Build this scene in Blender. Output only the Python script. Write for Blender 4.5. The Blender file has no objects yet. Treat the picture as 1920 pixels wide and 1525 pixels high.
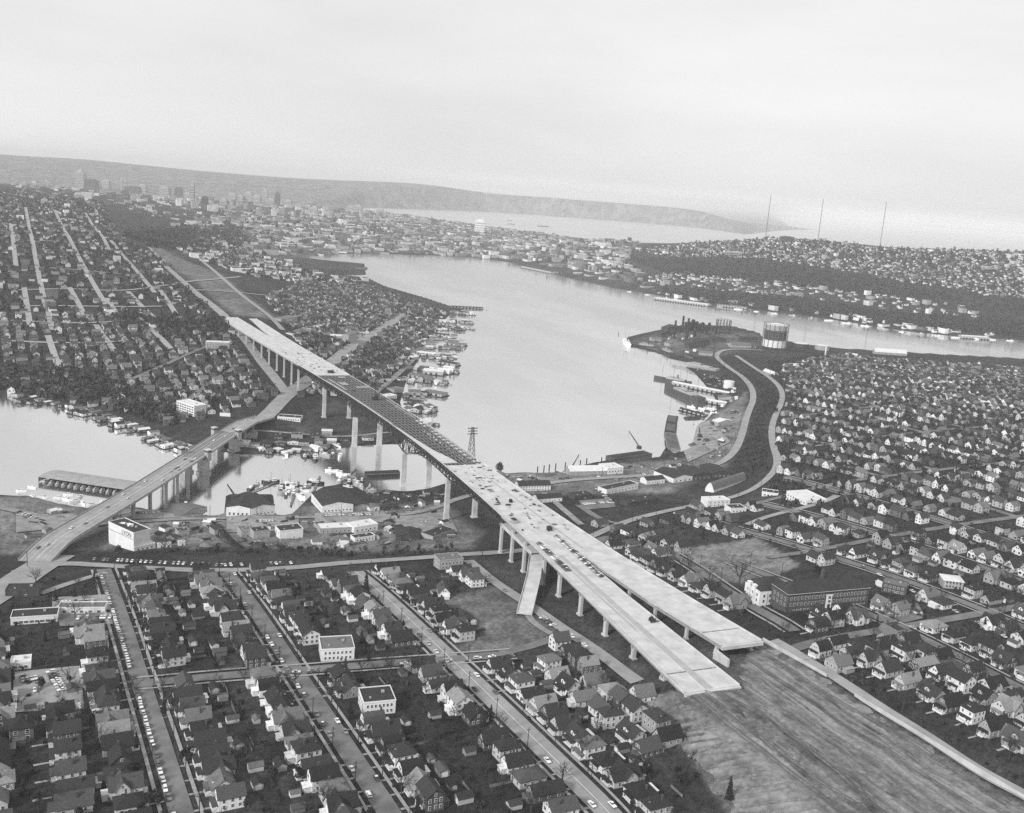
import bpy, math, random
import numpy as np
from mathutils import Vector, Matrix
random.seed(7); NPR = np.random.RandomState(11)
sc = bpy.context.scene
COL = sc.collection
R = math.radians

# ------------------------------------------------------------------ camera
U = 1.35                                   # metres per survey unit
CAM = np.array([331.1, 1098.8, 323.0])
YAW, PITCH, ROLL, FPX = 3.550725, 0.215334, 0.0742195, 1880.84
_f = np.array([math.sin(YAW)*math.cos(PITCH), math.cos(YAW)*math.cos(PITCH), -math.sin(PITCH)])
_r0 = np.array([math.cos(YAW), -math.sin(YAW), 0.0]); _u0 = np.cross(_r0, _f)
_r = math.cos(ROLL)*_r0 + math.sin(ROLL)*_u0
_u = -math.sin(ROLL)*_r0 + math.cos(ROLL)*_u0
cd = bpy.data.cameras.new('camera'); cam = bpy.data.objects.new('camera', cd); COL.objects.link(cam)
cam.matrix_world = Matrix(((_r[0], _u[0], -_f[0], CAM[0]), (_r[1], _u[1], -_f[1], CAM[1]), (_r[2], _u[2], -_f[2], CAM[2]), (0, 0, 0, 1)))
cd.sensor_width = 36.0; cd.lens = FPX/1920*36.0
cd.shift_x = (960-962)/1920; cd.shift_y = (767-762.5)/1920
cd.clip_start = 1.0; cd.clip_end = 200000.0
sc.camera = cam

# ------------------------------------------------------------------ sky and sun
SUN_AZ, SUN_EL = R(62), R(32)             # compass bearing of the sun, its height
w = bpy.data.worlds.new('World'); sc.world = w; w.use_nodes = True
nt = w.node_tree; nt.nodes.clear()
N = nt.nodes.new; LK = nt.links.new
sky = N('ShaderNodeTexSky'); sky.sky_type = 'NISHITA'; sky.sun_disc = False
sky.sun_elevation = SUN_EL; sky.sun_rotation = SUN_AZ; sky.air_density = 1.0; sky.dust_density = 3.0
bw = N('ShaderNodeRGBToBW'); LK(sky.outputs[0], bw.inputs[0])
tc = N('ShaderNodeTexCoord'); mp = N('ShaderNodeMapping'); mp.inputs['Scale'].default_value = (1.2, 1.2, 5.0)
LK(tc.outputs['Generated'], mp.inputs['Vector'])
nz = N('ShaderNodeTexNoise'); nz.inputs['Scale'].default_value = 1.6; nz.inputs['Detail'].default_value = 6; nz.inputs['Roughness'].default_value = 0.55
LK(mp.outputs[0], nz.inputs['Vector'])
cr = N('ShaderNodeMapRange'); cr.inputs['From Min'].default_value = 0.3; cr.inputs['From Max'].default_value = 0.72
cr.inputs['To Min'].default_value = 8.2; cr.inputs['To Max'].default_value = 10.0
LK(nz.outputs['Fac'], cr.inputs['Value'])
mx = N('ShaderNodeMix'); mx.data_type = 'FLOAT'; mx.inputs[0].default_value = 0.9
LK(bw.outputs[0], mx.inputs[2]); LK(cr.outputs[0], mx.inputs[3])
bg = N('ShaderNodeBackground'); bg.inputs['Strength'].default_value = 0.1
LK(mx.outputs[0], bg.inputs['Color'])
ow = N('ShaderNodeOutputWorld'); LK(bg.outputs[0], ow.inputs['Surface'])
sd_ = bpy.data.lights.new('sun', 'SUN'); sd_.energy = 3.5; sd_.angle = R(10); sd_.color = (1, 1, 1)
sun = bpy.data.objects.new('sun', sd_); COL.objects.link(sun)
_sv = Vector((math.sin(SUN_AZ)*math.cos(SUN_EL), math.cos(SUN_AZ)*math.cos(SUN_EL), math.sin(SUN_EL)))
sun.rotation_euler = _sv.to_track_quat('Z', 'Y').to_euler()
sun.location = (600, 0, 900)
sc.view_settings.view_transform = 'Standard'; sc.view_settings.look = 'None'
sc.view_settings.exposure = 0.0; sc.view_settings.gamma = 1.0; sc.view_settings.use_curve_mapping = False
sc.cycles.max_bounces = 6; sc.cycles.diffuse_bounces = 2; sc.cycles.glossy_bounces = 2; sc.cycles.volume_bounces = 2
sc.cycles.use_denoising = False
sc.cycles.use_adaptive_sampling = True; sc.cycles.adaptive_threshold = 0.008

# ------------------------------------------------------------------ survey: a sight line to the place it meets
def ray(px, py):
    d = _f + _r*((px-962)/FPX) - _u*((py-767)/FPX)
    return d
def P(px, py, z):                          # where the sight line meets height z
    d = ray(px, py); t = (z-CAM[2])/d[2]
    return CAM + d*t
def PD(px, py, dist):                      # a point at a horizontal distance along a sight line
    d = ray(px, py); t = dist/math.hypot(d[0], d[1])
    return CAM + d*t
def proj(p):
    v = np.asarray(p, float) - CAM; wv = v @ _f
    return 962 + FPX*(v @ _r)/wv, 767 - FPX*(v @ _u)/wv, wv
def gridxy(a, b):                          # the street grid, turned a few degrees off north
    return (a - 0.08*b, b + 0.08*a)
def togrid(x, y):
    k = 1+0.0064
    return ((x + 0.08*y)/k, (y - 0.08*x)/k)
GROT = math.atan(0.08)

# ------------------------------------------------------------------ materials (all neutral: the place was seen through black-and-white film)
MATS = {}
def mat(name, val, rough=0.8, var=0.25, scale=0.5, detail=4, use_obj=False, spec=0.3, bump=0.0, bscale=None, attr=None, metallic=0.0, streak=None, contrast=(0.3, 0.7), coord='Object'):
    m = bpy.data.materials.new(name); m.use_nodes = True
    t = m.node_tree; n = t.nodes; b = n['Principled BSDF']; lk = t.links.new
    b.inputs['Roughness'].default_value = rough; b.inputs['Specular IOR Level'].default_value = spec; b.inputs['Metallic'].default_value = metallic
    tcn = n.new('ShaderNodeTexCoord')
    if coord == 'World':
        g = n.new('ShaderNodeNewGeometry'); vec = g.outputs['Position']
    else:
        vec = tcn.outputs['Object']
    if use_obj:
        oi = n.new('ShaderNodeObjectInfo')
        ad = n.new('ShaderNodeVectorMath'); ad.operation = 'ADD'
        cb = n.new('ShaderNodeCombineXYZ'); ml = n.new('ShaderNodeMath'); ml.operation = 'MULTIPLY'; ml.inputs[1].default_value = 57.0
        lk(oi.outputs['Random'], ml.inputs[0]); lk(ml.outputs[0], cb.inputs[0]); lk(ml.outputs[0], cb.inputs[1])
        lk(vec, ad.inputs[0]); lk(cb.outputs[0], ad.inputs[1]); vec = ad.outputs[0]
    src = vec
    if streak:
        mpn = n.new('ShaderNodeMapping'); mpn.inputs['Scale'].default_value = streak; lk(vec, mpn.inputs['Vector']); src = mpn.outputs[0]
    no = n.new('ShaderNodeTexNoise'); no.inputs['Scale'].default_value = scale; no.inputs['Detail'].default_value = detail; no.inputs['Roughness'].default_value = 0.6
    lk(src, no.inputs['Vector'])
    mr = n.new('ShaderNodeMapRange'); mr.inputs['From Min'].default_value = contrast[0]; mr.inputs['From Max'].default_value = contrast[1]
    mr.inputs['To Min'].default_value = 1-var; mr.inputs['To Max'].default_value = 1+var
    lk(no.outputs['Fac'], mr.inputs['Value'])
    mu = n.new('ShaderNodeMath'); mu.operation = 'MULTIPLY'; lk(mr.outputs[0], mu.inputs[0])
    if use_obj:
        sp = n.new('ShaderNodeSeparateColor'); lk(oi.outputs['Color'], sp.inputs[0]); lk(sp.outputs[0], mu.inputs[1])
    elif attr:
        an = n.new('ShaderNodeAttribute'); an.attribute_name = attr; lk(an.outputs['Fac'], mu.inputs[1])
    else:
        mu.inputs[1].default_value = val
    lk(mu.outputs[0], b.inputs['Base Color'])
    if bump:
        n2 = n.new('ShaderNodeTexNoise'); n2.inputs['Scale'].default_value = bscale or scale*3; n2.inputs['Detail'].default_value = 4
        lk(src, n2.inputs['Vector'])
        bp = n.new('ShaderNodeBump'); bp.inputs['Strength'].default_value = bump; bp.inputs['Distance'].default_value = 0.4
        lk(n2.outputs['Fac'], bp.inputs['Height']); lk(bp.outputs[0], b.inputs['Normal'])
    MATS[name] = m
    return m
mat('paint', 0.6, 0.75, 0.10, 0.9, use_obj=True)
mat('shingle', 0.1, 0.9, 0.30, 1.3, use_obj=True, detail=8)
mat('trim', 0.72, 0.6, 0.06, 0.8)
mat('pane', 0.03, 0.12, 0.1, 0.4, spec=0.5)
mat('brick_dark', 0.075, 0.85, 0.25, 0.7, detail=8)
mat('concrete', 0.48, 0.85, 0.2, 0.12, detail=9, coord='World')
mat('concrete_old', 0.30, 0.88, 0.2, 0.2, detail=8, coord='World')
mat('asphalt', 0.15, 0.9, 0.34, 0.08, detail=9, coord='World')
mat('road_light', 0.27, 0.9, 0.2, 0.09, detail=9, coord='World')
mat('dirt_road', 0.24, 0.95, 0.35, 0.12, detail=9, coord='World')
mat('walk', 0.30, 0.9, 0.2, 0.3, detail=6, coord='World')
mat('road_paint', 0.7, 0.8, 0.2, 0.4, coord='World')
mat('steel_dark', 0.025, 0.55, 0.3, 0.3)
mat('steel_grey', 0.05, 0.5, 0.3, 0.4)
mat('steel_pale', 0.16, 0.6, 0.2, 0.4)
mat('wood_dark', 0.028, 0.9, 0.4, 0.6)
mat('wood_grey', 0.16, 0.9, 0.35, 0.6)
mat('white_wall', 0.70, 0.8, 0.12, 0.25, detail=7)
mat('grey_wall', 0.33, 0.85, 0.18, 0.25, detail=7)
mat('dark_wall', 0.06, 0.9, 0.3, 0.3, detail=7)
mat('tar_roof', 0.032, 0.92, 0.3, 0.25, detail=7)
mat('grey_roof', 0.13, 0.9, 0.2, 0.3, detail=7)
mat('white_roof', 0.60, 0.85, 0.12, 0.2, detail=7)
mat('bark', 0.055, 0.95, 0.3, 1.5)
mat('twig', 0.045, 0.95, 0.35, 0.6, use_obj=False)
mat('leaf_dark', 0.022, 0.85, 0.6, 0.9, detail=5)
mat('leaf_mid', 0.036, 0.85, 0.5, 0.9, detail=5)
mat('car_paint', 0.5, 0.28, 0.04, 0.5, use_obj=True, spec=0.5)
mat('glass_dark', 0.02, 0.08, 0.05, 0.5, spec=0.5)
mat('tyre', 0.02, 0.9, 0.1, 1.0)
mat('chrome', 0.5, 0.25, 0.05, 1.0, metallic=0.8)
mat('soil', 0.09, 0.95, 0.4, 0.15, detail=9, coord='World')

# ------------------------------------------------------------------ mesh collecting
class MB:
    def __init__(s): s.v = []; s.f = []; s.m = []
    def add(s, vs, fs, mi=0):
        o = len(s.v); s.v += [tuple(map(float, q)) for q in vs]; s.f += [tuple(i+o for i in f) for f in fs]; s.m += [mi]*len(fs)
    def box(s, c, d, rz=0.0, mi=0, taper=1.0):
        hx, hy, hz = d[0]/2, d[1]/2, d[2]/2; vs = []
        ca, sa = math.cos(rz), math.sin(rz)
        for z, k in ((-hz, 1.0), (hz, taper)):
            for x, y in ((-hx, -hy), (hx, -hy), (hx, hy), (-hx, hy)):
                x *= k; y *= k
                vs.append((c[0]+x*ca-y*sa, c[1]+x*sa+y*ca, c[2]+z))
        s.add(vs, [(3, 2, 1, 0), (4, 5, 6, 7), (0, 1, 5, 4), (1, 2, 6, 5), (2, 3, 7, 6), (3, 0, 4, 7)], mi)
    def bar(s, a, b, wd, ht=None, mi=0, up=(0, 0, 1)):
        a = Vector(a); b = Vector(b); d = b-a
        if d.length < 1e-6: return
        d.normalize(); u = Vector(up)
        if abs(d.dot(u)) > 0.98: u = Vector((1, 0, 0))
        x = d.cross(u).normalized(); y = x.cross(d).normalized(); ht = ht or wd
        vs = []
        for q in (a, b):
            for sx, sy in ((-1, -1), (1, -1), (1, 1), (-1, 1)): vs.append(q + x*(sx*wd/2) + y*(sy*ht/2))
        s.add(vs, [(3, 2, 1, 0), (4, 5, 6, 7), (0, 1, 5, 4), (1, 2, 6, 5), (2, 3, 7, 6), (3, 0, 4, 7)], mi)
    def cyl(s, c, r0, r1, h, n=12, mi=0, cap=True):
        vs = []
        for z, rr in ((0, r0), (h, r1)):
            for k in range(n):
                a = 2*math.pi*k/n; vs.append((c[0]+rr*math.cos(a), c[1]+rr*math.sin(a), c[2]+z))
        fs = [(k, (k+1) % n, n+(k+1) % n, n+k) for k in range(n)]
        if cap: fs += [tuple(range(n-1, -1, -1)), tuple(range(n, 2*n))]
        s.add(vs, fs, mi)
    def prism(s, poly, z0, z1, mi=0, mi_top=None):
        n = len(poly); vs = [(q[0], q[1], z0) for q in poly] + [(q[0], q[1], z1) for q in poly]
        ar = sum(poly[i][0]*poly[(i+1) % n][1]-poly[(i+1) % n][0]*poly[i][1] for i in range(n))
        fs = [(i, (i+1) % n, n+(i+1) % n, n+i) for i in range(n)]
        if ar < 0: fs = [f[::-1] for f in fs]
        s.add(vs, fs, mi)
        top = tuple(range(n, 2*n)); bot = tuple(range(n-1, -1, -1))
        if ar < 0: top = top[::-1]; bot = bot[::-1]
        s.add(vs, [top], mi if mi_top is None else mi_top); s.add(vs, [bot], mi)
    def strip(s, L, Rr, mi=0):
        n = len(L); s.add(list(L)+list(Rr), [(i, i+1, n+i+1, n+i) for i in range(n-1)], mi)
    def mesh(s, name, mats):
        me = bpy.data.meshes.new(name); me.from_pydata(s.v, [], s.f)
        for q in (mats if isinstance(mats, (list, tuple)) else [mats]): me.materials.append(MATS[q] if isinstance(q, str) else q)
        if any(s.m): me.polygons.foreach_set('material_index', s.m)
        me.update(); return me
    def build(s, name, mats, parent=None, loc=None):
        return obj(name, s.mesh(name, mats), parent, loc)
def obj(name, me, parent=None, loc=None, rz=0.0, color=None, scale=None):
    o = bpy.data.objects.new(name, me); COL.objects.link(o)
    if parent is not None: o.parent = parent
    if loc is not None: o.location = loc
    if rz: o.rotation_euler = (0, 0, rz)
    if color is not None: o.color = (color, color, color, 1)
    if scale is not None: o.scale = scale if isinstance(scale, (tuple, list)) else (scale,)*3
    return o
def tag(o, label, cat, group=None):
    o['label'] = label; o['category'] = cat
    if group: o['group'] = group
    return o
def struct(o): o['kind'] = 'structure'; return o
def stuff(o, label, cat): o['kind'] = 'stuff'; o['label'] = label; o['category'] = cat; return o
def empty(name, loc, rz=0.0, scale=None):
    o = bpy.data.objects.new(name, None); COL.objects.link(o); o.location = loc; o.rotation_euler = (0, 0, rz); o.empty_display_size = 0.5
    if scale: o.scale = (scale,)*3
    return o
ORD = ['first', 'second', 'third', 'fourth', 'fifth', 'sixth', 'seventh', 'eighth', 'ninth', 'tenth', 'eleventh', 'twelfth', 'thirteenth', 'fourteenth', 'fifteenth', 'sixteenth', 'seventeenth', 'eighteenth', 'nineteenth', 'twentieth']
TENS = {20: 'twenty', 30: 'thirty', 40: 'forty', 50: 'fifty', 60: 'sixty', 70: 'seventy', 80: 'eighty', 90: 'ninety'}
def ordw(i):
    if i < 20: return ORD[i]
    t, k = divmod(i+1, 10)
    if t > 9: return ('hundred and ' + ordw(i-100)) if i >= 100 else 'hundredth'
    return TENS[t*10] + '-' + ORD[k-1] if k else TENS[t*10].replace('ty', 'tieth')

# ------------------------------------------------------------------ terrain: spot heights, water edges, one polar sheet
# spot heights in survey units as (sight x, sight y, height)
CT = []
for px, py, z in [
    (-150, 1520, 35), (30, 1500, 35), (335, 1500, 36.5), (715, 1500, 38), (1000, 1510, 39), (1130, 1500, 39), (30, 1350, 33), (300, 1400, 35), (650, 1400, 36), (960, 1360, 36),
    (-150, 1200, 27), (30, 1200, 27), (240, 1200, 29), (490, 1160, 29), (740, 1150, 28.5), (560, 1262, 32), (830, 1235, 32), (1020, 1205, 32), (1190, 1275, 37), (260, 1275, 31),
    (-100, 1090, 20), (60, 1090, 19), (205, 1075, 19.5), (432, 1085, 23), (690, 1090, 24), (870, 1070, 23), (960, 1115, 26), (1050, 1175, 30), (400, 1060, 18), (600, 1045, 17), (860, 1035, 18),
    (933, 1031, 18), (960, 1049, 21), (985, 1078, 22), (1025, 1087, 27), (1053, 1111, 29), (1088, 1144, 31), (1150, 1190, 34), (1220, 1250, 38),
    (833, 978, 4), (760, 990, 5), (700, 1000, 6), (600, 1000, 5), (450, 1000, 5), (330, 1000, 6), (230, 1030, 10), (120, 980, 5), (40, 1000, 8), (560, 955, 3), (300, 965, 3), (880, 975, 6),
    (1000, 905, 3), (1100, 890, 2.5), (1200, 900, 3), (1300, 890, 3), (1060, 940, 7), (1200, 950, 8), (1320, 945, 9), (1130, 1010, 17), (1250, 1000, 17), (1380, 990, 18), (1180, 1060, 26), (1330, 1060, 29),
    (1430, 1150, 37), (1620, 1130, 39), (1350, 1150, 34), (1480, 1192, 42), (1628, 1280, 44), (1780, 1370, 45), (1925, 1474, 46.5), (2050, 1500, 47), (1900, 1290, 43), (1800, 1150, 41), (2050, 1200, 42),
    (1500, 960, 22), (1650, 950, 29), (1900, 950, 33), (1550, 1050, 31), (1900, 1050, 38), (1480, 870, 20), (1600, 860, 24), (1800, 850, 28), (2050, 850, 30), (1520, 760, 16), (1700, 760, 22), (1900, 760, 23), (2100, 760, 24),
    (1480, 690, 7), (1600, 690, 10), (1800, 700, 11), (2000, 705, 11), (1400, 790, 4), (1340, 790, 2.5), (1390, 720, 4), (1300, 640, 3), (1250, 640, 3), (1400, 640, 3), (1440, 730, 11), (1430, 860, 10), (1395, 900, 8),
    # earthworks at the near end of the deck
    (1290, 1310, 44.6), (1340, 1350, 44.6), (1420, 1420, 44.8), (1520, 1500, 45.2), (1600, 1560, 45.5), (1210, 1330, 37.8), (1290, 1420, 38.5), (1400, 1500, 39.5), (1450, 1560, 40), (1240, 1300, 41), (1420, 1290, 43.5), (1520, 1370, 43.8), (1640, 1450, 44.2), (1740, 1520, 44.5),
    (1390, 1225, 38.5), (1450, 1250, 39), (1590, 1354, 40.3), (1740, 1460, 41.6), (1830, 1520, 42.3), (1320, 1215, 38), (1250, 1160, 35), (1180, 1110, 31), (1120, 1090, 29),
    # south side
    (480, 790, 8), (560, 745, 13), (520, 770, 10), (620, 745, 10), (609, 790, 6), (650, 800, 4), (700, 790, 4), (560, 820, 3), (700, 720, 8), (640, 690, 14), (760, 640, 5), (700, 640, 11), (800, 610, 4), (820, 580, 3), (740, 560, 6), (650, 570, 15), (600, 620, 24),
    (532, 701, 23), (481, 663, 28), (450, 650, 31), (430, 610, 39), (420, 597, 44.5), (480, 598, 44.5), (520, 610, 38), (400, 560, 49), (340, 530, 54), (290, 480, 60), (500, 560, 36), (580, 550, 24), (560, 510, 18), (640, 500, 6), (470, 520, 40), (420, 690, 20), (400, 720, 15),
    (330, 760, 9), (280, 790, 3), (150, 745, 5), (60, 730, 5), (30, 650, 22), (130, 660, 22), (240, 690, 18), (300, 640, 30), (200, 610, 33), (60, 600, 38), (330, 600, 38), (150, 540, 55), (40, 520, 60), (-100, 640, 25), (-100, 520, 60), (240, 520, 60),
    (60, 440, 82), (150, 440, 86), (230, 450, 82), (-100, 430, 84), (320, 450, 62), (400, 460, 40), (450, 480, 22), (520, 470, 14), (600, 465, 8)]:
    q = P(px, py, z)*U if False else P(px, py, z*U); CT.append((q[0], q[1], z*U))
def ctd(px, py, dist):
    q = PD(px, py, dist); CT.append((q[0], q[1], q[2]))
def ctz(px, dist, z, py=450):
    q = PD(px, py, dist); CT.append((q[0], q[1], z))
# middle distance: hill at left, downtown, lake head, hill at right
for px, d, z in [(-100, 3000, 118), (60, 2900, 116), (170, 2900, 112), (280, 3000, 92), (60, 4300, 150), (170, 4300, 145), (300, 4200, 110), (420, 3600, 48), (-100, 4400, 150), (60, 6000, 150), (-100, 6200, 150), (170, 6200, 140), (300, 6500, 110), (420, 6000, 85),
                 (500, 4500, 30), (520, 6500, 80), (620, 4400, 12), (620, 5600, 55), (700, 4700, 12), (700, 6200, 50), (760, 4600, 8), (850, 4950, 16), (900, 5800, 35), (960, 4700, 10), (1000, 5500, 35)]:
    ctz(px, d, z)
for px, y0 in ((620, 398), (700, 400), (800, 411), (900, 426), (960, 434), (1050, 444), (1150, 453)):
    d0 = float(np.linalg.norm(P(px, y0, 0)[:2]-CAM[:2])); ctz(px, d0-250, 4); ctz(px, d0-1100, 16)
FARSH = [(960, 494), (1000, 505), (1080, 525), (1150, 540), (1240, 555), (1320, 570), (1400, 580), (1500, 591), (1600, 606), (1700, 622), (1800, 632), (1900, 637), (2100, 652), (2300, 668)]
for px, prof in [(1020, [(488, 300), (470, 900)]), (1100, [(502, 300), (472, 900), (453, 1500)]), (1200, [(522, 250), (490, 800), (470, 1200), (458, 1500)]), (1300, [(535, 300), (505, 700), (480, 1100), (457, 1600)]), (1400, [(552, 300), (525, 600), (500, 950), (475, 1300), (452, 1650)]), (1450, [(446, 1700)]), (1500, [(562, 300), (530, 620), (500, 1000), (475, 1350), (448, 1750)]), (1550, [(451, 1750)]),
                 (1600, [(575, 300), (545, 600), (515, 950), (485, 1350), (457, 1750)]), (1650, [(463, 1750)]), (1700, [(590, 300), (560, 600), (530, 950), (500, 1350), (467, 1750)]), (1800, [(605, 280), (575, 550), (540, 900), (505, 1350), (470, 1750)]), (1900, [(612, 250), (585, 500), (550, 900), (510, 1350), (472, 1750)]), (2050, [(625, 250), (595, 500), (560, 900), (520, 1350), (482, 1750)]), (2250, [(640, 250), (575, 900), (492, 1750)])]:
    sh = float(np.interp(px, [q[0] for q in FARSH], [q[1] for q in FARSH])); d0 = float(np.linalg.norm(P(px, sh, 0)[:2]-CAM[:2])); ctz(px, d0+70, 4)
    for y, dd in prof: ctd(px, y, d0+dd)
    ctz(px, d0+2900, 25)
# the far ridge across the bay and the low far shore
for px, py, d in [(-300, 268, 13500), (-100, 281, 13500), (30, 292, 13500), (150, 298, 13500), (300, 313, 13500), (450, 327, 13500), (600, 337, 13500), (720, 341, 13500), (800, 346, 13500), (870, 356, 13500), (940, 366, 13800), (1010, 369, 14200), (1080, 375, 14500), (1150, 380, 14700), (1220, 386, 15000), (1290, 392, 15200), (1340, 402, 15300), (1385, 418, 15300), (1420, 427, 15400), (1500, 428.5, 16500)]:
    ctd(px, py, d)
for px in range(-300, 2300, 130): ctz(px, 20500, 2)
for px in range(-300, 2300, 200): ctz(px, 30000, 6); ctz(px, 60000, 5)
for px, d, z in [(-200, 9500, 90), (60, 9500, 80), (250, 9500, 40), (450, 9500, 20), (600, 8800, 10), (800, 8500, 5)]: ctz(px, d, z)
CT = np.array(CT)
def polar(x, y):
    dx = x-CAM[0]; dy = y-CAM[1]
    return np.arctan2(dx, dy), np.log(np.maximum(np.hypot(dx, dy), 1.0))
YAWN = math.atan2(math.sin(YAW), math.cos(YAW))
def dth(t): return (t-YAWN+math.pi) % (2*math.pi)-math.pi
_ct_t, _ct_r = polar(CT[:, 0], CT[:, 1]); _ct_t = dth(_ct_t)
_RS, _C2 = 0.55, 0.0006
def _phi(d2): return np.sqrt(d2+_C2)
def _feat(t, r): return np.stack([np.ones_like(t), t, r*_RS], 1)
_D = (_ct_t[:, None]-_ct_t)**2+((_ct_r[:, None]-_ct_r)*_RS)**2
_F = _feat(_ct_t, _ct_r); _n = len(CT)
_A = np.zeros((_n+3, _n+3)); _A[:_n, :_n] = _phi(_D)-np.eye(_n)*0.004; _A[:_n, _n:] = _F; _A[_n:, :_n] = _F.T
_SOL = np.linalg.solve(_A, np.concatenate([CT[:, 2], np.zeros(3)]))
def base_height(x, y):
    t, r = polar(x, y); t = dth(t); out = np.empty(x.shape)
    for i in range(0, x.size, 20000):
        s_ = slice(i, i+20000)
        d2 = (t[s_, None]-_ct_t)**2+((r[s_, None]-_ct_r)*_RS)**2
        out[s_] = _phi(d2) @ _SOL[:_n] + _feat(t[s_], r[s_]) @ _SOL[_n:]
    return np.clip(out, -3, 420)
LAKE_PX = [(-160, 930), (0, 928), (55, 930), (110, 944), (160, 952), (215, 947), (262, 952), (300, 958), (336, 956), (394, 967), (420, 966), (424, 926), (512, 926), (516, 966), (545, 966), (562, 950), (582, 930), (602, 914), (640, 907), (668, 912), (694, 930), (722, 917), (760, 921), (800, 917), (840, 905), (880, 893), (905, 888),
           (935, 887), (985, 886), (1050, 886), (1078, 876), (1110, 868), (1146, 862), (1200, 862), (1238, 856), (1250, 836), (1262, 850), (1300, 842), (1310, 800), (1330, 782), (1346, 762), (1338, 742), (1322, 722), (1302, 700), (1272, 680), (1240, 665), (1200, 655), (1172, 645), (1177, 632), (1210, 624), (1270, 612), (1330, 609), (1380, 613), (1424, 624), (1436, 640), (1480, 640),
           (1560, 652), (1640, 657), (1760, 664), (1900, 671), (2100, 684), (2300, 694), (2300, 668), (2100, 652), (1900, 637), (1800, 632), (1700, 622), (1600, 606), (1500, 591), (1400, 580), (1320, 570), (1240, 555), (1150, 540), (1080, 525), (1000, 505), (950, 491), (880, 483), (800, 479), (740, 477), (660, 476), (560, 482), (610, 489), (684, 494), (687, 517), (640, 515), (570, 509), (575, 513), (660, 519), (690, 521), (720, 536), (800, 559), (846, 574), (870, 580), (846, 588), (832, 602), (818, 626), (794, 660), (775, 690), (760, 720), (750, 755), (762, 785), (765, 815), (752, 834), (700, 835), (640, 840), (600, 846), (560, 845), (500, 852), (450, 852), (400, 846), (372, 838), (330, 826), (270, 801), (200, 776), (130, 761), (60, 746), (0, 736), (-160, 726)]
BAY_PX = [(600, 396), (700, 399), (800, 410), (900, 425), (960, 433), (1050, 443), (1150, 452), (1260, 461), (1400, 470), (1600, 484), (1800, 496), (2000, 508), (2300, 530), (2300, 468), (2000, 445), (1900, 437.5), (1700, 422), (1550, 411), (1450, 405), (1480, 424), (1525, 431), (1460, 433), (1400, 440), (1300, 426), (1150, 414), (1000, 403), (920, 398), (800, 393.5), (700, 390)]
def topoly(pl): return np.array([P(a, b, 0.0)[:2] for a, b in pl])
WATER = [topoly(LAKE_PX), topoly(BAY_PX)]
def poly_sd(x, y, poly):                   # + inside the polygon
    ins = np.zeros(x.shape, bool); d2 = np.full(x.shape, 1e18)
    x0, y0 = poly[:, 0], poly[:, 1]; x1, y1 = np.roll(x0, -1), np.roll(y0, -1)
    for a0, b0, a1, b1 in zip(x0, y0, x1, y1):
        ex, ey = a1-a0, b1-b0; L2 = ex*ex+ey*ey+1e-9
        t = np.clip(((x-a0)*ex+(y-b0)*ey)/L2, 0, 1)
        d2 = np.minimum(d2, (x-a0-t*ex)**2+(y-b0-t*ey)**2)
        c = ((b0 > y) != (b1 > y)) & (x < (a1-a0)*(y-b0)/(b1-b0+1e-12)+a0)
        ins ^= c
    d = np.sqrt(d2); return np.where(ins, d, -d)
NT, NR, R0, R1, HALF = 560, 600, 120.0, 70000.0, R(52)
_tt = np.linspace(-HALF, HALF, NT); _rr = np.exp(np.linspace(math.log(R0), math.log(R1), NR))
TT, RR = np.meshgrid(_tt, _rr, indexing='ij')
GX = CAM[0]+RR*np.sin(TT+YAWN); GY = CAM[1]+RR*np.cos(TT+YAWN)
gx, gy = GX.ravel(), GY.ravel()
hb = base_height(gx, gy)
sdw = np.maximum(poly_sd(gx, gy, WATER[0]), poly_sd(gx, gy, WATER[1]))
land = -sdw                                 # + on land
rloc = np.hypot(gx-CAM[0], gy-CAM[1])
wsh = np.maximum(35.0, rloc*0.02)
kk = np.clip(land/wsh, 0, 1); kk = kk*kk*(3-2*kk)
edge = np.clip(land*0.35, -4, 1.3)
hh = np.where(land > 0, edge*(1-kk)+np.maximum(hb, 1.3)*kk, np.clip(land*0.35, -4, 0)-0.02)
HG = hh.reshape(NT, NR)
_lr0 = math.log(R0); _dlr = (math.log(R1)-_lr0)/(NR-1); _dt = 2*HALF/(NT-1)
def H(x, y):
    t, r = polar(np.float64(x), np.float64(y)); u = np.clip((dth(t)+HALF)/_dt, 0, NT-1.001); v = np.clip((r-_lr0)/_dlr, 0, NR-1.001)
    i = np.floor(u).astype(int); j = np.floor(v).astype(int); fu = u-i; fv = v-j
    return HG[i, j]*(1-fu)*(1-fv)+HG[i+1, j]*fu*(1-fv)+HG[i, j+1]*(1-fu)*fv+HG[i+1, j+1]*fu*fv
_ts = np.exp(np.linspace(math.log(150), math.log(40000), 700))
def G(px, py):                              # where a sight line meets the ground
    d = ray(px, py); d = d/math.hypot(d[0], d[1])
    X = CAM[0]+d[0]*_ts; Y = CAM[1]+d[1]*_ts; Z = CAM[2]+d[2]*_ts
    df = Z-H(X, Y); k = np.argmax(df < 0)
    if k == 0: k = len(_ts)-1
    t0, t1 = _ts[k-1], _ts[k]; a, b = df[k-1], df[k]
    t = t0+(t1-t0)*a/(a-b+1e-9)
    x, y = CAM[0]+d[0]*t, CAM[1]+d[1]*t
    return np.array([x, y, float(H(x, y))])
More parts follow.
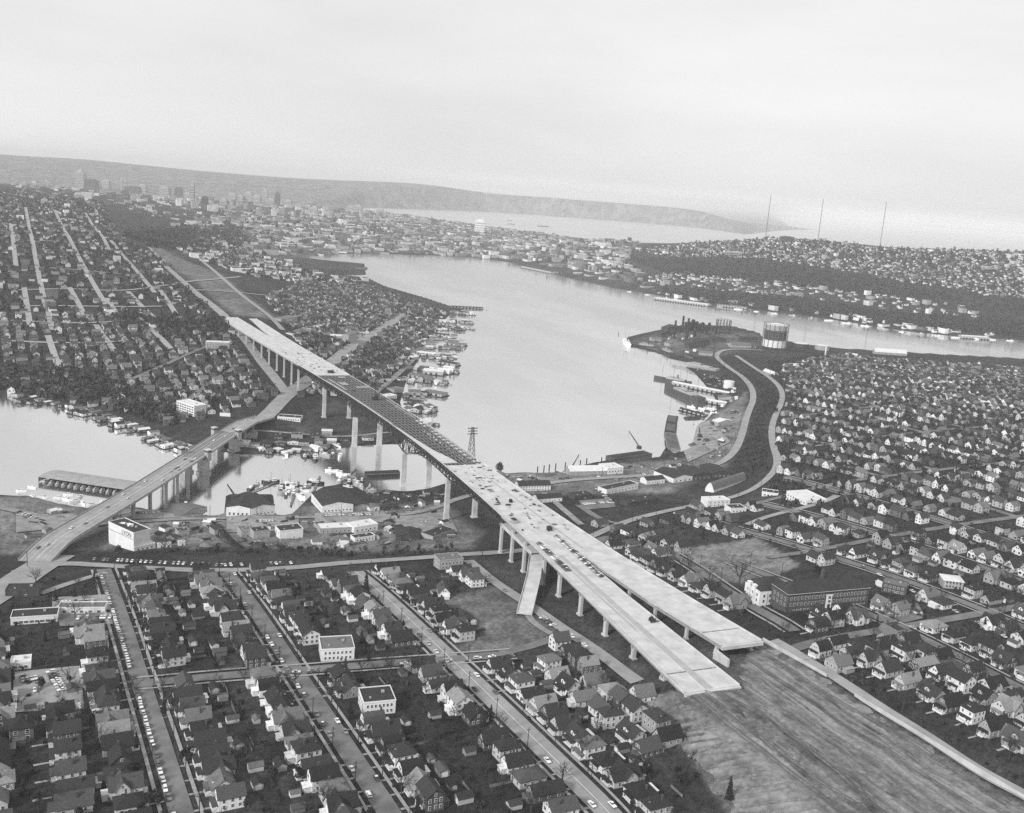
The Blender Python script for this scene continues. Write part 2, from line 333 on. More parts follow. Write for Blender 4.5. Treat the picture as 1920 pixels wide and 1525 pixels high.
# ground tone: what the soil is covered with (grass, bare earth, yards, scrub), plus haze painted into far land
def inpoly(x, y, pxl, ground=True):
    pl = np.array([G(a, b)[:2] for a, b in pxl]); return poly_sd(x, y, pl)
tone = np.full(gx.shape, 0.034)
def paint(pxl, val, soft=6.0):
    global tone
    s_ = inpoly(gx, gy, pxl); k = np.clip(s_/soft+0.5, 0, 1); tone = tone*(1-k)+val*k
# what covers the ground
paint([(-120, 932), (60, 932), (300, 958), (560, 950), (830, 945), (905, 1000), (880, 1028), (700, 1035), (600, 1030), (380, 1022), (-120, 1040)], 0.15, 14)
paint([(930, 890), (1300, 858), (1330, 785), (1400, 735), (1395, 830), (1352, 880), (1250, 925), (1000, 930)], 0.15, 14)
paint([(1180, 640), (1280, 612), (1420, 625), (1430, 650), (1340, 670), (1250, 668)], 0.085, 20)
paint([(1400, 690), (1462, 742), (1430, 800), (1440, 870), (1398, 902), (1372, 872), (1412, 790), (1432, 742)], 0.03, 8)
paint([(1275, 1030), (1420, 1008), (1500, 1060), (1410, 1098), (1335, 1088)], 0.16, 2)
paint([(905, 1055), (985, 1045), (1100, 1110), (1270, 1262), (1240, 1290), (1190, 1262), (1060, 1165), (960, 1102)], 0.06, 4)
paint([(800, 1128), (930, 1100), (1000, 1150), (1062, 1188), (990, 1216), (880, 1232), (852, 1216), (912, 1190), (878, 1150)], 0.12, 8)
paint([(1196, 1318), (1262, 1296), (1390, 1290), (1400, 1230), (1440, 1206), (1560, 1282), (1920, 1512), (2000, 1600), (1420, 1600), (1300, 1430)], 0.14, 4)
paint([(1105, 1065), (1335, 1205), (1400, 1240), (1390, 1290), (1260, 1290), (1180, 1180)], 0.065, 5)
paint([(355, 520), (440, 592), (525, 603), (410, 512), (300, 465), (260, 468)], 0.13, 15)
paint([(540, 800), (620, 745), (740, 800), (740, 830), (600, 838)], 0.055, 10)
paint([(1180, 484), (1290, 492), (1420, 492), (1560, 515), (1700, 545), (1790, 562), (1600, 548), (1450, 530), (1250, 512)], 0.025, 60)
paint([(1230, 546), (1350, 548), (1500, 562), (1700, 592), (1920, 608), (1920, 634), (1700, 618), (1500, 587), (1350, 573)], 0.025, 50)
paint([(230, 430), (430, 420), (450, 462), (300, 462)], 0.035, 80)
paint([(500, 482), (760, 462), (1000, 478), (1150, 520), (1050, 470), (1200, 440), (900, 425), (650, 420), (480, 440)], 0.09, 200)
tone = np.where(rloc > 9000, 0.15, tone)  # far hills paled in base colour to stand in for haze
tone = tone*(1+0.12*NPR.randn(tone.size)*np.exp(-0))
hh = HG.ravel()
me = bpy.data.meshes.new('ground')
me.vertices.add(NT*NR); me.vertices.foreach_set('co', np.stack([gx, gy, hh], 1).ravel())
ii, jj = np.meshgrid(np.arange(NT-1), np.arange(NR-1), indexing='ij'); q0 = (ii*NR+jj).ravel()
quads = np.stack([q0, q0+1, q0+NR+1, q0+NR], 1).astype(np.int32)
me.loops.add(quads.size); me.loops.foreach_set('vertex_index', quads.ravel())
me.polygons.add(len(quads)); me.polygons.foreach_set('loop_start', np.arange(0, quads.size, 4, dtype=np.int32)); me.polygons.foreach_set('loop_total', np.full(len(quads), 4, np.int32))
me.update(); me.validate()
at = me.attributes.new('tone', 'FLOAT', 'POINT'); at.data.foreach_set('value', tone.astype(np.float32))
me.polygons.foreach_set('use_smooth', np.ones(len(quads), bool))
def ground_material():
    m = bpy.data.materials.new('ground_cover'); m.use_nodes = True; t = m.node_tree; n = t.nodes; lk = t.links.new; b = n['Principled BSDF']
    b.inputs['Roughness'].default_value = 0.95; b.inputs['Specular IOR Level'].default_value = 0.1
    g = n.new('ShaderNodeNewGeometry'); an = n.new('ShaderNodeAttribute'); an.attribute_name = 'tone'
    prev = an.outputs['Fac']
    for scl, v, lo, hi in ((0.008, 0.3, 0.35, 0.65), (0.06, 0.25, 0.35, 0.65), (0.35, 0.35, 0.3, 0.7), (1.6, 0.45, 0.3, 0.7)):
        no = n.new('ShaderNodeTexNoise'); no.inputs['Scale'].default_value = scl; no.inputs['Detail'].default_value = 5; lk(g.outputs['Position'], no.inputs['Vector'])
        mr = n.new('ShaderNodeMapRange'); mr.inputs['From Min'].default_value = lo; mr.inputs['From Max'].default_value = hi; mr.inputs['To Min'].default_value = 1-v; mr.inputs['To Max'].default_value = 1+v
        lk(no.outputs['Fac'], mr.inputs['Value']); mu = n.new('ShaderNodeMath'); mu.operation = 'MULTIPLY'; lk(prev, mu.inputs[0]); lk(mr.outputs[0], mu.inputs[1]); prev = mu.outputs[0]
    lk(prev, b.inputs['Base Color'])
    n2 = n.new('ShaderNodeTexNoise'); n2.inputs['Scale'].default_value = 0.8; n2.inputs['Detail'].default_value = 6; lk(g.outputs['Position'], n2.inputs['Vector'])
    bp = n.new('ShaderNodeBump'); bp.inputs['Strength'].default_value = 0.5; bp.inputs['Distance'].default_value = 0.6; lk(n2.outputs['Fac'], bp.inputs['Height']); lk(bp.outputs[0], b.inputs['Normal'])
    return m
me.materials.append(ground_material())
struct(obj('ground', me))
# water: one sheet at lake level
def water_material():
    m = bpy.data.materials.new('water'); m.use_nodes = True; t = m.node_tree; n = t.nodes; lk = t.links.new; n.remove(n['Principled BSDF']); out = n['Material Output']
    g = n.new('ShaderNodeNewGeometry')
    n1 = n.new('ShaderNodeTexNoise'); n1.inputs['Scale'].default_value = 0.5; n1.inputs['Detail'].default_value = 3; lk(g.outputs['Position'], n1.inputs['Vector'])
    n2 = n.new('ShaderNodeTexNoise'); n2.inputs['Scale'].default_value = 0.006; n2.inputs['Detail'].default_value = 4; lk(g.outputs['Position'], n2.inputs['Vector'])
    mr = n.new('ShaderNodeMapRange'); mr.inputs['From Min'].default_value = 0.35; mr.inputs['From Max'].default_value = 0.7; mr.inputs['To Min'].default_value = 0.02; mr.inputs['To Max'].default_value = 0.06
    lk(n2.outputs['Fac'], mr.inputs['Value'])
    bp = n.new('ShaderNodeBump'); bp.inputs['Distance'].default_value = 0.5; lk(mr.outputs[0], bp.inputs['Strength']); lk(n1.outputs['Fac'], bp.inputs['Height'])
    di = n.new('ShaderNodeBsdfDiffuse'); di.inputs['Color'].default_value = (0.16, 0.16, 0.16, 1)
    gl = n.new('ShaderNodeBsdfGlossy')
    mpw = n.new('ShaderNodeMapping'); mpw.inputs['Scale'].default_value = (1.0, .3, 1); mpw.inputs['Rotation'].default_value = (0, 0, .9); lk(g.outputs['Position'], mpw.inputs['Vector'])
    n3 = n.new('ShaderNodeTexNoise'); n3.inputs['Scale'].default_value = 0.004; n3.inputs['Detail'].default_value = 7; n3.inputs['Roughness'].default_value = .6; lk(mpw.outputs[0], n3.inputs['Vector'])
    m3 = n.new('ShaderNodeMapRange'); m3.inputs['From Min'].default_value = .38; m3.inputs['From Max'].default_value = .62; m3.inputs['To Min'].default_value = .86; m3.inputs['To Max'].default_value = 1.0; lk(n3.outputs['Fac'], m3.inputs['Value']); lk(m3.outputs[0], gl.inputs['Color'])
    m4 = n.new('ShaderNodeMapRange'); m4.inputs['From Min'].default_value = .4; m4.inputs['From Max'].default_value = .65; m4.inputs['To Min'].default_value = .14; m4.inputs['To Max'].default_value = .05; lk(n3.outputs['Fac'], m4.inputs['Value']); lk(m4.outputs[0], gl.inputs['Roughness'])
    gl.name = 'mirror'; lk(bp.outputs[0], gl.inputs['Normal'])
    fr = n.new('ShaderNodeFresnel'); fr.inputs['IOR'].default_value = 40.0
    mxs = n.new('ShaderNodeMixShader'); lk(fr.outputs[0], mxs.inputs[0]); lk(di.outputs[0], mxs.inputs[1]); lk(gl.outputs[0], mxs.inputs[2]); lk(mxs.outputs[0], out.inputs['Surface'])
    MATS['water'] = m
water_material()
def water_sheet(name, x0, x1, y0, y1):
    b_ = MB(); b_.add([(x0, y0, 0), (x1, y0, 0), (x1, y1, 0), (x0, y1, 0)], [(0, 1, 2, 3)]); return struct(b_.build(name, 'water'))
water_sheet('water', -9000, 9000, -3500, 700)
_w = MATS['water'].copy(); _w.name = 'bay_water'; MATS['water'] = _w
for _n in _w.node_tree.nodes:
    if _n.type == 'BSDF_GLOSSY':
        for _l in list(_n.inputs['Roughness'].links): _w.node_tree.links.remove(_l)
        _n.inputs['Roughness'].default_value = 0.32
    if _n.type == 'BSDF_DIFFUSE': _n.inputs['Color'].default_value = (0.3, 0.3, 0.3, 1)
water_sheet('bay', -52000, 40000, -64000, -3500)

# ------------------------------------------------------------------ roads and pavements
_ROADN = [0]
def chaikin(p, n=2):
    p = [np.array(q, float) for q in p]
    for _ in range(n):
        o = [p[0]]
        for a, b in zip(p[:-1], p[1:]): o += [a*.75+b*.25, a*.25+b*.75]
        p = o+[p[-1]]
    return p
def resample(p, step):
    out = [p[0]]; acc = 0
    for a, b in zip(p[:-1], p[1:]):
        L = np.linalg.norm(b-a); k = max(1, int(round(L/step)))
        out += [a+(b-a)*(i/k) for i in range(1, k+1)]
    return out
def offset_line(p, off):
    p = np.array(p); t = np.gradient(p, axis=0); t /= np.linalg.norm(t, axis=1)[:, None]+1e-9
    return p+np.stack([-t[:, 1], t[:, 0]], 1)*off
def ribbon(name, pts, width, m, lift=0.0, off=0.0, smooth=2, kind=True, across=3):
    p = resample(chaikin(pts, smooth), 6.0); _ROADN[0] += 1
    mid = offset_line(p, off); rows = [offset_line(p, off+width*(k/(across-1)-0.5)) for k in range(across)]
    mb = MB(); vs = []
    for r_ in rows:
        dd = np.hypot(r_[:, 0]-CAM[0], r_[:, 1]-CAM[1])
        z = H(r_[:, 0], r_[:, 1])+0.22+0.00045*dd+lift+0.012*(_ROADN[0] % 23)
        vs += [(a, b, c) for (a, b), c in zip(r_, z)]
    n_ = len(p); fs = []
    for k in range(across-1): fs += [(k*n_+i, k*n_+i+1, (k+1)*n_+i+1, (k+1)*n_+i) for i in range(n_-1)]
    mb.add(vs, [f[::-1] for f in fs]); o = mb.build(name, m)
    return struct(o) if kind else o
def px2(pts): return [G(a, b)[:2] for a, b in pts]
def fitline(pts, n_=7):                    # the straight street through sighted points
    p = np.array(px2(pts)); c = p.mean(0); u_, s_, vt = np.linalg.svd(p-c); d_ = vt[0]; t = (p-c) @ d_; o = np.argsort(t)
    a0, a1 = (t.min(), t.max()) if t[0] < t[-1] else (t.max(), t.min())
    return [c+d_*(a0+(a1-a0)*i/(n_-1)) for i in range(n_)]
def gridline(a, b0, b1, step=40): return [np.array(gridxy(a, b0+(b1-b0)*i/6)) for i in range(7)]
def crossline(b, a0, a1): return [np.array(gridxy(a0+(a1-a0)*i/6, b)) for i in range(7)]
STREETS = []                               # (centre line, half width) of every street, kept clear of houses
def street(pts, width, m='asphalt', walks=True, name='road', smooth=2, paintline=False):
    ribbon(name, pts, width, m, smooth=smooth); STREETS.append((np.array(resample(chaikin(pts, smooth), 6.0)), width/2))
    if walks:
        for s_ in (-1, 1): ribbon('pavement', pts, 1.7, 'walk', lift=0.15, off=s_*(width/2+3.2), smooth=smooth, across=2)
    if paintline: ribbon('road_marking', pts, 0.35, 'road_paint', lift=0.35, smooth=smooth, across=2)
street(fitline([(196, 1068), (218, 1140), (240, 1200), (266, 1290), (300, 1400), (338, 1510), (352, 1560)]), 10, smooth=1)
street(fitline([(420, 1072), (440, 1092), (490, 1160), (540, 1245), (590, 1310), (650, 1400), (718, 1510), (750, 1560)]), 10.5, smooth=1)
street(fitline([(680, 1072), (740, 1150), (830, 1235), (960, 1360), (1130, 1510), (1190, 1560)]), 13, 'road_light', smooth=1, paintline=True)
street(fitline([(255, 1278), (430, 1270), (560, 1262), (640, 1256), (860, 1236), (960, 1224)]), 9)
street(px2([(878, 1052), (905, 1075), (960, 1115), (1050, 1176), (1130, 1230), (1195, 1280)]), 9, 'road_light', walks=False)
street(px2([(30, 1075), (110, 1056), (200, 1062), (300, 1068), (420, 1072), (560, 1066), (700, 1052), (830, 1044), (960, 1036), (1080, 1020)]), 12, 'road_light', walks=False)
street(px2([(20, 1100), (60, 1072), (110, 1042)]), 26, 'road_light', walks=False)
street(px2([(-60, 1150), (30, 1095), (75, 1062)]), 24, 'road_light', walks=False, name='road')
street(px2([(75, 1115), (130, 1095), (200, 1075)]), 7, 'road_light', walks=False)
street(px2([(180, 985), (320, 975), (450, 970), (560, 972), (700, 972), (800, 960), (860, 935), (905, 925)]), 9, 'dirt_road', walks=False)
street(px2([(-40, 945), (60, 965), (110, 980), (170, 990)]), 10, 'dirt_road', walks=False)
# right shore
street(px2([(990, 915), (1060, 902), (1180, 895), (1280, 886), (1345, 874), (1378, 850), (1392, 815), (1400, 780), (1416, 745), (1400, 712), (1365, 690), (1338, 668), (1360, 655), (1430, 658)]), 10, 'road_light', walks=False)
street(px2([(1080, 1020), (1180, 975), (1290, 950), (1390, 930), (1440, 900), (1462, 870), (1446, 825), (1448, 790), (1472, 745), (1450, 712), (1410, 688), (1380, 668)]), 9, 'road_light', walks=False)
street(px2([(1085, 948), (1130, 978), (1175, 985)]), 8, walks=False)
street(px2([(1090, 985), (1050, 950), (1020, 925)]), 7, 'dirt_road', walks=False)
street(px2([(1400, 985), (1440, 968), (1540, 945), (1570, 930)]), 8, 'road_light', walks=False)
street(px2([(940, 1226), (1000, 1212), (1045, 1195)]), 8, walks=False)
for a_ in ([(20, 545), (130, 542), (240, 548), (330, 534)], [(20, 602), (110, 608), (250, 600)], [(40, 452), (150, 455), (250, 480)], [(30, 500), (120, 505), (230, 515)], [(40, 575), (180, 575), (310, 575)], [(30, 425), (130, 425), (210, 440)], [(20, 640), (130, 645), (240, 640)]): street(px2(a_), 7, 'road_light', walks=False)
street(px2([(468, 808), (560, 814), (640, 822), (735, 812)]), 5.5, 'dirt_road', walks=False)
# south side
street([np.array((133., -166.)), np.array((118., -192.))]+px2([(536, 742), (578, 716), (622, 682), (660, 650), (715, 618), (760, 590)]), 21, 'road_light', walks=False)
street(px2([(540, 742), (508, 702), (470, 650), (432, 606), (400, 575), (360, 545), (310, 500)]), 15, 'road_light', walks=False)
street(px2([(440, 690), (400, 715), (360, 745), (345, 760)]), 9, walks=False)
street(px2([(530, 620), (480, 575), (430, 535), (380, 490), (350, 468)]), 11, 'road_light', walks=False)
street(px2([(700, 745), (720, 725), (760, 690), (800, 650), (815, 630)]), 8, 'dirt_road', walks=False)
street(px2([(240, 715), (300, 690), (340, 670), (400, 645)]), 8, walks=False)
for a in ([(48, 390), (60, 450), (75, 530), (88, 585)], [(103, 395), (130, 450), (172, 530), (200, 575)], [(208, 452), (240, 490), (265, 520), (290, 550)], [(130, 540), (150, 575), (160, 598)], [(240, 548), (265, 575), (290, 598)], [(280, 465), (300, 485), (320, 500)], [(90, 585), (98, 620)], [(200, 560), (222, 595)], [(45, 540), (56, 610)], [(20, 420), (30, 500)], [(160, 400), (205, 470)], [(300, 545), (330, 590)], [(180, 610), (215, 660)], [(90, 630), (110, 690)], [(270, 605), (320, 655)]):
    street(px2(a), 9.5, 'concrete_old', walks=False)
for a in ([(330, 532), (400, 525), (450, 520)], [(350, 545), (430, 548), (500, 555)]): street(px2(a), 9, 'road_light', walks=False)
# right hand blocks
_BANK = np.array(px2([(1240, 900), (1250, 770), (1340, 660), (1440, 655), (1482, 742), (1458, 800), (1470, 885), (1400, 925)]))
def outside_bank(pts):                      # the part of a street that lies beyond the shore roads
    p = np.array(resample([np.array(q, float) for q in pts], 8.0)); ok_ = poly_sd(p[:, 0], p[:, 1], _BANK) < -4; best = (0, 0); i = 0
    while i < len(p):
        if ok_[i]:
            j = i
            while j < len(p) and ok_[j]: j += 1
            if j-i > best[1]-best[0]: best = (i, j)
            i = j
        i += 1
    return list(p[best[0]:best[1]])
RA = [-112-88*k for k in range(14)]
for k, a in enumerate(RA):
    lo = {0: 470, 1: 330, 2: 300}.get(k, 40-34*k); hi = 800-28*k
    street(outside_bank(gridline(a, lo, hi)), 8.5, 'asphalt', walks=(k < 4), smooth=0)
RB = [640, 470, 300, 130, -40, -200]
for b in RB: street(outside_bank(crossline(b, {640: -20, 470: -150, 300: -185, 130: -330, -40: -420, -200: -620}[b], -1250)), 8.5, 'asphalt', walks=False, smooth=0)
street(fitline([(1450, 1202), (1560, 1272), (1650, 1325), (1780, 1406), (1925, 1495), (1990, 1538)]), 7.5, 'road_light', walks=False, smooth=1)
street(px2([(1250, 1035), (1330, 1085), (1450, 1160), (1490, 1185)]), 8, walks=True)
# the new grade: graded fill with raked slope and wheel ruts, a finer sheet over the ground
EP = np.array(px2([(1200, 1322), (1262, 1297), (1345, 1298), (1392, 1290), (1400, 1232), (1430, 1212), (1560, 1288), (1925, 1516), (2010, 1600), (1440, 1600), (1312, 1440)]))
cr0, cr1 = G(1295, 1312)[:2], G(1530, 1505)[:2]; cdv = (cr1-cr0)/np.linalg.norm(cr1-cr0); cnv = np.array([-cdv[1], cdv[0]])
if cnv[0] < 0: cnv = -cnv
st = 0.62; U0 = np.arange(-130, 290, st); V0 = np.arange(-115, 60, st); UU, VV = np.meshgrid(U0, V0, indexing='ij')
ex = (cr0[0]+cdv[0]*UU+cnv[0]*VV).ravel(); ey = (cr0[1]+cdv[1]*UU+cnv[1]*VV).ravel(); es = poly_sd(ex, ey, EP)+2.5*np.sin(ex*.31+ey*.17)+2*np.sin(ex*.13-ey*.41)+1.2*np.sin(ex*.9+1); ez = H(ex, ey)
uu, vv = UU.ravel(), VV.ravel()
_RG = np.random.RandomState(4).uniform(-1, 1, (256, 256))
def vn(x, y):                               # smooth value noise
    i0 = np.floor(x).astype(int); j0 = np.floor(y).astype(int); fx = x-i0; fy = y-j0; fx = fx*fx*(3-2*fx); fy = fy*fy*(3-2*fy)
    g = lambda a_, b_: _RG[a_ % 256, b_ % 256]
    return g(i0, j0)*(1-fx)*(1-fy)+g(i0+1, j0)*fx*(1-fy)+g(i0, j0+1)*(1-fx)*fy+g(i0+1, j0+1)*fx*fy
slope = np.clip((vv-1.5)/3, 0, 1); flat = np.clip((1.0-vv)/3, 0, 1)
sk = uu+.45*vv
gul = vn(sk/2.6, vv/14)+.5*vn(sk/1.3+40, vv/9)                      # rills running down the slope
wv2 = 3.0*vn(uu/38, vv/30)+1.2*vn(uu/15+9, vv/12)
rut = vn((vv+wv2)/2.1+70, uu/55)+.6*vn((vv+wv2)/.95+20, uu/26)      # wheel ruts along the grade
clod = vn(uu/2.2+5, vv/2.2)+.6*vn(uu/.9, vv/.9+31)
rid = slope*(.9*gul+.16*clod)+flat*(.40*rut+.14*clod+.35*vn(uu/11, vv/8+50))
earth_tone = .165*(1+.36*vn(uu/30+3, vv/9+7)+.34*flat*rut+.22*slope*gul+.22*clod+.26*vn(uu/8+60, vv/5))
bankd = np.exp(-((vv+24+6*vn(uu/50, vv*0+3.3))/2.4)**2); earth_tone *= 1-.55*bankd*(vn(uu/9, vv/3)*.3+.8); rid += .9*bankd*flat
ez = ez+0.3+rid*np.clip(es/3, 0, 1); nU, nV = UU.shape; idx = np.arange(nU*nV).reshape(nU, nV); okm = (es > 0).reshape(nU, nV)
okq = okm[:-1, :-1] & okm[1:, :-1] & okm[1:, 1:] & okm[:-1, 1:]; qd = np.stack([idx[:-1, :-1][okq], idx[1:, :-1][okq], idx[1:, 1:][okq], idx[:-1, 1:][okq]], 1).astype(np.int32)
used = np.unique(qd); rem = np.full(nU*nV, -1, np.int32); rem[used] = np.arange(len(used)); qd = rem[qd]
me = bpy.data.meshes.new('graded_fill'); me.vertices.add(len(used)); me.vertices.foreach_set('co', np.stack([ex, ey, ez], 1)[used].ravel()); me.loops.add(qd.size); me.loops.foreach_set('vertex_index', qd.ravel()); me.polygons.add(len(qd)); me.polygons.foreach_set('loop_start', np.arange(0, qd.size, 4, dtype=np.int32)); me.polygons.foreach_set('loop_total', np.full(len(qd), 4, np.int32)); me.update(); me.validate()
at = me.attributes.new('tone', 'FLOAT', 'POINT'); at.data.foreach_set('value', np.clip(earth_tone, .03, .5)[used].astype(np.float32))
mat('graded', 0.17, .95, .22, .5, detail=10, coord='World', attr='tone'); me.materials.append(MATS['graded']); struct(obj('graded_fill', me))
# tracks of the earth-movers over the new grade
for pts in ([(1300, 1306), (1380, 1375), (1480, 1450), (1560, 1512), (1600, 1545)], [(1322, 1304), (1400, 1362), (1470, 1428), (1590, 1500), (1660, 1550)], [(1350, 1302), (1440, 1350), (1560, 1440), (1640, 1510)], [(1440, 1232), (1540, 1300), (1640, 1352), (1800, 1452), (1890, 1512)], [(1405, 1240), (1500, 1305), (1650, 1400), (1820, 1512)]):
    ln = px2(pts)
    for s_ in (-1.1, 1.1): ribbon('dirt_track', ln, .6, 'soil', lift=.42, off=s_, across=2, smooth=2)
for pts, wd in (([(985, 1140), (992, 1160), (1012, 1178), (1035, 1190)], 5),):
    ribbon('dirt_track', px2(pts), wd, 'dirt_road')
# concrete retaining wall along the cut
def wall_px(name, label, pts, h0, h1, th=0.6):
    p = resample(pts, 5.0); mb = MB(); n_ = len(p); q = offset_line(p, th)
    zp = np.array([float(H(*q_)) for q_ in p]); zl = np.polyval(np.polyfit(np.arange(n_), zp, 1), np.arange(n_))
    for i in range(n_-1):
        za, zb = zl[i], zl[i+1]; ha = h0+(h1-h0)*i/(n_-1); hb_ = h0+(h1-h0)*(i+1)/(n_-1)
        vs = [(*p[i], za-3), (*p[i+1], zb-3), (*p[i+1], zb+hb_), (*p[i], za+ha), (*q[i], za-3), (*q[i+1], zb-3), (*q[i+1], zb+hb_), (*q[i], za+ha)]
        mb.add(vs, [(0, 1, 2, 3), (7, 6, 5, 4), (3, 2, 6, 7), (0, 4, 5, 1)])
    o = mb.build(name, 'concrete'); return tag(o, label, 'wall')
wall_px('retaining_wall', 'low white concrete retaining wall running from the shorter deck end to the bend', fitline([(1428, 1204), (1470, 1224), (1520, 1252), (1548, 1270)]), 2.6, 1.6)
wall_px('retaining_wall', 'long white concrete retaining wall beside the cut, reaching the right edge', fitline([(1600, 1306), (1650, 1336), (1750, 1398), (1850, 1458), (1925, 1505)]), 2.0, 2.8)

def patch(pxq, m, name='paved_lot', lift=.1):
    A_, B_, C_, D_ = [np.array(q) for q in px2(pxq)]; n_ = 12; mb = MB(); vs = []; _ROADN[0] += 1
    for i in range(n_+1):
        for j in range(n_+1):
            s_, t = i/n_, j/n_; q = (A_*(1-s_)+B_*s_)*(1-t)+(D_*(1-s_)+C_*s_)*t; vs.append((q[0], q[1], float(H(q[0], q[1]))+.18+.0004*math.hypot(q[0]-CAM[0], q[1]-CAM[1])+lift+.012*(_ROADN[0] % 23)))
    f_ = [(i*(n_+1)+j, (i+1)*(n_+1)+j, (i+1)*(n_+1)+j+1, i*(n_+1)+j+1) for i in range(n_) for j in range(n_)]
    v0, v1, v2 = [np.array(vs[k]) for k in f_[0][:3]]
    if np.cross(v1-v0, v2-v0)[2] < 0: f_ = [q[::-1] for q in f_]
    mb.add(vs, f_); return struct(mb.build(name, m))
patch([(25, 1262), (150, 1250), (158, 1330), (25, 1338)], 'road_light'); patch([(98, 1122), (205, 1116), (208, 1145), (98, 1150)], 'road_light'); patch([(108, 1154), (208, 1150), (212, 1172), (112, 1176)], 'asphalt')
patch([(590, 964), (720, 960), (740, 980), (590, 984)], 'dirt_road'); patch([(425, 970), (560, 968), (560, 996), (425, 1000)], 'dirt_road'); patch([(1085, 940), (1145, 936), (1155, 952), (1095, 958)], 'asphalt'); patch([(225, 956), (320, 958), (330, 972), (230, 976)], 'dirt_road'); patch([(740, 970), (840, 960), (860, 1000), (745, 1008)], 'dirt_road')
patch([(1260, 800), (1330, 790), (1370, 830), (1290, 868)], 'dirt_road'); patch([(1190, 880), (1250, 870), (1262, 890), (1195, 900)], 'asphalt'); patch([(30, 965), (140, 965), (170, 985), (30, 1000)], 'dirt_road')
patch([(1640, 1145), (1720, 1132), (1735, 1160), (1660, 1178)], 'asphalt')
# ------------------------------------------------------------------ the freeway bridge
ZD = 61.0
Lp = np.array([(33.8, 676.1), (32.7, 623.8), (28.0, 535.7), (23.9, 482.9), (22.3, 407.4), (20.2, 331.7), (20.6, 244.5), (23.4, 97.7), (31.8, -34.1), (46.8, -173.0), (60.7, -288.8), (87.4, -496.8), (106.4, -663.2), (117, -770)])
Rp = np.array([(55, -770), (49.5, -700), (38.5, -558.7), (28.2, -444.8), (19.3, -352.3), (11.6, -272.8), (7.8, -222.6), (-2.6, -117.4), (-10.4, -34.0), (-16.8, 66.9), (-18.8, 158.1), (-20.4, 226.4), (-22.4, 275.7), (-24.8, 339.2), (-26.9, 395.8), (-28.4, 428.3), (-32.8, 473.7), (-38.5, 520.2), (-43.2, 565.7), (-47.1, 599.0), (-49.7, 631.6)])
cL = np.polyfit(Lp[:, 1]/500, Lp[:, 0], 6); cR = np.polyfit(Rp[:, 1]/500, Rp[:, 0], 6)
def XL(y): return float(np.polyval(cL, y/500))
def XR(y): return float(np.polyval(cR, y/500))
def XLR(y): return float(np.interp(y, [-750, -660, -568, -509, 467, 549, 680], [83.5, 74.1, 64.7, 60.0, -3.2, -1.0, -2.0]))
def XRL(y): return float(np.interp(y, [-740, -613, -517, -509, 467, 505, 562, 632], [64.0, 63.0, 60.0, 59.2, -4.0, -6.8, -10.9, -20.7]))
BR = empty('freeway_bridge', (23.0, 97.0, 0)); tag(BR, 'long unfinished freeway bridge on tall concrete piers crossing the canal', 'bridge')
def bpart(mb, name, m): 
    o = mb.build(name, m, BR, (-23.0, -97.0, 0)); return o
def slab(fl, fr, y0, y1, z=ZD, t=0.55, m='concrete', name='deck_slab', nn=4):
    mb = MB(); ys = np.linspace(y0, y1, nn+1); A = [(fl(y), y, z) for y in ys]; B = [(fr(y), y, z) for y in ys]
    A2 = [(a, b, z-t) for a, b, _ in A]; B2 = [(a, b, z-t) for a, b, _ in B]; n_ = nn+1
    mb.add(A+B+B2+A2, [f for i in range(nn) for f in ((i, i+1, n_+i+1, n_+i)[::-1], (n_+i, n_+i+1, 2*n_+i+1, 2*n_+i)[::-1], (2*n_+i, 2*n_+i+1, 3*n_+i+1, 3*n_+i)[::-1], (3*n_+i, 3*n_+i+1, i+1, i)[::-1])] + [(0, n_, 2*n_, 3*n_), (nn, 3*n_+nn, 2*n_+nn, n_+nn)])
    return bpart(mb, name, m)
def edge(fx, y0, y1, inset, w_, z0, z1, name, m, step=9.0):
    mb = MB(); k = max(1, int((y1-y0)/step)); ys = np.linspace(y0, y1, k+1)
    for a, b in zip(ys[:-1], ys[1:]):
        xa, xb = fx(a)+inset, fx(b)+inset
        mb.add([(xa-w_/2, a, z0), (xa+w_/2, a, z0), (xb+w_/2, b, z0), (xb-w_/2, b, z0), (xa-w_/2, a, z1), (xa+w_/2, a, z1), (xb+w_/2, b, z1), (xb-w_/2, b, z1)], [(3, 2, 1, 0), (4, 5, 6, 7), (0, 1, 5, 4), (1, 2, 6, 5), (2, 3, 7, 6), (3, 0, 4, 7)])
    return bpart(mb, name, m)
GAP = 0.12
def slabs(fl, fr, y0, y1, n_):
    ys = np.linspace(y0, y1, n_+1)
    for a, b in zip(ys[:-1], ys[1:]): slab(fl, fr, a+GAP, b-GAP)
mid = lambda f, g, t: (lambda y: f(y)*(1-t)+g(y)*t)
YG0, YG1 = -215.0, 228.0
# full width decks, in four pours across (the lanes), then the two branches at each end
for t0, t1 in ((0, .235), (.24, .495), (.505, .755), (.76, 1)):
    slabs(mid(XL, XR, t0), mid(XL, XR, t1), YG1, 467, 8); slabs(mid(XL, XR, t0), mid(XL, XR, t1), -509, YG0, 9)
for t0, t1 in ((0, .33), (.335, .66), (.665, 1)):
    slabs(mid(XL, XLR, t0), mid(XL, XLR, t1), 467, 655, 7); slabs(mid(XL, XLR, t0), mid(XL, XLR, t1), 656.2, 678, 1)
    slabs(mid(XRL, XR, t0), mid(XRL, XR, t1), 467, 612, 5); slabs(mid(XRL, XR, t0), mid(XRL, XR, t1), 613.2, 632, 1)
    slabs(mid(XL, XLR, t0), mid(XL, XLR, t1), -750, -509, 8); slabs(mid(XRL, XR, t0), mid(XRL, XR, t1), -738, -509, 8)
MATS['concrete_damp'] = mat('concrete_damp', 0.36, 0.85, 0.15, 0.15, detail=8, coord='World')
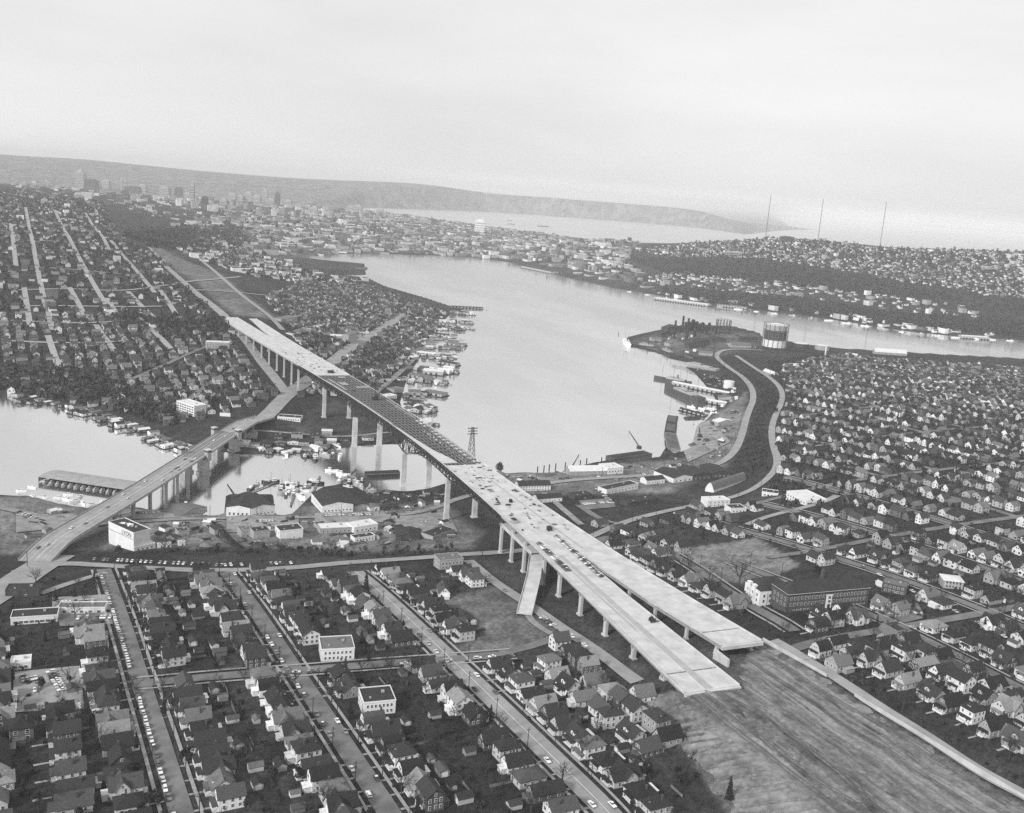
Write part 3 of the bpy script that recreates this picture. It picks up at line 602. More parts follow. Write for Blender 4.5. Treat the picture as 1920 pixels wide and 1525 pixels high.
for t0, t1, a, b in ((.40, .54, 470, 677), (.30, .36, 480, 600), (.62, .66, 260, 460)):
    slab(mid(XL, XLR if a > 465 else XR, t0), mid(XL, XLR if a > 465 else XR, t1), a, b, ZD+0.012, 0.01, 'concrete_damp', 'lane_strip', 14)
for f, a, b in ((XL, -750, 678), (XR, -738, 632)):
    for q0, q1 in ((a, YG0), (YG0, YG1), (YG1, b)):
        edge(f, q0, q1, -0.25 if f is XL else 0.25, 0.45, ZD-0.5, ZD+(0.95 if q0 != YG0 else 0.25), 'parapet', 'concrete')
edge(XLR, 467, 678, 0.2, 0.4, ZD-0.5, ZD+0.9, 'parapet', 'concrete'); edge(XRL, 470, 632, -0.2, 0.4, ZD-0.5, ZD+0.9, 'parapet', 'concrete')
edge(XLR, -750, -509, 0.2, 0.4, ZD-0.5, ZD+0.9, 'parapet', 'concrete'); edge(XRL, -738, -512, -0.2, 0.4, ZD-0.5, ZD+0.9, 'parapet', 'concrete')
edge(lambda y: (XL(y)+XR(y))/2, YG1, 467, 0, 0.5, ZD-0.5, ZD+0.6, 'median_curb', 'concrete'); edge(lambda y: (XL(y)+XR(y))/2, -509, YG0, 0, 0.5, ZD-0.5, ZD+0.6, 'median_curb', 'concrete')
# fascia girders under the decks outside the truss
for f, s_, a, b in ((XL, -1, 372, 677), (XR, 1, 372, 631), (XLR, 1, 468, 677), (XRL, -1, 480, 631), (XL, -1, -749, -300), (XR, 1, -737, -300)):
    edge(f, a, b, s_*1.9 if f in (XL, XR) else s_*1.9, 0.7, ZD-3.2, ZD-0.6, 'girder', 'concrete_old')
    edge(f, a, b, s_*9.0, 0.7, ZD-3.0, ZD-0.6, 'girder', 'concrete_old')
for f, g, y in ((XL, XLR, 679), (XRL, XR, 633), (XL, XLR, -751), (XRL, XR, -739)):
    mb = MB(); mb.bar((f(y), y, ZD-1.2), (g(y), y, ZD-1.2), 1.6, 2.3); bpart(mb, 'end_beam', 'concrete')
mb = MB(); mb.box((-16, 640, ZD-5), (1.4, 15, 8)); bpart(mb, 'wing_wall', 'concrete')
# open steelwork: floor beams and stringers still without slabs
ys = np.arange(YG0+3, YG1, 12.0)
for y in ys:
    mb = MB(); mb.bar((XL(y)-0.6, y, ZD-0.8), (XR(y)+0.6, y, ZD-0.8), 0.85, 1.3); bpart(mb, 'floor_beam', 'steel_pale')
for k in range(1, 10):
    t = k/10; f = mid(XL, XR, t); edge(f, YG0, YG1, 0, 0.45, ZD-0.75, ZD-0.1, 'stringer', 'steel_pale', 14.0)
def fillw(y): return float(np.interp(y, [60, 110, 170, 200, 228], [0.02, 0.07, 0.18, .34, .42]))
for a, b in zip(np.linspace(70, 220, 11)[:-1], np.linspace(70, 220, 11)[1:]): slab(XL, lambda y: XL(y)+(XR(y)-XL(y))*fillw(y), a, b-.1, ZD+0.02, 0.4)
for t0, t1, a, b in ((.03, .055, -180, 60), (.30, .5, -168, -150), (.58, .95, -140, -132), (.15, .22, -190, -120), (.86, .9, -60, 40), (.93, .97, 60, 200), (.55, .75, -205, -196)):
    slab(mid(XL, XR, t0), mid(XL, XR, t1), a, b, ZD+0.06, 0.12, 'concrete_old', 'form_panel')
# lower deck hung inside the truss, and its approach
def TL(y): return XL(y)-3.6
def TR(y): return XR(y)+8.0
for a, b in zip(np.linspace(-300, 372, 25)[:-1], np.linspace(-300, 372, 25)[1:]): slab(lambda y: TL(y)-3.5, lambda y: TR(y)+3.5, a+.1, b-.1, ZD-7.5, 0.5, 'wood_dark', 'lower_deck_slab', 1)
for a, b in zip(np.linspace(372, 440, 4)[:-1], np.linspace(372, 440, 4)[1:]): slab(lambda y: XL(y)-2.2, lambda y: XL(y)-14, a+.1, b-.1, ZD-8.5, 0.6, 'concrete', 'lower_deck_slab', 2)
edge(XL, 374, 440, -2.2, 0.4, ZD-11, ZD-7.7, 'parapet', 'concrete')
for f_, s_ in ((lambda y: XL(y)-3.6, -.9), (lambda y: XR(y)+8.0, .9)): edge(f_, -300, 372, s_, .5, ZD-8.6, ZD-6.7, 'lower_girder', 'steel_dark')
# haunched deck trusses
PY = [(-300, 9.0), (-190, 13), (-131, 10), (-72, 24), (12, 11.5), (97, 24), (164, 11), (230, 13), (300, 10), (372, 9)]
def depth(y):
    for (a, da), (b, db) in zip(PY[:-1], PY[1:]):
        if a <= y <= b:
            t = (y-a)/(b-a); t = t**1.9 if db > da else 1-(1-t)**1.9
            return da+(db-da)*t
    return 8.0
yn = np.linspace(-300, 372, 73)
for fx in (TL, TR):
    mt, mbm = MB(), MB()
    for i, y in enumerate(yn[:-1]):
        y2 = yn[i+1]
        mt.bar((fx(y), y, ZD-1.9), (fx(y2), y2, ZD-1.9), 0.8, 0.9); mbm.bar((fx(y), y, ZD-depth(y)), (fx(y2), y2, ZD-depth(y2)), 0.9, 0.9)
    bpart(mt, 'top_chord', 'steel_grey'); bpart(mbm, 'bottom_chord', 'steel_grey')
    for i, y in enumerate(yn):
        mb = MB(); mb.bar((fx(y), y, ZD-2), (fx(y), y, ZD-depth(y)), 0.7); bpart(mb, 'vertical', 'steel_grey')
        if i < len(yn)-1:
            y2 = yn[i+1]; mb = MB()
            if i % 2: mb.bar((fx(y), y, ZD-2), (fx(y2), y2, ZD-depth(y2)), 0.85)
            else: mb.bar((fx(y), y, ZD-depth(y)), (fx(y2), y2, ZD-2), 0.85)
            bpart(mb, 'diagonal', 'steel_grey')
            if depth(y) < 16:
                mb = MB()
                if i % 2: mb.bar((fx(y), y, ZD-depth(y)), (fx(y2), y2, ZD-2), 0.5)
                else: mb.bar((fx(y), y, ZD-2), (fx(y2), y2, ZD-depth(y2)), 0.5)
                bpart(mb, 'counter_diagonal', 'steel_dark')
for i in range(0, len(yn), 2):
    y = yn[i]; mb = MB(); z = ZD-depth(y); mb.bar((TL(y), y, z), (TR(y), y, z), 0.5)
    if depth(y) > 11: mb.bar((TL(y), y, z), (TR(y), y, ZD-8.5), 0.35); mb.bar((TR(y), y, z), (TL(y), y, ZD-8.5), 0.35)
    bpart(mb, 'cross_brace', 'steel_grey')
# piers
def column(x, y, ztop, wx, wy, name='pier_column', flare=1.12, m='concrete'):
    zb = max(float(H(x, y)), -3.0)-1.5; mb = MB(); mb.box((x, y, (zb+ztop)/2), (wx*flare, wy*flare, ztop-zb), math.atan(-0.05), taper=1/flare)
    mb.box((x, y, zb+1.6), (wx*1.5, wy*1.5, 2.0)); bpart(mb, name, m)
for y, wd in ((-72, 5.4), (97, 5.4), (-190, 4.2), (230, 4.2)):
    for fx in (TL, TR): column(fx(y), y, ZD-depth(y)-0.4, wd, wd*0.9)
column(TL(-300), -300, ZD-8.5, 2.6, 3.2); column(TR(-300), -300, ZD-8.5, 2.6, 3.2)
for y in (372, 397, 424, 464, 494, 532, 572, 612, 650):
    f2 = XR if y < 467 else XLR
    for fx, s_ in ((XL, -3.2), (f2, 3.2)): column(fx(y)+s_, y, ZD-3.2-(5.4 if y < 380 else 0), 1.9, 3.6, flare=1.0)
    mb = MB(); mb.bar((XL(y)-1.2, y, ZD-3.9-(5.4 if y < 380 else 0)), (f2(y)+1.2, y, ZD-3.9-(5.4 if y < 380 else 0)), 1.7, 1.5); bpart(mb, 'pier_cap', 'concrete_old')
for y in (500, 535, 566, 598, 626):
    for fx, s_ in ((XRL, -2.4), (XR, 2.4)): column(fx(y)+s_, y, ZD-3.2, 1.5, 2.4, flare=1.0)
for y in (-330, -365, -400, -440, -480, -525, -570, -620):
    f2 = XR if y > -509 else XLR
    for fx, s_ in ((XL, -3.4), (f2, 3.4)): column(fx(y)+s_, y, ZD-3.2, 2.2, 2.8, flare=1.0)
    mb = MB(); mb.bar((XL(y)-1.5, y, ZD-3.7), (f2(y)+1.5, y, ZD-3.7), 1.6, 1.4); bpart(mb, 'pier_cap', 'concrete_old')
# descending ramp to the cleared lot
RC = [(8, 418, 51.5), (17, 440, 50.5), (34, 474, 47.0), (60, 519, 0)]
RC[3] = (60, 519, float(H(60, 519))+2.4)
ra = np.array([np.array([np.interp(t, [0, .22, .58, 1], [q[i] for q in RC]) for i in range(3)]) for t in np.linspace(0, 1, 13)])
tg = np.gradient(ra[:, :2], axis=0); tg /= np.linalg.norm(tg, axis=1)[:, None]; nm = np.stack([-tg[:, 1], tg[:, 0]], 1)
def rib3(c, n_, o0, o1, z0, z1, name, m):
    mb = MB()
    for i in range(len(c)-1):
        vs = []
        for k in (i, i+1):
            for o_, z_ in ((o0, z0), (o1, z0), (o1, z1), (o0, z1)): vs.append((c[k][0]+n_[k][0]*o_, c[k][1]+n_[k][1]*o_, c[k][2]+z_))
        mb.add(vs, [(0, 1, 5, 4), (1, 2, 6, 5), (2, 3, 7, 6), (3, 0, 4, 7), (3, 2, 1, 0), (4, 5, 6, 7)])
    return bpart(mb, name, m)
rib3(ra, nm, -5.2, 5.2, -1.2, 0, 'ramp_slab', 'concrete')
for s_ in (-1, 1): rib3(ra, nm, s_*5.2-0.2, s_*5.2+0.2, -1.4, 1.0, 'parapet', 'concrete')
for i in (4, 7, 10):
    for s_ in (-1, 1):
        q = ra[i][:2]+nm[i]*s_*3; column(q[0], q[1], ra[i][2]-1.2, 1.2, 1.2, flare=1.0)
# loose timber scaffolding hung at the north main pier
for k in range(9):
    y = 97+k*12; mb = MB(); mb.bar((TL(y)+2, y, ZD-depth(y)-1.0), (TR(y)-6, y, ZD-depth(y)-1.0), 0.7, 0.25); bpart(mb, 'scaffold_plank', 'wood_grey')
# clutter left on the deck: forms, boards, sheds (each its own thing)
rnd = random.Random(3)
CL = [('timber_stack', 'stack of boards on the deck'), ('plywood_sheet', 'loose plywood on the deck'), ('steel_bundle', 'bundle of bars on the deck')]
CLN = {}
def deckpt(t, y): return (XL(y)*(1-t)+XR(y)*t, y, ZD+0.03)
NCL = 0
for y0, y1, n_ in ((228, 420, 78), (-400, -225, 36), (-210, 60, 14)):
    for k in range(n_):
        t, y = rnd.uniform(.06, .92), rnd.uniform(y0, y1); c = deckpt(t, y); kd = rnd.choice((0, 0, 1, 2)); mb = MB(); rz = rnd.choice((0, 1.57))+rnd.uniform(-.25, .25)
        L_ = rnd.uniform(1.8, 4.5)
        if kd == 0:
            for j in range(rnd.randint(2, 4)): mb.box((rnd.uniform(-.3, .3), rnd.uniform(-.3, .3), .15+.28*j), (L_, rnd.uniform(.8, 1.6), .25), rnd.uniform(-.1, .1))
        elif kd == 1: mb.box((0, 0, .1), (2.4, 1.3, .12)); mb.box((.4, .3, .2), (2.4, 1.2, .08), .2)
        else:
            for j in range(5): mb.bar((-L_/2, j*.22, .15), (L_/2, j*.22+rnd.uniform(-.2, .2), .15), .14)
        o = mb.build(CL[kd][0], rnd.choice(['wood_dark', 'wood_grey', 'steel_grey', 'wood_grey', 'grey_wall']), None, c); o.rotation_euler = (0, 0, rz)
        CLN.setdefault((kd, y0), []).append((y, o))
for (kd, y0), L_ in CLN.items():
    where = {228: 'north of the open steel', -400: 'south of the open steel', -210: 'over the open steel'}[y0]
    for i, (y, o) in enumerate(sorted(L_, key=lambda q: -q[0])): tag(o, '%s, %s from near end, %s' % (CL[kd][1], ordw(i), where), 'building material', 'loose material on the bridge deck')
def shed_on_deck(t, y, label, d, m):
    c = deckpt(t, y); e = empty('site_shed', c, 0.05); tag(e, label, 'shed')
    a = MB(); a.box((0, 0, d[2]/2), d); a.build('wall', m, e)
    a = MB(); a.box((0, 0, d[2]+.12), (d[0]+.5, d[1]+.5, .22)); a.build('roof', 'tar_roof', e); a = MB(); a.box((0, -d[1]/2-.04, 1.0), (.9, .08, 2)); a.build('door', 'wood_dark', e)
shed_on_deck(.50, 418, 'dark site shed standing on the deck median beside the first parked cars', (3.2, 4.2, 3.0), 'wood_dark')
shed_on_deck(.08, 395, 'pale grey site shed by the left parapet of the deck', (3.4, 5.5, 3.0), 'grey_wall')
shed_on_deck(.45, 345, 'small dark tool shed on the deck median farther out', (2.2, 2.6, 2.4), 'wood_dark')
shed_on_deck(.55, -232, 'dark machine shed on the deck just beyond the open steel', (7, 9, 2.6), 'wood_dark')
# derrick crane standing on the steelwork
DC = empty('derrick_crane', (XL(-62)*.45+XR(-62)*.55, -62, ZD)); tag(DC, 'dark derrick crane with raised booms standing on the open steelwork', 'crane')
mb = MB(); mb.box((0, 0, 1.8), (6, 7, 3.6)); mb.box((-2, 1, 4.2), (3, 3, 1.6)); mb.build('machine_house', 'steel_dark', DC)
mb = MB()
for sx in (-.7, .7): mb.bar((sx, 0, 2), (sx*.5, 0, 27), .45)
for k in range(9): mb.bar((-.7, 0, 3+2.6*k), (.7, 0, 4.5+2.6*k), .3)
mb.build('mast', 'steel_dark', DC)
for tip in ((-14, -14, 30), (-20, -4, 22), (-9, 8, 19)):
    mb = MB(); mb.bar((0, -.5, 2), tip, .5); mb.bar((0, .5, 2), tip, .5); mb.build('boom', 'steel_dark', DC)
mb = MB(); mb.bar((0, 0, 27), (-14, -14, 30), .15); mb.bar((-14, -14, 30), (-14, -14, 4), .15); mb.build('cable', 'steel_dark', DC)

# ------------------------------------------------------------------ the bascule bridge at left
UB = empty('bascule_bridge', (222, 8, 0)); tag(UB, 'older concrete bascule bridge carrying traffic low over the canal at left', 'bridge')
uc = np.array(resample([np.array(q, float) for q in chaikin([(372, 300), (362, 276), (300, 158), (233, 24), (196, -50), (152, -132), (122, -185)], 1)], 9.0))
ut = np.gradient(uc, axis=0); ut /= np.linalg.norm(ut, axis=1)[:, None]; un = np.stack([-ut[:, 1], ut[:, 0]], 1)
us = np.concatenate([[0], np.cumsum(np.linalg.norm(np.diff(uc, axis=0), axis=1))])
UZ = np.interp(us, [0, 40, 190, 340, 480, us[-1]], [float(H(372, 300))+.5, 25.0, 21.5, 20.0, 20.0, float(H(122, -185))+.6])
def upart(mb, name, m): return mb.build(name, m, UB, (-222, -8, 0))
def uspot(s_, o_=0): 
    x = np.interp(s_, us, uc[:, 0]); y = np.interp(s_, us, uc[:, 1]); nx = np.interp(s_, us, un[:, 0]); ny = np.interp(s_, us, un[:, 1])
    return x+nx*o_, y+ny*o_, float(np.interp(s_, us, UZ))
def urib(s0, s1, o0, o1, z0, z1, name, m, step=9):
    k = max(1, int((s1-s0)/step)); mb = MB(); ss = np.linspace(s0, s1, k+1)
    for a, b in zip(ss[:-1], ss[1:]):
        vs = []
        for q in (a, b):
            for o_, z_ in ((o0, z0), (o1, z0), (o1, z1), (o0, z1)): x, y, z = uspot(q, o_); vs.append((x, y, z+z_))
        mb.add(vs, [(0, 1, 5, 4), (1, 2, 6, 5), (2, 3, 7, 6), (3, 0, 4, 7), (3, 2, 1, 0), (4, 5, 6, 7)])
    return upart(mb, name, m)
def s_at(x, y): return us[np.argmin((uc[:, 0]-x)**2+(uc[:, 1]-y)**2)]
SB1, SB2 = s_at(226, 15), s_at(187, -68); SEND = us[-1]
for a, b, m in ((0, SB1-12, 'road_light'), (SB1-12, SB2+12, 'steel_pale'), (SB2+12, SEND, 'road_light')):
    k = max(1, int((b-a)/28)); q = np.linspace(a, b, k+1)
    for i in range(k): urib(q[i], q[i+1]-.1, -9.2, 9.2, -.9, 0, 'deck_slab', m)
    for s_ in (-1, 1):
        urib(a, b, s_*9.3, s_*12.2, -.8, .22, 'footway', 'walk'); urib(a, b, s_*12.2, s_*12.6, -1.2, 1.2, 'parapet', 'concrete_old')
    for o_ in (-8, -3, 3, 8): urib(a, b, o_-.5, o_+.5, -3.2, -.9, 'girder', 'steel_grey')
for o_ in (-.3, .3): urib(0, SEND, o_-.09, o_+.09, 0, .03, 'centre_line', 'road_paint')
for o_ in (-4.5, 4.5): urib(0, SEND, o_-.08, o_+.08, 0, .03, 'lane_line', 'road_paint')
for s_ in [s_at(*q) for q in ((318, 195), (302, 162), (287, 132), (272, 102), (258, 76), (245, 50))] + [s_at(168, -104), s_at(152, -132)]:
    for o_ in (-8, 8):
        x, y, z = uspot(s_, o_); zb = max(-3, float(H(x, y)))-1; mb = MB(); mb.box((x, y, (zb+z-3)/2), (2.2, 2.8, z-3-zb), .5); upart(mb, 'pier_column', 'concrete_old')
    a, b = uspot(s_, -10), uspot(s_, 10); mb = MB(); mb.bar((a[0], a[1], a[2]-3.8), (b[0], b[1], b[2]-3.8), 2, 1.4); upart(mb, 'pier_cap', 'concrete_old')
for s_ in (SB1, SB2):
    for o_ in (-9.5, 9.5):
        x, y, z = uspot(s_, o_); mb = MB(); mb.box((x, y, (z-4)/2-1), (9, 9.5, z-1), .5); mb.box((x, y, 1), (11, 12, 3), .5); upart(mb, 'bascule_pier', 'concrete_old')
        x, y, z = uspot(s_, o_*1.52); mb = MB(); mb.box((x, y, z+1), (5, 6, 12), .5); upart(mb, 'control_tower', 'concrete_old')
        mb = MB(); mb.box((x, y, z+5.2), (5.12, 6.12, 1.6), .5); upart(mb, 'window_band', 'pane'); mb = MB(); mb.box((x, y, z+7.2), (5.8, 6.8, .5), .5); upart(mb, 'tower_roof', 'concrete')
STREETS.append((uc, 13.0))
# ------------------------------------------------------------------ houses
def gable_wall(mb, cx, cy, w_, d_, z0, h, rise, axis, mi=0):
    x0, x1, y0, y1 = cx-w_/2, cx+w_/2, cy-d_/2, cy+d_/2
    vs = [(x0, y0, z0), (x1, y0, z0), (x1, y1, z0), (x0, y1, z0), (x0, y0, h), (x1, y0, h), (x1, y1, h), (x0, y1, h)]
    fs = [(0, 1, 5, 4), (1, 2, 6, 5), (2, 3, 7, 6), (3, 0, 4, 7)]
    if axis == 'y': vs += [(cx, y0, h+rise), (cx, y1, h+rise)]; fs += [(4, 5, 8), (6, 7, 9)]
    else: vs += [(x0, cy, h+rise), (x1, cy, h+rise)]; fs += [(5, 6, 9), (7, 4, 8)]
    mb.add(vs, fs, mi)
def gable_roof(mb, cx, cy, w_, d_, z, rise, axis, o=0.55, t=0.22, mi=0):
    hw, L = (w_/2, d_/2+o) if axis == 'y' else (d_/2, w_/2+o)
    s_ = rise/hw; prof = [(-hw-o, z-s_*o), (0, z+rise), (hw+o, z-s_*o)]
    vs = []
    for l_ in (-L, L):
        for a, b in prof: vs.append((a, l_, b+t))
        for a, b in prof: vs.append((a, l_, b))
    fs = [(0, 1, 7, 6), (1, 2, 8, 7), (10, 4, 3, 9), (11, 5, 4, 10), (0, 6, 9, 3), (2, 5, 11, 8), (0, 3, 4, 1), (1, 4, 5, 2), (6, 7, 10, 9), (7, 8, 11, 10)]
    if axis == 'y': vs = [(cx+a, cy+b, c) for a, b, c in vs]; fs = [f[::-1] for f in fs]
    else: vs = [(cx+b, cy+a, c) for a, b, c in vs]
    mb.add(vs, fs, mi)
def hip_roof(mb, cx, cy, w_, d_, z, rise, o=0.6, t=0.2, mi=0):
    x0, x1, y0, y1 = cx-w_/2-o, cx+w_/2+o, cy-d_/2-o, cy+d_/2+o
    if w_ >= d_: r_ = (w_-d_)/2+0.3; rg = [(cx-r_, cy, z+rise), (cx+r_, cy, z+rise)]
    else: r_ = (d_-w_)/2+0.3; rg = [(cx, cy-r_, z+rise), (cx, cy+r_, z+rise)]
    vs = [(x0, y0, z), (x1, y0, z), (x1, y1, z), (x0, y1, z), (x0, y0, z-t), (x1, y0, z-t), (x1, y1, z-t), (x0, y1, z-t)]+rg
    if w_ >= d_: fs = [(0, 1, 9, 8), (1, 2, 9), (2, 3, 8, 9), (3, 0, 8)]
    else: fs = [(0, 1, 8), (1, 2, 9, 8), (2, 3, 9), (3, 0, 8, 9)]
    fs += [(0, 4, 5, 1), (1, 5, 6, 2), (2, 6, 7, 3), (3, 7, 4, 0), (7, 6, 5, 4)]
    mb.add(vs, fs, mi)
def gambrel(mbw, mbr, w_, d_, z0, h, rise):
    k = w_/2; pr = [(-k, h), (-k*.62, h+rise*.68), (0, h+rise), (k*.62, h+rise*.68), (k, h)]
    vs = [(-k, -d_/2, z0), (k, -d_/2, z0), (k, d_/2, z0), (-k, d_/2, z0)]
    mbw.add(vs+[(k, -d_/2, h), (k, d_/2, h), (-k, -d_/2, h), (-k, d_/2, h)], [(1, 2, 5, 4), (3, 0, 6, 7)])
    for sg in (-1, 1):
        q = [(-k, sg*d_/2, z0), (k, sg*d_/2, z0)]+[(a, sg*d_/2, b) for a, b in reversed(pr)]; f = tuple(range(len(q))); mbw.add(q, [f if sg < 0 else f[::-1]])
    for (a, b), (c, e) in zip(pr[:-1], pr[1:]):
        mbr.bar(((a+c)/2, -d_/2-.4, (b+e)/2+.12), ((a+c)/2, d_/2+.4, (b+e)/2+.12), math.hypot(c-a, e-b)+.15, .2, up=(-(e-b), 0, c-a))
def window_mesh(w_, h):
    mb = MB(); mb.box((0, 0, 0), (w_+.34, .12, h+.34), 0, 0); mb.box((0, -.05, 0), (w_, .08, h), 0, 1); mb.box((0, -.08, 0), (w_, .06, .09), 0, 0)
    return mb.mesh('window', ['trim', 'pane'])
WM = {'s': window_mesh(1.0, 1.4), 'm': window_mesh(1.5, 1.5), 'l': window_mesh(2.3, 1.6), 't': window_mesh(.9, 1.1)}
WS = {'s': (1.0, 1.4), 'm': (1.5, 1.5), 'l': (2.3, 1.6), 't': (.9, 1.1)}
_mb = MB(); _mb.box((0, 0, 1.05), (1.25, .14, 2.3), 0, 0); _mb.box((0, -.06, 1.0), (.95, .08, 2.0), 0, 1); DOORM = _mb.mesh('door', ['trim', 'wood_dark'])
_mb = MB(); _mb.box((0, 0, 0), (.75, .75, 3.2)); _mb.box((0, 0, 1.55), (.95, .95, .25)); CHIM = _mb.mesh('chimney', 'brick_dark')
PROTO = []
def proto(kind, w_, d_, h, rise, roof, two=False, porch=None, dormer=None, wing=None, chim=None):
    W_, Rf = MB(), MB(); wins = []; z0 = -2.0; extra = []
    if roof == 'gambrel': gambrel(W_, Rf, w_, d_, z0, h, rise)
    elif roof == 'hip':
        W_.add([(-w_/2, -d_/2, z0), (w_/2, -d_/2, z0), (w_/2, d_/2, z0), (-w_/2, d_/2, z0), (-w_/2, -d_/2, h), (w_/2, -d_/2, h), (w_/2, d_/2, h), (-w_/2, d_/2, h)], [(0, 1, 5, 4), (1, 2, 6, 5), (2, 3, 7, 6), (3, 0, 4, 7), (4, 5, 6, 7)]); hip_roof(Rf, 0, 0, w_, d_, h, rise)
    else: gable_wall(W_, 0, 0, w_, d_, z0, h, rise, roof); gable_roof(Rf, 0, 0, w_, d_, h, rise, roof)
    fl = [1.9]+([4.7] if h > 5.2 else [])
    for z in fl:
        for x in ((-w_*.27, w_*.27) if z > 2 or porch is None else (-w_*.28,)): wins.append((x, -d_/2, z, 0, 'l' if z < 2 else 's'))
        for x in (-w_*.25, w_*.25): wins.append((x, d_/2, z, math.pi, 'm'))
        for y in (-d_*.3, d_*.02, d_*.3):
            wins.append((w_/2, y, z, math.pi/2, 's' if y else 'm')); wins.append((-w_/2, y, z, -math.pi/2, 's'))
    if roof in ('y', 'gambrel') and rise > 2.6:
        for sg in (-1, 1):
            for x in (-.75, .75): wins.append((x, sg*d_/2, h+rise*.32, 0 if sg < 0 else math.pi, 't'))
    if roof == 'x' and rise > 2.6:
        for sg in (-1, 1): wins.append((sg*w_/2, 0, h+rise*.32, sg*math.pi/2, 't'))
    if wing:                                # a cross gable
        wy, ww, wr = wing; gable_wall(W_, 0, wy, w_+1.6, ww, z0, h, wr, 'x'); gable_roof(Rf, 0, wy, w_+1.6, ww, h, wr, 'x', mi=0)
        wins = [q for q in wins if not (abs(q[0]) > w_/2-.01 and abs(q[1]-wy) < ww/2+.6)]
        for sg in (-1, 1): wins.append((sg*(w_/2+.8), wy, 1.9, sg*math.pi/2, 'm')); wins.append((sg*(w_/2+.8), wy, h+wr*.3, sg*math.pi/2, 't'))
    if dormer:
        kind_d, yy, dw = dormer; zz = h+rise*.30; dd = 2.6
        gable_wall(W_, 0, yy, dw, dd, zz-1.2, zz+1.1, .8, 'y')
        if kind_d == 'gable': gable_roof(Rf, 0, yy, dw, dd, zz+1.1, .8, 'y', .25, .15)
        else: hip_roof(Rf, 0, yy, dw, dd+1, zz+1.2, .8, .3, .15)
        wins.append((0, yy-dd/2, zz+.45, 0, 't'))
    parts = [('wall', W_.mesh('wall', 'paint'), 'w', (0, 0, 0), 0), ('roof', Rf.mesh('roof', 'shingle'), 'r', (0, 0, 0), 0)]
    if porch:
        pw, pd_ = porch; pm = MB(); pm.box((0, -d_/2-pd_/2, -.7), (pw, pd_, 2.2), 0, 0)
        for x in (-pw/2+.2, pw/2-.2): pm.box((x, -d_/2-pd_+.2, 1.5), (.3, .3, 2.4), 0, 0)
        pm.box((0, -d_/2-pd_/2, 2.85), (pw+.5, pd_+.5, .3), 0, 1); parts.append(('porch', pm.mesh('porch', ['trim', 'shingle']), 'r', (0, 0, 0), 0))
    pm = MB(); pm.box((w_*.12, -d_/2-5.2, -.35), (1.2, 7.0, .12)); parts.append(('garden_path', pm.mesh('garden_path', 'walk'), None, (0, 0, 0), 0))
    pm = MB(); pm.box((-w_*.12, d_/2+1.4, .3), (w_*.55, 2.8, 4.4), 0, 0); pm.box((-w_*.12, d_/2+1.5, 2.62), (w_*.55+.5, 3.2, .2), 0, 1); parts.append(('extension', pm.mesh('extension', ['paint', 'shingle']), 'w', (0, 0, 0), 0))
    parts.append(('door', DOORM, None, (w_*.12, -d_/2-.02, .02), 0))
    if chim: parts.append(('chimney', CHIM, 'c', (chim[0], chim[1], h+rise*chim[2]), 0))
    # the same house with its panes set in the wall, for the ones too far to show them apart
    PROTO.append(dict(kind=kind, parts=parts, wins=wins, size=(w_, d_, h+rise)))
    F = MB(); F.v, F.f, F.m = list(W_.v), list(W_.f), [0]*len(W_.f)
    for x, y, z, rz, k in wins:
        w2, h2 = WS[k]; F.box((x+math.sin(rz)*.03, y-math.cos(rz)*.03, z), (w2+.3, .1, h2+.3), rz, 1); F.box((x+math.sin(rz)*.08, y-math.cos(rz)*.08, z), (w2, .06, h2), rz, 2)
    PROTO[-1]['far_wall'] = F.mesh('wall', ['paint', 'trim', 'pane'])
proto('front-gabled', 8.0, 12.0, 3.9, 4.3, 'y', porch=(6.5, 2.4), chim=(1.8, 1, .8))
proto('side-gabled', 10.5, 9.0, 3.9, 3.8, 'x', porch=(7, 2.2), dormer=('gable', -2.6, 2.8), chim=(-4.2, .5, .9))
proto('two-storey hip-roofed', 9.0, 10.0, 6.4, 2.9, 'hip', porch=(8, 2.4), dormer=('hip', -2.4, 2.2), chim=(2, 1.5, .75))
proto('low hip-roofed', 9.5, 11.5, 3.8, 2.9, 'hip', porch=(5, 2), chim=(2.2, 1, .7))
proto('cross-gabled', 8.0, 13.0, 4.2, 4.0, 'y', porch=(5, 2.2), wing=(1.5, 6.0, 3.6), chim=(0, 5, .98))
proto('tall front-gabled', 7.8, 10.5, 6.3, 3.7, 'y', porch=(7, 2.2), chim=(1.5, 1.5, .85))
proto('gambrel-roofed', 8.4, 9.5, 3.6, 4.4, 'gambrel', porch=(6, 2.0), chim=(0, 3.8, 1.0))
proto('long gabled', 7.6, 13.5, 3.7, 2.9, 'y', chim=(1.6, 2, .75))
proto('two-storey side-gabled', 10.0, 8.6, 6.2, 3.0, 'x', porch=(4, 1.8), chim=(4.3, .5, .9))
WTONE = [(0.72, 'white'), (0.66, 'white'), (0.55, 'cream'), (0.45, 'light grey'), (0.30, 'grey'), (0.08, 'dark'), (0.12, 'dark brick')]
RTONE = [(0.018, 'black'), (0.025, 'black'), (0.035, 'dark grey'), (0.065, 'grey'), (0.13, 'pale grey'), (0.22, 'light')]
CAND = []                                   # every house site
OCC = []                                    # (x, y, radius) taken ground
def street_clear(x, y, m=5.5):
    for p, hw in STREETS:
        if np.min((p[:, 0]-x)**2+(p[:, 1]-y)**2) < (hw+m)**2: return False
    return True
def pip(px, py, poly):
    c = False; n_ = len(poly)
    for i in range(n_):
        x0, y0 = poly[i]; x1, y1 = poly[(i+1) % n_]
        if (y0 > py) != (y1 > py) and px < (x1-x0)*(py-y0)/(y1-y0)+x0: c = not c
    return c
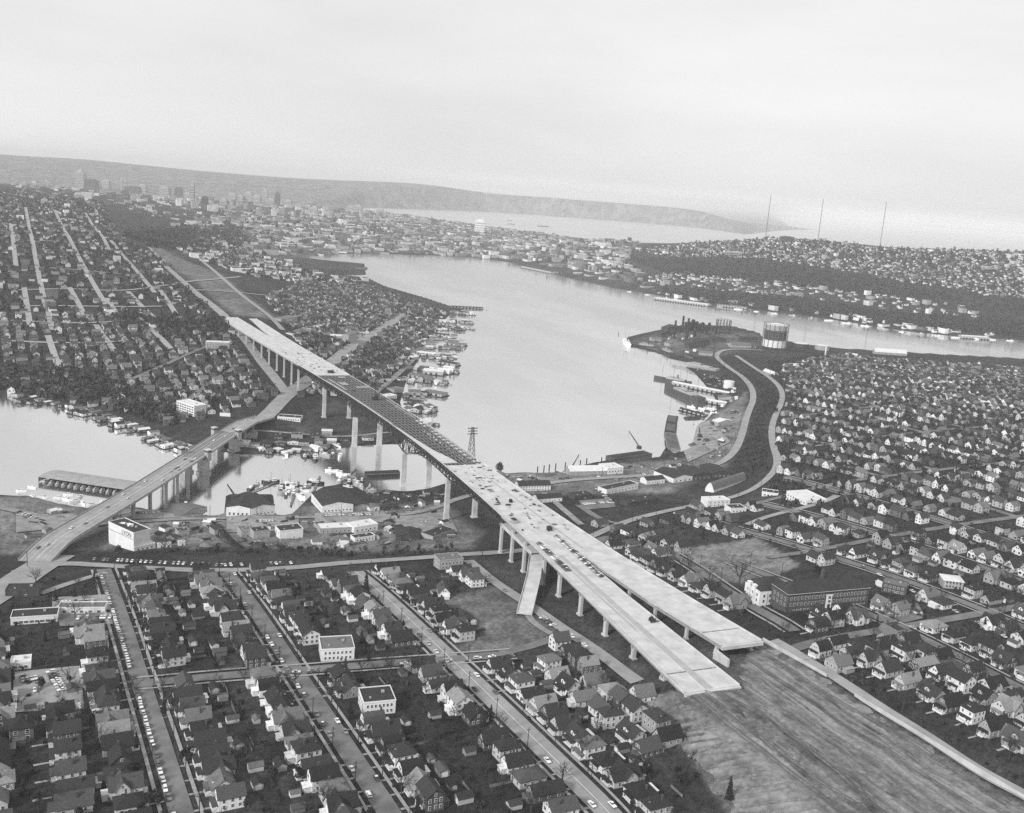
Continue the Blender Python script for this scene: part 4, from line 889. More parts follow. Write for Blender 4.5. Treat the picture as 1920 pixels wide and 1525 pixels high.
EXC = [[(800, 1128), (930, 1095), (1010, 1150), (1070, 1192), (990, 1225), (880, 1238), (852, 1216), (922, 1195), (878, 1150)],
       [(905, 1040), (985, 1030), (1270, 1265), (1300, 1330), (1240, 1310), (1190, 1270), (1060, 1170), (960, 1110)],
       [(1185, 1330), (1240, 1290), (1390, 1225), (1440, 1196), (1560, 1282), (1920, 1512), (2000, 1610), (1430, 1610), (1320, 1470)],
       [(1270, 1030), (1420, 1005), (1500, 1060), (1640, 1060), (1640, 1140), (1460, 1160), (1330, 1090)],
       [(0, 1040), (200, 1050), (215, 1175), (0, 1180)], [(0, 1180), (150, 1180), (150, 1340), (0, 1330)],
       [(1020, 960), (1130, 1030), (1190, 1080), (1360, 1165), (1425, 1200), (1380, 1250), (1080, 1060)],
       [(930, 900), (1470, 860), (1460, 930), (1390, 945), (1200, 965), (1110, 990), (1000, 940)], [(1420, 905), (1560, 900), (1560, 960), (1420, 975)],
       [(1240, 900), (1250, 770), (1340, 660), (1440, 655), (1478, 742), (1452, 800), (1462, 880), (1400, 920)]]
MARK = []                                   # special buildings: (x, y, radius), set further down
def site(x, y, rz, phrase, spread=1.0, pick=None, exc=True, m=5.5):
    px, py, dd = proj((x, y, float(H(x, y))))
    if not (-60 < px < 1990 and 300 < py < 1600): return False
    if exc and any(pip(px, py, e) for e in EXC): return False
    if float(H(x, y)) < 1.5 or not street_clear(x, y, m): return False
    for a, b, r_ in OCC:
        if (a-x)**2+(b-y)**2 < (r_+5.0)**2: return False
    OCC.append((x, y, 5.2)); CAND.append([x, y, rz, phrase, dd, pick]); return True
GAR = []
def row(pts, off, spacing, phrase, garage=0.75, start=8.0, gap=0.03):
    p = np.array(resample([np.array(q, float) for q in pts], 1.0)); t = np.gradient(p, axis=0); t /= np.linalg.norm(t, axis=1)[:, None]; n_ = np.stack([-t[:, 1], t[:, 0]], 1)
    i = start
    while i < len(p)-4:
        k = int(i); j = random.uniform(-1.2, 1.2); o_ = off+math.copysign(random.uniform(-1.2, 2.2) if abs(off) != 18.5 else random.uniform(-3.0, 4.5), off)
        x, y = p[k]+n_[k]*o_; d_ = -n_[k]*math.copysign(1, off); rz = math.atan2(d_[1], d_[0])+math.pi/2
        if random.random() > gap: 
            if site(x, y, rz+random.uniform(-.02, .02), phrase) and random.random() < garage:
                g = p[min(k+3, len(p)-1)]+n_[k]*(off+math.copysign(16+random.uniform(-1.5, 2), off)); GAR.append((g[0], g[1], rz+random.choice((0, math.pi/2)), phrase))
        i += spacing+(random.uniform(-1.2, 1.8) if abs(off) != 18.5 else random.choice((-1.5, -.5, 0, 1.0, 4.0)))
S1, S2, S3 = STREETS[0][0], STREETS[1][0], STREETS[2][0]
# signature houses and flats keep their ground
KEEP = []
def keep(px, py, r_): q = G(px, py); OCC.append((q[0], q[1], r_)); KEEP.append(q)
# ------------------------------------------------------------------ buildings of their own kind
WIN_CACHE = {}
def winm(w_, h, trim='trim', pane='pane'):
    k = (round(w_, 1), round(h, 1), trim)
    if k not in WIN_CACHE:
        mb = MB(); mb.box((0, 0, 0), (w_+.3, .12, h+.3), 0, 0); mb.box((0, -.05, 0), (w_, .08, h), 0, 1); mb.box((0, -.08, 0), (w_, .06, .09), 0, 0); WIN_CACHE[k] = mb.mesh('window', [trim, pane])
    return WIN_CACHE[k]
def add_windows(e, side, w_, d_, rows, cols, ww, wh, z0, dz, margin=1.2, name='window'):
    L = w_ if side in 'fb' else d_
    for r_ in range(rows):
        for c in range(cols):
            t = (c+.5)/cols*(L-2*margin)-(L-2*margin)/2; z = z0+dz*r_
            loc, rz = {'f': ((t, -d_/2-.02, z), 0), 'b': ((-t, d_/2+.02, z), math.pi), 'l': ((-w_/2-.02, -t, z), -math.pi/2), 'r': ((w_/2+.02, t, z), math.pi/2)}[side]
            obj(name, winm(ww, wh), e, loc, rz)
def place(A, B):
    a, b = [G(*q) if len(q) == 2 else np.array([q[0], q[1], float(H(q[0], q[1]))]) for q in (A, B)]; u = b-a; L = math.hypot(u[0], u[1]); u /= L; n_ = np.array([-u[1], u[0], 0]); m = (a+b)/2
    if n_[0]*(m[0]-CAM[0])+n_[1]*(m[1]-CAM[1]) < 0: n_ = -n_
    return a, b, L, n_, m
def building(name, label, A, B, depth, h, roof='flat', wall='white_wall', roofm='tar_roof', wins=(), cat='building', rise=None, group=None, base=None, door=True, occ=True, rim=.5):
    a, b, L, n_, m = place(A, B); c = m+n_*depth/2; z = float(H(c[0], c[1])) if base is None else base
    zmin = min(a[2], b[2], z) if base is None else base
    u = np.array([n_[1], -n_[0]]); rz = math.atan2(u[1], u[0]); e = empty(name, (c[0], c[1], zmin+.1), rz); tag(e, label, cat, group)
    w_, d_ = L, depth; rise = rise if rise is not None else w_*.1
    W_, Rf = MB(), MB()
    if roof in ('x', 'y'): gable_wall(W_, 0, 0, w_, d_, -2, h, rise, roof); gable_roof(Rf, 0, 0, w_, d_, h, rise, roof, .5, .25)
    elif roof == 'arch':
        n2 = 10; pr = [(-d_/2+d_*k/n2, h+rise*math.sin(math.pi*k/n2)) for k in range(n2+1)]
        W_.box((0, 0, (h-2)/2), (w_, d_, h+2))
        for sg in (-1, 1):
            q = [(sg*w_/2, y, zz) for y, zz in pr]; W_.add(q, [tuple(range(len(q)))[::sg]])
        for (y0, z0), (y1, z1) in zip(pr[:-1], pr[1:]): Rf.bar((-w_/2-.4, (y0+y1)/2, (z0+z1)/2+.12), (w_/2+.4, (y0+y1)/2, (z0+z1)/2+.12), math.hypot(y1-y0, z1-z0)+.1, .2, up=(0, -(z1-z0), y1-y0))
    else:
        W_.box((0, 0, (h-2)/2), (w_, d_, h+2))
        if roof == 'hip': hip_roof(Rf, 0, 0, w_, d_, h+.02, rise, .7, .3)
        else:
            Rf.box((0, 0, h+.08), (w_-.1, d_-.1, .15))
    W_.build('wall', wall, e); Rf.build('roof', roofm, e)
    if roof == 'flat' and rim:
        q = MB()
        for x, y, sx, sy in ((0, -d_/2, w_+.3, .3), (0, d_/2, w_+.3, .3), (-w_/2, 0, .3, d_-.3), (w_/2, 0, .3, d_-.3)): q.box((x, y, h+.25), (sx, sy, rim+.4))
        q.build('parapet', 'trim' if wall == 'white_wall' else wall, e)
        q = MB(); q.box((w_*.2, d_*.12, h+.7), (1.6, 1.4, 1.2)); q.build('roof_vent', 'grey_wall', e); q = MB(); q.box((-w_*.25, -d_*.2, h+.5), (1, 1, .8)); q.build('roof_vent', 'grey_wall', e)
    for side, rows, cols, ww, wh, z0, dz in wins: add_windows(e, side, w_, d_, rows, cols, ww, wh, z0, dz)
    if door: obj('door', DOORM, e, (w_*.1, -d_/2-.04, .05))
    if occ: 
        for k in (-.33, 0, .33): OCC.append((c[0]+u[0]*w_*k, c[1]+u[1]*w_*k, max(d_*.5, w_*.2)))
    return e, w_, d_, h
SB = [
 ('warehouse', 'small white-roofed annex beside the tall storage building by the bascule bridge', (252, 1034), (291, 1028), 20, 4.5, 'flat', 'white_wall', 'white_roof', [('f', 1, 4, 1.6, 1.2, 2.4, 3)]),
 ('boat_shed', 'grey gabled shed nearest the bascule bridge on the canal bank', (334, 969), (388, 962), 24, 6, 'y', 'grey_wall', 'grey_roof', [('f', 1, 4, 1.8, 1.4, 2.6, 3)]),
 ('boat_shed', 'left half of the twin dark-roofed sheds standing over the canal', (424, 968), (469, 967), 34, 9, 'y', 'white_wall', 'tar_roof', [('f', 1, 5, 1.6, 2.4, 2.6, 3)]),
 ('boat_shed', 'right half of the twin dark-roofed sheds, the longer one', (470.5, 967), (515, 965), 42, 9.5, 'y', 'white_wall', 'tar_roof', [('f', 1, 6, 1.2, 1.2, 3, 3)]),
 ('warehouse', 'large white shipyard hall with black gabled roof on the canal bank', (604, 963), (662, 960), 44, 8.5, 'y', 'white_wall', 'tar_roof', [('f', 1, 8, 1.5, 1.2, 3, 3), ('l', 1, 9, 1.5, 1.5, 4, 3)]),
 ('warehouse', 'narrow dark-roofed shed attached to the right of the white shipyard hall', (663.5, 959), (690, 956), 46, 6, 'y', 'grey_wall', 'tar_roof', [('f', 1, 3, 1.2, 1.2, 2.6, 3)]),
 ('workshop', 'small white workshop right of the shipyard hall', (693, 959), (712, 957), 9, 4, 'y', 'white_wall', 'grey_roof', [('f', 1, 2, 1.2, 1.2, 2, 3)]),
 ('workshop', 'long low dark-roofed shed right of the small white workshop', (718, 958), (747, 956), 8, 3.6, 'x', 'dark_wall', 'tar_roof', []),
 ('warehouse', 'low warehouse with bright white roof on the flat by the canal road', (600, 1001), (660, 998), 15, 5, 'flat', 'grey_wall', 'white_roof', [('f', 1, 7, 1.4, 1.4, 2.6, 3)]),
 ('warehouse', 'white L-shaped depot right of the bright white-roofed warehouse', (664, 1000), (708, 994), 15, 6, 'flat', 'white_wall', 'white_roof', [('f', 1, 5, 1.4, 1.4, 2.8, 3)]),
 ('workshop', 'tiny white gabled hut on the flat near the boat yard', (640, 1019), (655, 1018), 6, 3, 'y', 'white_wall', 'grey_roof', [('f', 1, 2, .9, 1, 1.8, 3)]),
 ('shop', 'long white flat-roofed office near the tiny gabled hut', (665, 1017), (703, 1013), 9, 4.2, 'flat', 'white_wall', 'tar_roof', [('f', 1, 6, 1.3, 1.2, 2.2, 3)]),
 ('warehouse', 'blank white cube-shaped warehouse behind the curved timber trestle', (525, 1011), (568, 1008), 15, 8, 'flat', 'white_wall', 'tar_roof', [('l', 1, 2, 1.4, 1.2, 5, 3)]),
 ('warehouse', 'grey square warehouse left of the blank white cube', (476, 1011), (506, 1008), 12, 7, 'flat', 'grey_wall', 'tar_roof', [('f', 2, 3, 1, 1, 2.2, 2.8)]),
 ('warehouse', 'small grey building at the left end of the flat-roofed group', (452, 1007), (473, 1005), 12, 6, 'flat', 'grey_wall', 'grey_roof', [('f', 2, 3, 1, 1, 2.2, 2.6)]),
 ('workshop', 'dark gabled open barn on the flat left of the freeway piers', (742, 1013), (786, 1013), 22, 4.5, 'y', 'dark_wall', 'tar_roof', []),
 ('workshop', 'low black-roofed open shed beside the tallest left pier', (812, 1012), (852, 1001), 14, 4.2, 'flat', 'grey_wall', 'tar_roof', []),
 ('workshop', 'gabled dark house-like workshop beside the trestle', (402, 1004), (421, 1002), 11, 6, 'y', 'grey_wall', 'tar_roof', [('f', 2, 2, 1, 1.2, 2, 2.8)]),
 ('workshop', 'small square grey shed left of the trestle', (335, 1005), (355, 1003), 9, 4, 'flat', 'grey_wall', 'tar_roof', []),
 ('trailer', 'left one of two white box trailers parked by the storage annex', (296, 1028), (307, 1027), 3, 3.2, 'flat', 'white_wall', 'white_roof', []),
 ('trailer', 'right one of two white box trailers parked by the storage annex', (309, 1027), (321, 1026), 3, 3.2, 'flat', 'white_wall', 'white_roof', []),
 ('trailer', 'single white box trailer standing alone left of the trestle', (335, 1024), (347, 1023), 3, 3.4, 'flat', 'white_wall', 'white_roof', []),
 ('apartment_block', 'grey brick flat-roofed apartment house at the top corner by the main cross road', (824, 1069), (868, 1065), 14, 8, 'flat', 'grey_wall', 'grey_roof', [('f', 2, 6, 1.2, 1.5, 2.4, 3.2), ('l', 2, 4, 1.2, 1.5, 2.4, 3.2)]),
 ('apartment_block', 'white two-storey apartment block with dark flat roof near the corner crossing', (602, 1241), (664, 1237), 17, 7.6, 'flat', 'white_wall', 'grey_roof', [('f', 2, 7, 1.1, 1.5, 2.3, 3.2), ('l', 2, 4, 1.2, 1.5, 2.3, 3.2)]),
 ('apartment_block', 'white two-storey apartment block with black flat roof in the lower block', (681, 1343), (741, 1337), 16, 7.6, 'flat', 'white_wall', 'tar_roof', [('f', 2, 7, 1.0, 1.5, 2.3, 3.2), ('l', 2, 4, 1.2, 1.5, 2.3, 3.2)]),
 ('shop', 'long white-fronted shop with dark flat roof at the left edge', (20, 1173), (108, 1166), 12, 5, 'flat', 'white_wall', 'tar_roof', [('f', 1, 8, 2.4, 1.4, 2, 3)]),
 ('car_showroom', 'low grey garage building with parked cars before and behind it', (108, 1153), (197, 1149), 9, 4.4, 'flat', 'white_wall', 'grey_roof', [('f', 1, 5, 2, 1.4, 2, 3)]),
 ('shop', 'dark low building in the corner beside the grass triangle', (10, 1120), (74, 1118), 11, 5, 'flat', 'dark_wall', 'tar_roof', []),
 ('shop', 'small white office by the car lot at the left edge', (20, 1258), (58, 1254), 9, 4.2, 'flat', 'white_wall', 'white_roof', [('f', 1, 3, 1.5, 1.2, 2, 3)]),
 ('office_block', 'four-storey white office block with dark ribbon windows near the bascule bridge', (331, 770), (364, 782), 18, 13.5, 'flat', 'white_wall', 'white_roof', [('f', 4, 7, 3.6, 1.5, 2.2, 3.1)]),
 ('shop', 'dark-roofed white store at the far end of the bascule bridge', (520, 786), (563, 792), 15, 5, 'flat', 'white_wall', 'tar_roof', [('f', 1, 9, 1.4, 1.6, 2.4, 3)]),
 ('apartment_block', 'stepped grey office building with white roof beyond the freeway', (620, 637), (652, 644), 26, 12, 'flat', 'grey_wall', 'white_roof', [('f', 3, 7, 2, 1.5, 2.5, 3.3)]),
 ('apartment_block', 'taller blank end tower of the stepped grey office building', (653, 645), (669, 641), 13, 19, 'flat', 'grey_wall', 'grey_roof', []),
 ('apartment_block', 'square grey brick block right of the far deck end', (527, 604), (557, 606), 22, 12, 'flat', 'grey_wall', 'grey_roof', [('f', 3, 7, 1.4, 1.6, 2.4, 3.4)]),
 ('apartment_block', 'white three-storey terrace below the far deck branch', (552, 631), (583, 626), 16, 9, 'flat', 'white_wall', 'grey_roof', [('f', 3, 7, 1.4, 1.4, 2, 2.8)]),
 ('warehouse', 'long dark low building with small windows beyond the freeway', (688, 649), (732, 649), 20, 6, 'flat', 'grey_wall', 'tar_roof', [('f', 1, 6, 2, 1.4, 3, 3)]),
 ('apartment_block', 'three-storey dark apartment house with white cornice left of the far deck', (385, 655), (430, 655), 18, 11, 'flat', 'grey_wall', 'white_roof', [('f', 3, 8, 1.4, 1.4, 2.2, 3.2)]),
 ('office_block', 'white and grey banded building facing the junction at right', (1473, 937), (1511, 948), 26, 9, 'flat', 'white_wall', 'white_roof', [('f', 2, 7, 1.5, 1.6, 2.4, 3.6), ('r', 2, 5, 4.2, 1.6, 2.4, 3.6)]),
 ('shop', 'low white shop left of the banded building', (1428, 931), (1459, 929), 13, 5, 'flat', 'white_wall', 'tar_roof', [('f', 1, 4, 2, 1.6, 2.2, 3)]),
 ('warehouse', 'long pale-roofed warehouse on the near lake shore', (1068, 892), (1137, 890), 15, 5, 'x', 'grey_wall', 'white_roof', [('f', 1, 8, 1.4, 1.2, 2.6, 3)]),
 ('warehouse', 'taller white warehouse joined to the long pale-roofed one', (1138.5, 890), (1168, 888), 20, 7.5, 'flat', 'white_wall', 'white_roof', [('f', 1, 5, 1.6, 1.6, 3.5, 3)]),
 ('warehouse', 'left bay of the big dark-roofed shed by the curving shore road', (1262, 906), (1298, 901), 34, 6.5, 'y', 'white_wall', 'tar_roof', [('f', 1, 4, 2, 1.6, 2.6, 3)]),
 ('warehouse', 'middle bay of the big dark-roofed shed by the curving shore road', (1299.5, 901), (1334, 897), 34, 6.5, 'y', 'dark_wall', 'tar_roof', [('f', 1, 4, 2, 1.6, 2.6, 3)]),
 ('warehouse', 'right bay of the big dark-roofed shed by the curving shore road', (1335.5, 897), (1371, 893), 34, 6.5, 'y', 'dark_wall', 'tar_roof', [('f', 1, 4, 2, 1.6, 2.6, 3)]),
 ('warehouse', 'long round-roofed quonset shed in front of the big dark sheds', (1338, 924), (1400, 899), 11, 3, 'arch', 'white_wall', 'grey_roof', []),
 ('workshop', 'white shop with dark flat roof beside the side street near the lake', (1137, 927), (1196, 917), 13, 6, 'flat', 'white_wall', 'tar_roof', [('f', 1, 9, 1.3, 1.6, 2.8, 3)]),
 ('apartment_block', 'long white hall with dark gabled roof right beside the deck', (972, 922), (1032, 919), 13, 6.5, 'x', 'white_wall', 'tar_roof', [('f', 2, 11, 1.1, 1.3, 2, 2.8)]),
 ('workshop', 'white barn with dark roof just below the long white hall', (1008, 944), (1054, 940), 12, 5, 'x', 'white_wall', 'tar_roof', [('f', 1, 5, 1.1, 1.1, 2.4, 3)]),
 ('workshop', 'white gabled shop behind the big dark sheds', (1212, 909), (1246, 906), 12, 5.5, 'x', 'white_wall', 'tar_roof', [('f', 1, 5, 1.1, 1.3, 2.2, 3)]),
 ('apartment_block', 'white cube-like apartment block below the quonset shed', (1326, 952), (1368, 947), 14, 7, 'flat', 'white_wall', 'white_roof', [('f', 2, 5, 1.2, 1.4, 2.2, 3)]),
 ('shop', 'low white building right of the cube-like apartment block', (1370, 963), (1399, 959), 13, 5, 'flat', 'white_wall', 'tar_roof', [('f', 1, 4, 1.4, 1.4, 2.2, 3)]),
 ('workshop', 'dark open workshop between the lake warehouses and the side street', (1078, 938), (1110, 935), 12, 4.5, 'flat', 'dark_wall', 'tar_roof', []),
 ('workshop', 'dark flat-roofed shed behind the white shop by the side street', (1176, 950), (1236, 942), 12, 4.5, 'flat', 'dark_wall', 'tar_roof', []),
 ('shop', 'two-storey dark brick corner store facing the school', (1652, 1110), (1698, 1117), 13, 7, 'flat', 'brick_dark', 'grey_roof', [('f', 2, 5, 1.4, 1.5, 2.2, 3.2)]),
 ('apartment_block', 'square pale-roofed two-storey flats beyond the corner store', (1768, 1103), (1805, 1106), 13, 6.5, 'hip', 'grey_wall', 'white_roof', [('f', 2, 5, 1.6, 1.5, 2, 3)]),
]
for q in SB: building(q[0], q[1], q[2], q[3], q[4], q[5], q[6], q[7], q[8], q[9], group=None, cat=q[0].replace('_', ' '))
# tall storage building with its painted name
e, w_, d_, h = building('storage_building', 'tall white storage building lettered LYON beside the bascule bridge', (204, 1019), (251, 1034), 15, 18.5, 'flat', 'white_wall', 'tar_roof', [], cat='storage building')
def lettering(txt, size, parent, loc, rot, m='steel_dark', name='sign_lettering'):
    cu = bpy.data.curves.new('txt', 'FONT'); cu.body = txt; cu.size = size; cu.extrude = 0.03; cu.align_x = 'CENTER'
    to = bpy.data.objects.new('txt', cu); COL.objects.link(to); dg = bpy.context.evaluated_depsgraph_get(); dg.update()
    me_ = bpy.data.meshes.new_from_object(to.evaluated_get(dg)); bpy.data.objects.remove(to); me_.materials.clear(); me_.materials.append(MATS[m])
    o = obj(name, me_, parent, loc); o.rotation_euler = rot; return o
lettering('LYON', 5.2, e, (w_*.22, -d_/2-.08, h-4.6), (math.pi/2, 0, 0))
lettering('BEKINS', 2.6, e, (-w_*.27, -d_/2-.08, h-4.0), (math.pi/2, 0, 0)) if False else None
q = MB(); q.box((0, -d_/2-.03, h-5.6), (w_*.96, .06, .35)); q.build('sign_stripe', 'steel_dark', e)
for k in range(7):
    q = MB(); q.box((0, 0, .5), (random.uniform(1.5, 4), random.uniform(1.5, 3), random.uniform(.6, 1.6)), random.uniform(0, 3)); q.build('roof_unit', random.choice(['trim', 'grey_wall', 'dark_wall']), e, (random.uniform(-8, 8), random.uniform(-4, 5), h+.3))
# the two schools
e, w_, d_, h = building('school_building', 'white three-storey wooden school with black hip roof and twin turrets', (-102, 543, 0), (-101, 562, 0), 27, 14.5, 'hip', 'white_wall', 'tar_roof', [('f', 3, 4, 1.5, 2.1, 2.2, 3.9), ('r', 3, 5, 1.5, 2.1, 2.2, 3.9), ('l', 3, 5, 1.5, 2.1, 2.2, 3.9)], cat='school', rise=6)
for sx in (-.16, .16):
    q = MB(); q.box((w_*sx, -d_/2-.6, 7), (3.2, 2.2, 18)); t_ = q.build('turret', 'white_wall', e)
    q = MB(); q.box((w_*sx, -d_/2-.6, 16.2), (3.8, 2.8, .5)); q.build('cornice', 'trim', t_)
    for z in (3, 7, 11): obj('window', winm(1.0, 1.9), t_, (w_*sx, -d_/2-1.72, z))
e, w_, d_, h = building('school_building', 'long dark brick school with pale portal and two window rows', (1474, 1149), (1626, 1133), 19, 13.2, 'hip', 'brick_dark', 'tar_roof', [('l', 2, 4, 1.6, 2.2, 4.6, 4.2), ('r', 2, 4, 1.6, 2.2, 4.6, 4.2)], cat='school', rise=6.0, door=False)
for r_ in range(3):
    for c in range(22):
        t_ = (c+.5)/22*(w_-3)-(w_-3)/2
        if abs(t_) > 2.6: obj('window', winm(1.35, 2.1 if r_ else 1.0), e, (t_, -d_/2-.02, (1.5, 5.6, 10.0)[r_]))
q = MB(); q.box((0, -d_/2-.3, 5.2), (4.4, .8, 10.6)); q.box((0, -d_/2-.5, 10.6), (5.2, 1.0, .7)); pt = q.build('portal', 'trim', e)
q = MB(); q.box((0, -d_/2-.74, 2), (2.2, .12, 4)); q.build('door', 'wood_dark', pt)
for z in (6.2, 9): obj('window', winm(2.0, 1.6), pt, (0, -d_/2-.74, z))
q = MB(); q.box((0, 0, h+.1), (w_+1.0, d_+1.0, .3)); q.build('cornice', 'trim', e)
q = MB(); q.box((w_*.1, d_/2-.8, h+4), (2, 2, 9)); q.build('chimney', 'brick_dark', e)
# moorage shed over the water with open front
MS = [P(72, 905, 0), P(232, 929, 0)]; a, b = MS; u = b-a; L = float(np.linalg.norm(u[:2])); u /= L; n_ = np.array([-u[1], u[0], 0]); n_ = n_ if n_ @ ((a+b)/2-CAM) > 0 else -n_
c = (a+b)/2+n_*14; e = empty('moorage_shed', (c[0], c[1], 0), math.atan2(-n_[0], n_[1])); tag(e, 'long open boat moorage shed with a broad pale curved roof on the water', 'boat shed')
d_ = 28.0
def arcroof(mb, w0, w1, dd, z, rise):
    n2 = 12
    for k in range(n2):
        y0, y1 = -dd/2+dd*k/n2, -dd/2+dd*(k+1)/n2; z0, z1 = z+rise*math.sin(math.pi*k/n2), z+rise*math.sin(math.pi*(k+1)/n2)
        mb.bar((w0, (y0+y1)/2, (z0+z1)/2), (w1, (y0+y1)/2, (z0+z1)/2), math.hypot(y1-y0, z1-z0)+.1, .25, up=(0, -(z1-z0), y1-y0))
for k in range(12):
    q = MB(); arcroof(q, -L/2+L*k/12, -L/2+L*(k+1)/12-.08, d_, 6.0, 1.3); q.build('roof_panel', 'concrete_old', e)
for k in range(13):
    for y in (-d_/2+.4, 0, d_/2-.4): q = MB(); q.box((-L/2+.3+(L-.6)*k/12, y, 2.2), (.35, .35, 7.4)); q.build('post', 'wood_dark', e)
q = MB(); q.box((0, d_/2-.2, 3.2), (L, .2, 5.6)); q.build('back_wall', 'dark_wall', e)
for sx in (-1, 1): q = MB(); q.box((sx*L/2, 0, 3.6), (.25, d_, 5.2)); q.build('end_wall', 'grey_wall', e)
q = MB(); q.box((0, 3, .35), (L, 1.6, .3)); q.build('walkway', 'wood_grey', e)
SHED = (a, u, n_, L)
# curved timber railway trestle on the flat
TP = resample(chaikin(px2([(415, 1008), (435, 1022), (470, 1034), (520, 1042), (575, 1043), (640, 1038)]), 2), 5.0)
e = empty('railway_trestle', (*TP[0], float(H(*TP[0])))); tag(e, 'dark curved timber railway trestle sweeping across the flat', 'trestle')
tn = offset_line(TP, 2.2); tm = offset_line(TP, -2.2); zt = [float(H(*TP[0]))+7.0-3.5*i/len(TP) for i in range(len(TP))]
q = MB()
for i in range(len(TP)-1):
    for l_ in (tn, tm): q.bar((*l_[i], zt[i]), (*l_[i+1], zt[i+1]), .8, .9)
q.build('stringer', 'wood_dark', e, (-e.location.x, -e.location.y, -e.location.z))
for i in range(0, len(TP)-1):
    for f_ in (0, .33, .66):
        q = MB(); a_ = tn[i]*(1-f_)+tn[i+1]*f_; b_ = tm[i]*(1-f_)+tm[i+1]*f_; z_ = zt[i]*(1-f_)+zt[i+1]*f_+.6; q.bar((*a_, z_), (*b_, z_), .5, .3); q.build('tie', 'wood_dark', e, (-e.location.x, -e.location.y, -e.location.z))
    q = MB()
    for l_, s_ in ((tn, 1.5), (tm, -1.5)):
        q.bar((*(l_[i]), zt[i]), (l_[i][0]+(l_[i][0]-TP[i][0])*.5, l_[i][1]+(l_[i][1]-TP[i][1])*.5, float(H(*l_[i]))-.5), .5)
    q.bar((*tn[i], zt[i]-1), (*tm[i], float(H(*tm[i]))+.5), .3); q.build('bent', 'wood_dark', e, (-e.location.x, -e.location.y, -e.location.z))
# billboard
bb = building('billboard', 'white billboard on posts above the bascule bridge approach', (412, 785), (432, 786), 1.2, 3, 'flat', 'dark_wall', 'tar_roof', [], cat='billboard', rim=0, door=False)[0]
q2 = MB(); q2.box((0, -.75, 5.5), (13.5, .25, 4.5)); q2.build('panel', 'trim', bb)
# ------------------------------------------------------------------ rows of houses along the streets
row(S1, 19, 12.2, 'east side of the leftmost street'); row(S1, -19, 12.2, 'west side of the leftmost street')
row(S2, 19, 12.2, 'east side of the middle street'); row(S2, -19, 12.2, 'west side of the middle street')
row(S3, 20, 12.2, 'east side of the wide street'); row(S3, -20, 12.2, 'west side of the wide street')
B7 = STREETS[4][0]; row(B7, -17, 13, 'row facing the freeway embankment', start=6)
X41 = STREETS[3][0]
row(crossline(553, 360, 440), 18, 14, 'left edge block')
for k in range(3):
    row(gridline(400+k*30, 440, 700), 8, 15, 'left edge block', garage=.2)
for k, a in enumerate(RA):
    lo = {0: 420, 1: 250, 2: 200}.get(k, -60-34*k); hi = 830-20*k
    nm = '%s street past the school' % ORD[k]
    row(gridline(a, lo, hi), 18.5, 13.2, nm+', near side', garage=.35 if k < 3 else .2); row(gridline(a, lo, hi), -18.5, 13.2, nm+', far side', garage=.35 if k < 3 else .2)
row(gridline(-30, 430, 640), 12, 13.5, 'block between deck and school street', garage=.3); row(gridline(-66, 380, 640), 4, 13.5, 'block between deck and school street', garage=.3)
row(gridline(-40, 600, 830), 4, 13.5, 'row along the retaining wall', garage=.4); row(gridline(-60, 600, 800), 12, 14, 'row along the retaining wall', garage=.4); row(gridline(-88, 655, 830), 2, 14, 'row along the retaining wall', garage=.2)
row(px2([(1100, 985), (1180, 1010), (1260, 1030), (1300, 1060)]), 8, 13, 'slope right of the deck', garage=.2); row(px2([(1110, 1020), (1190, 1050), (1250, 1080), (1330, 1120)]), 8, 13, 'slope right of the deck', garage=.2)
row(px2([(1190, 985), (1300, 965), (1400, 1000)]), -8, 13, 'slope right of the deck', garage=.2)
row(px2([(735, 1090), (790, 1110), (860, 1110)]), -6, 14, 'block below the brick flats', garage=.2); row(px2([(770, 1120), (830, 1180), (870, 1200)]), 6, 14, 'block below the brick flats', garage=.2)
# yards further off: scattered sites on the grid
def scatter(poly, sa, sb, phrase, jit=2.5, exc=True, rot=(0, 1.5708, 3.1416, -1.5708)):
    w_ = np.array([G(*q)[:2] for q in poly]); gw = [togrid(*q) for q in w_]
    a0, a1 = min(q[0] for q in gw), max(q[0] for q in gw); b0, b1 = min(q[1] for q in gw), max(q[1] for q in gw)
    A, B = np.meshgrid(np.arange(a0, a1, sa), np.arange(b0, b1, sb)); A = A.ravel()+NPR.uniform(-jit, jit, A.size); B = B.ravel()+NPR.uniform(-jit, jit, B.size)
    X, Y = gridxy(A, B); ins = poly_sd(X, Y, w_) > 0; X, Y = X[ins], Y[ins]
    hz_ = H(X, Y); ok = hz_ > 1.6; X, Y = X[ok], Y[ok]
    out = []
    for x, y in zip(X, Y): out.append((x, y, random.choice(rot)+GROT+random.uniform(-.1, .1)))
    return out
def scatter_sites(poly, sa, sb, phrase, **k):
    n_ = 0
    for x, y, r_ in scatter(poly, sa, sb, phrase, **k): n_ += site(x, y, r_, phrase, exc=False, m=2.0)
    return n_
scatter_sites([(-60, 720), (240, 770), (330, 800), (480, 760), (520, 740), (430, 620), (200, 590), (-60, 600)], 19, 21, 'slope above the houseboats')
scatter_sites([(560, 745), (700, 740), (790, 655), (835, 590), (700, 535), (560, 530), (500, 560), (540, 620), (600, 680)], 18, 20, 'shore slope beyond the freeway')
scatter_sites([(1470, 690), (1560, 668), (1930, 692), (1930, 760), (1480, 740)], 17, 19, 'slope above the channel'); scatter_sites([(1500, 1170), (1640, 1160), (1700, 1215), (1600, 1275), (1540, 1255)], 14, 15, 'corner below the brick school')
scatter_sites([(1010, 1235), (1130, 1262), (1215, 1312), (1262, 1400), (1200, 1420), (1090, 1335)], 15, 15, 'block between wide street and embankment')
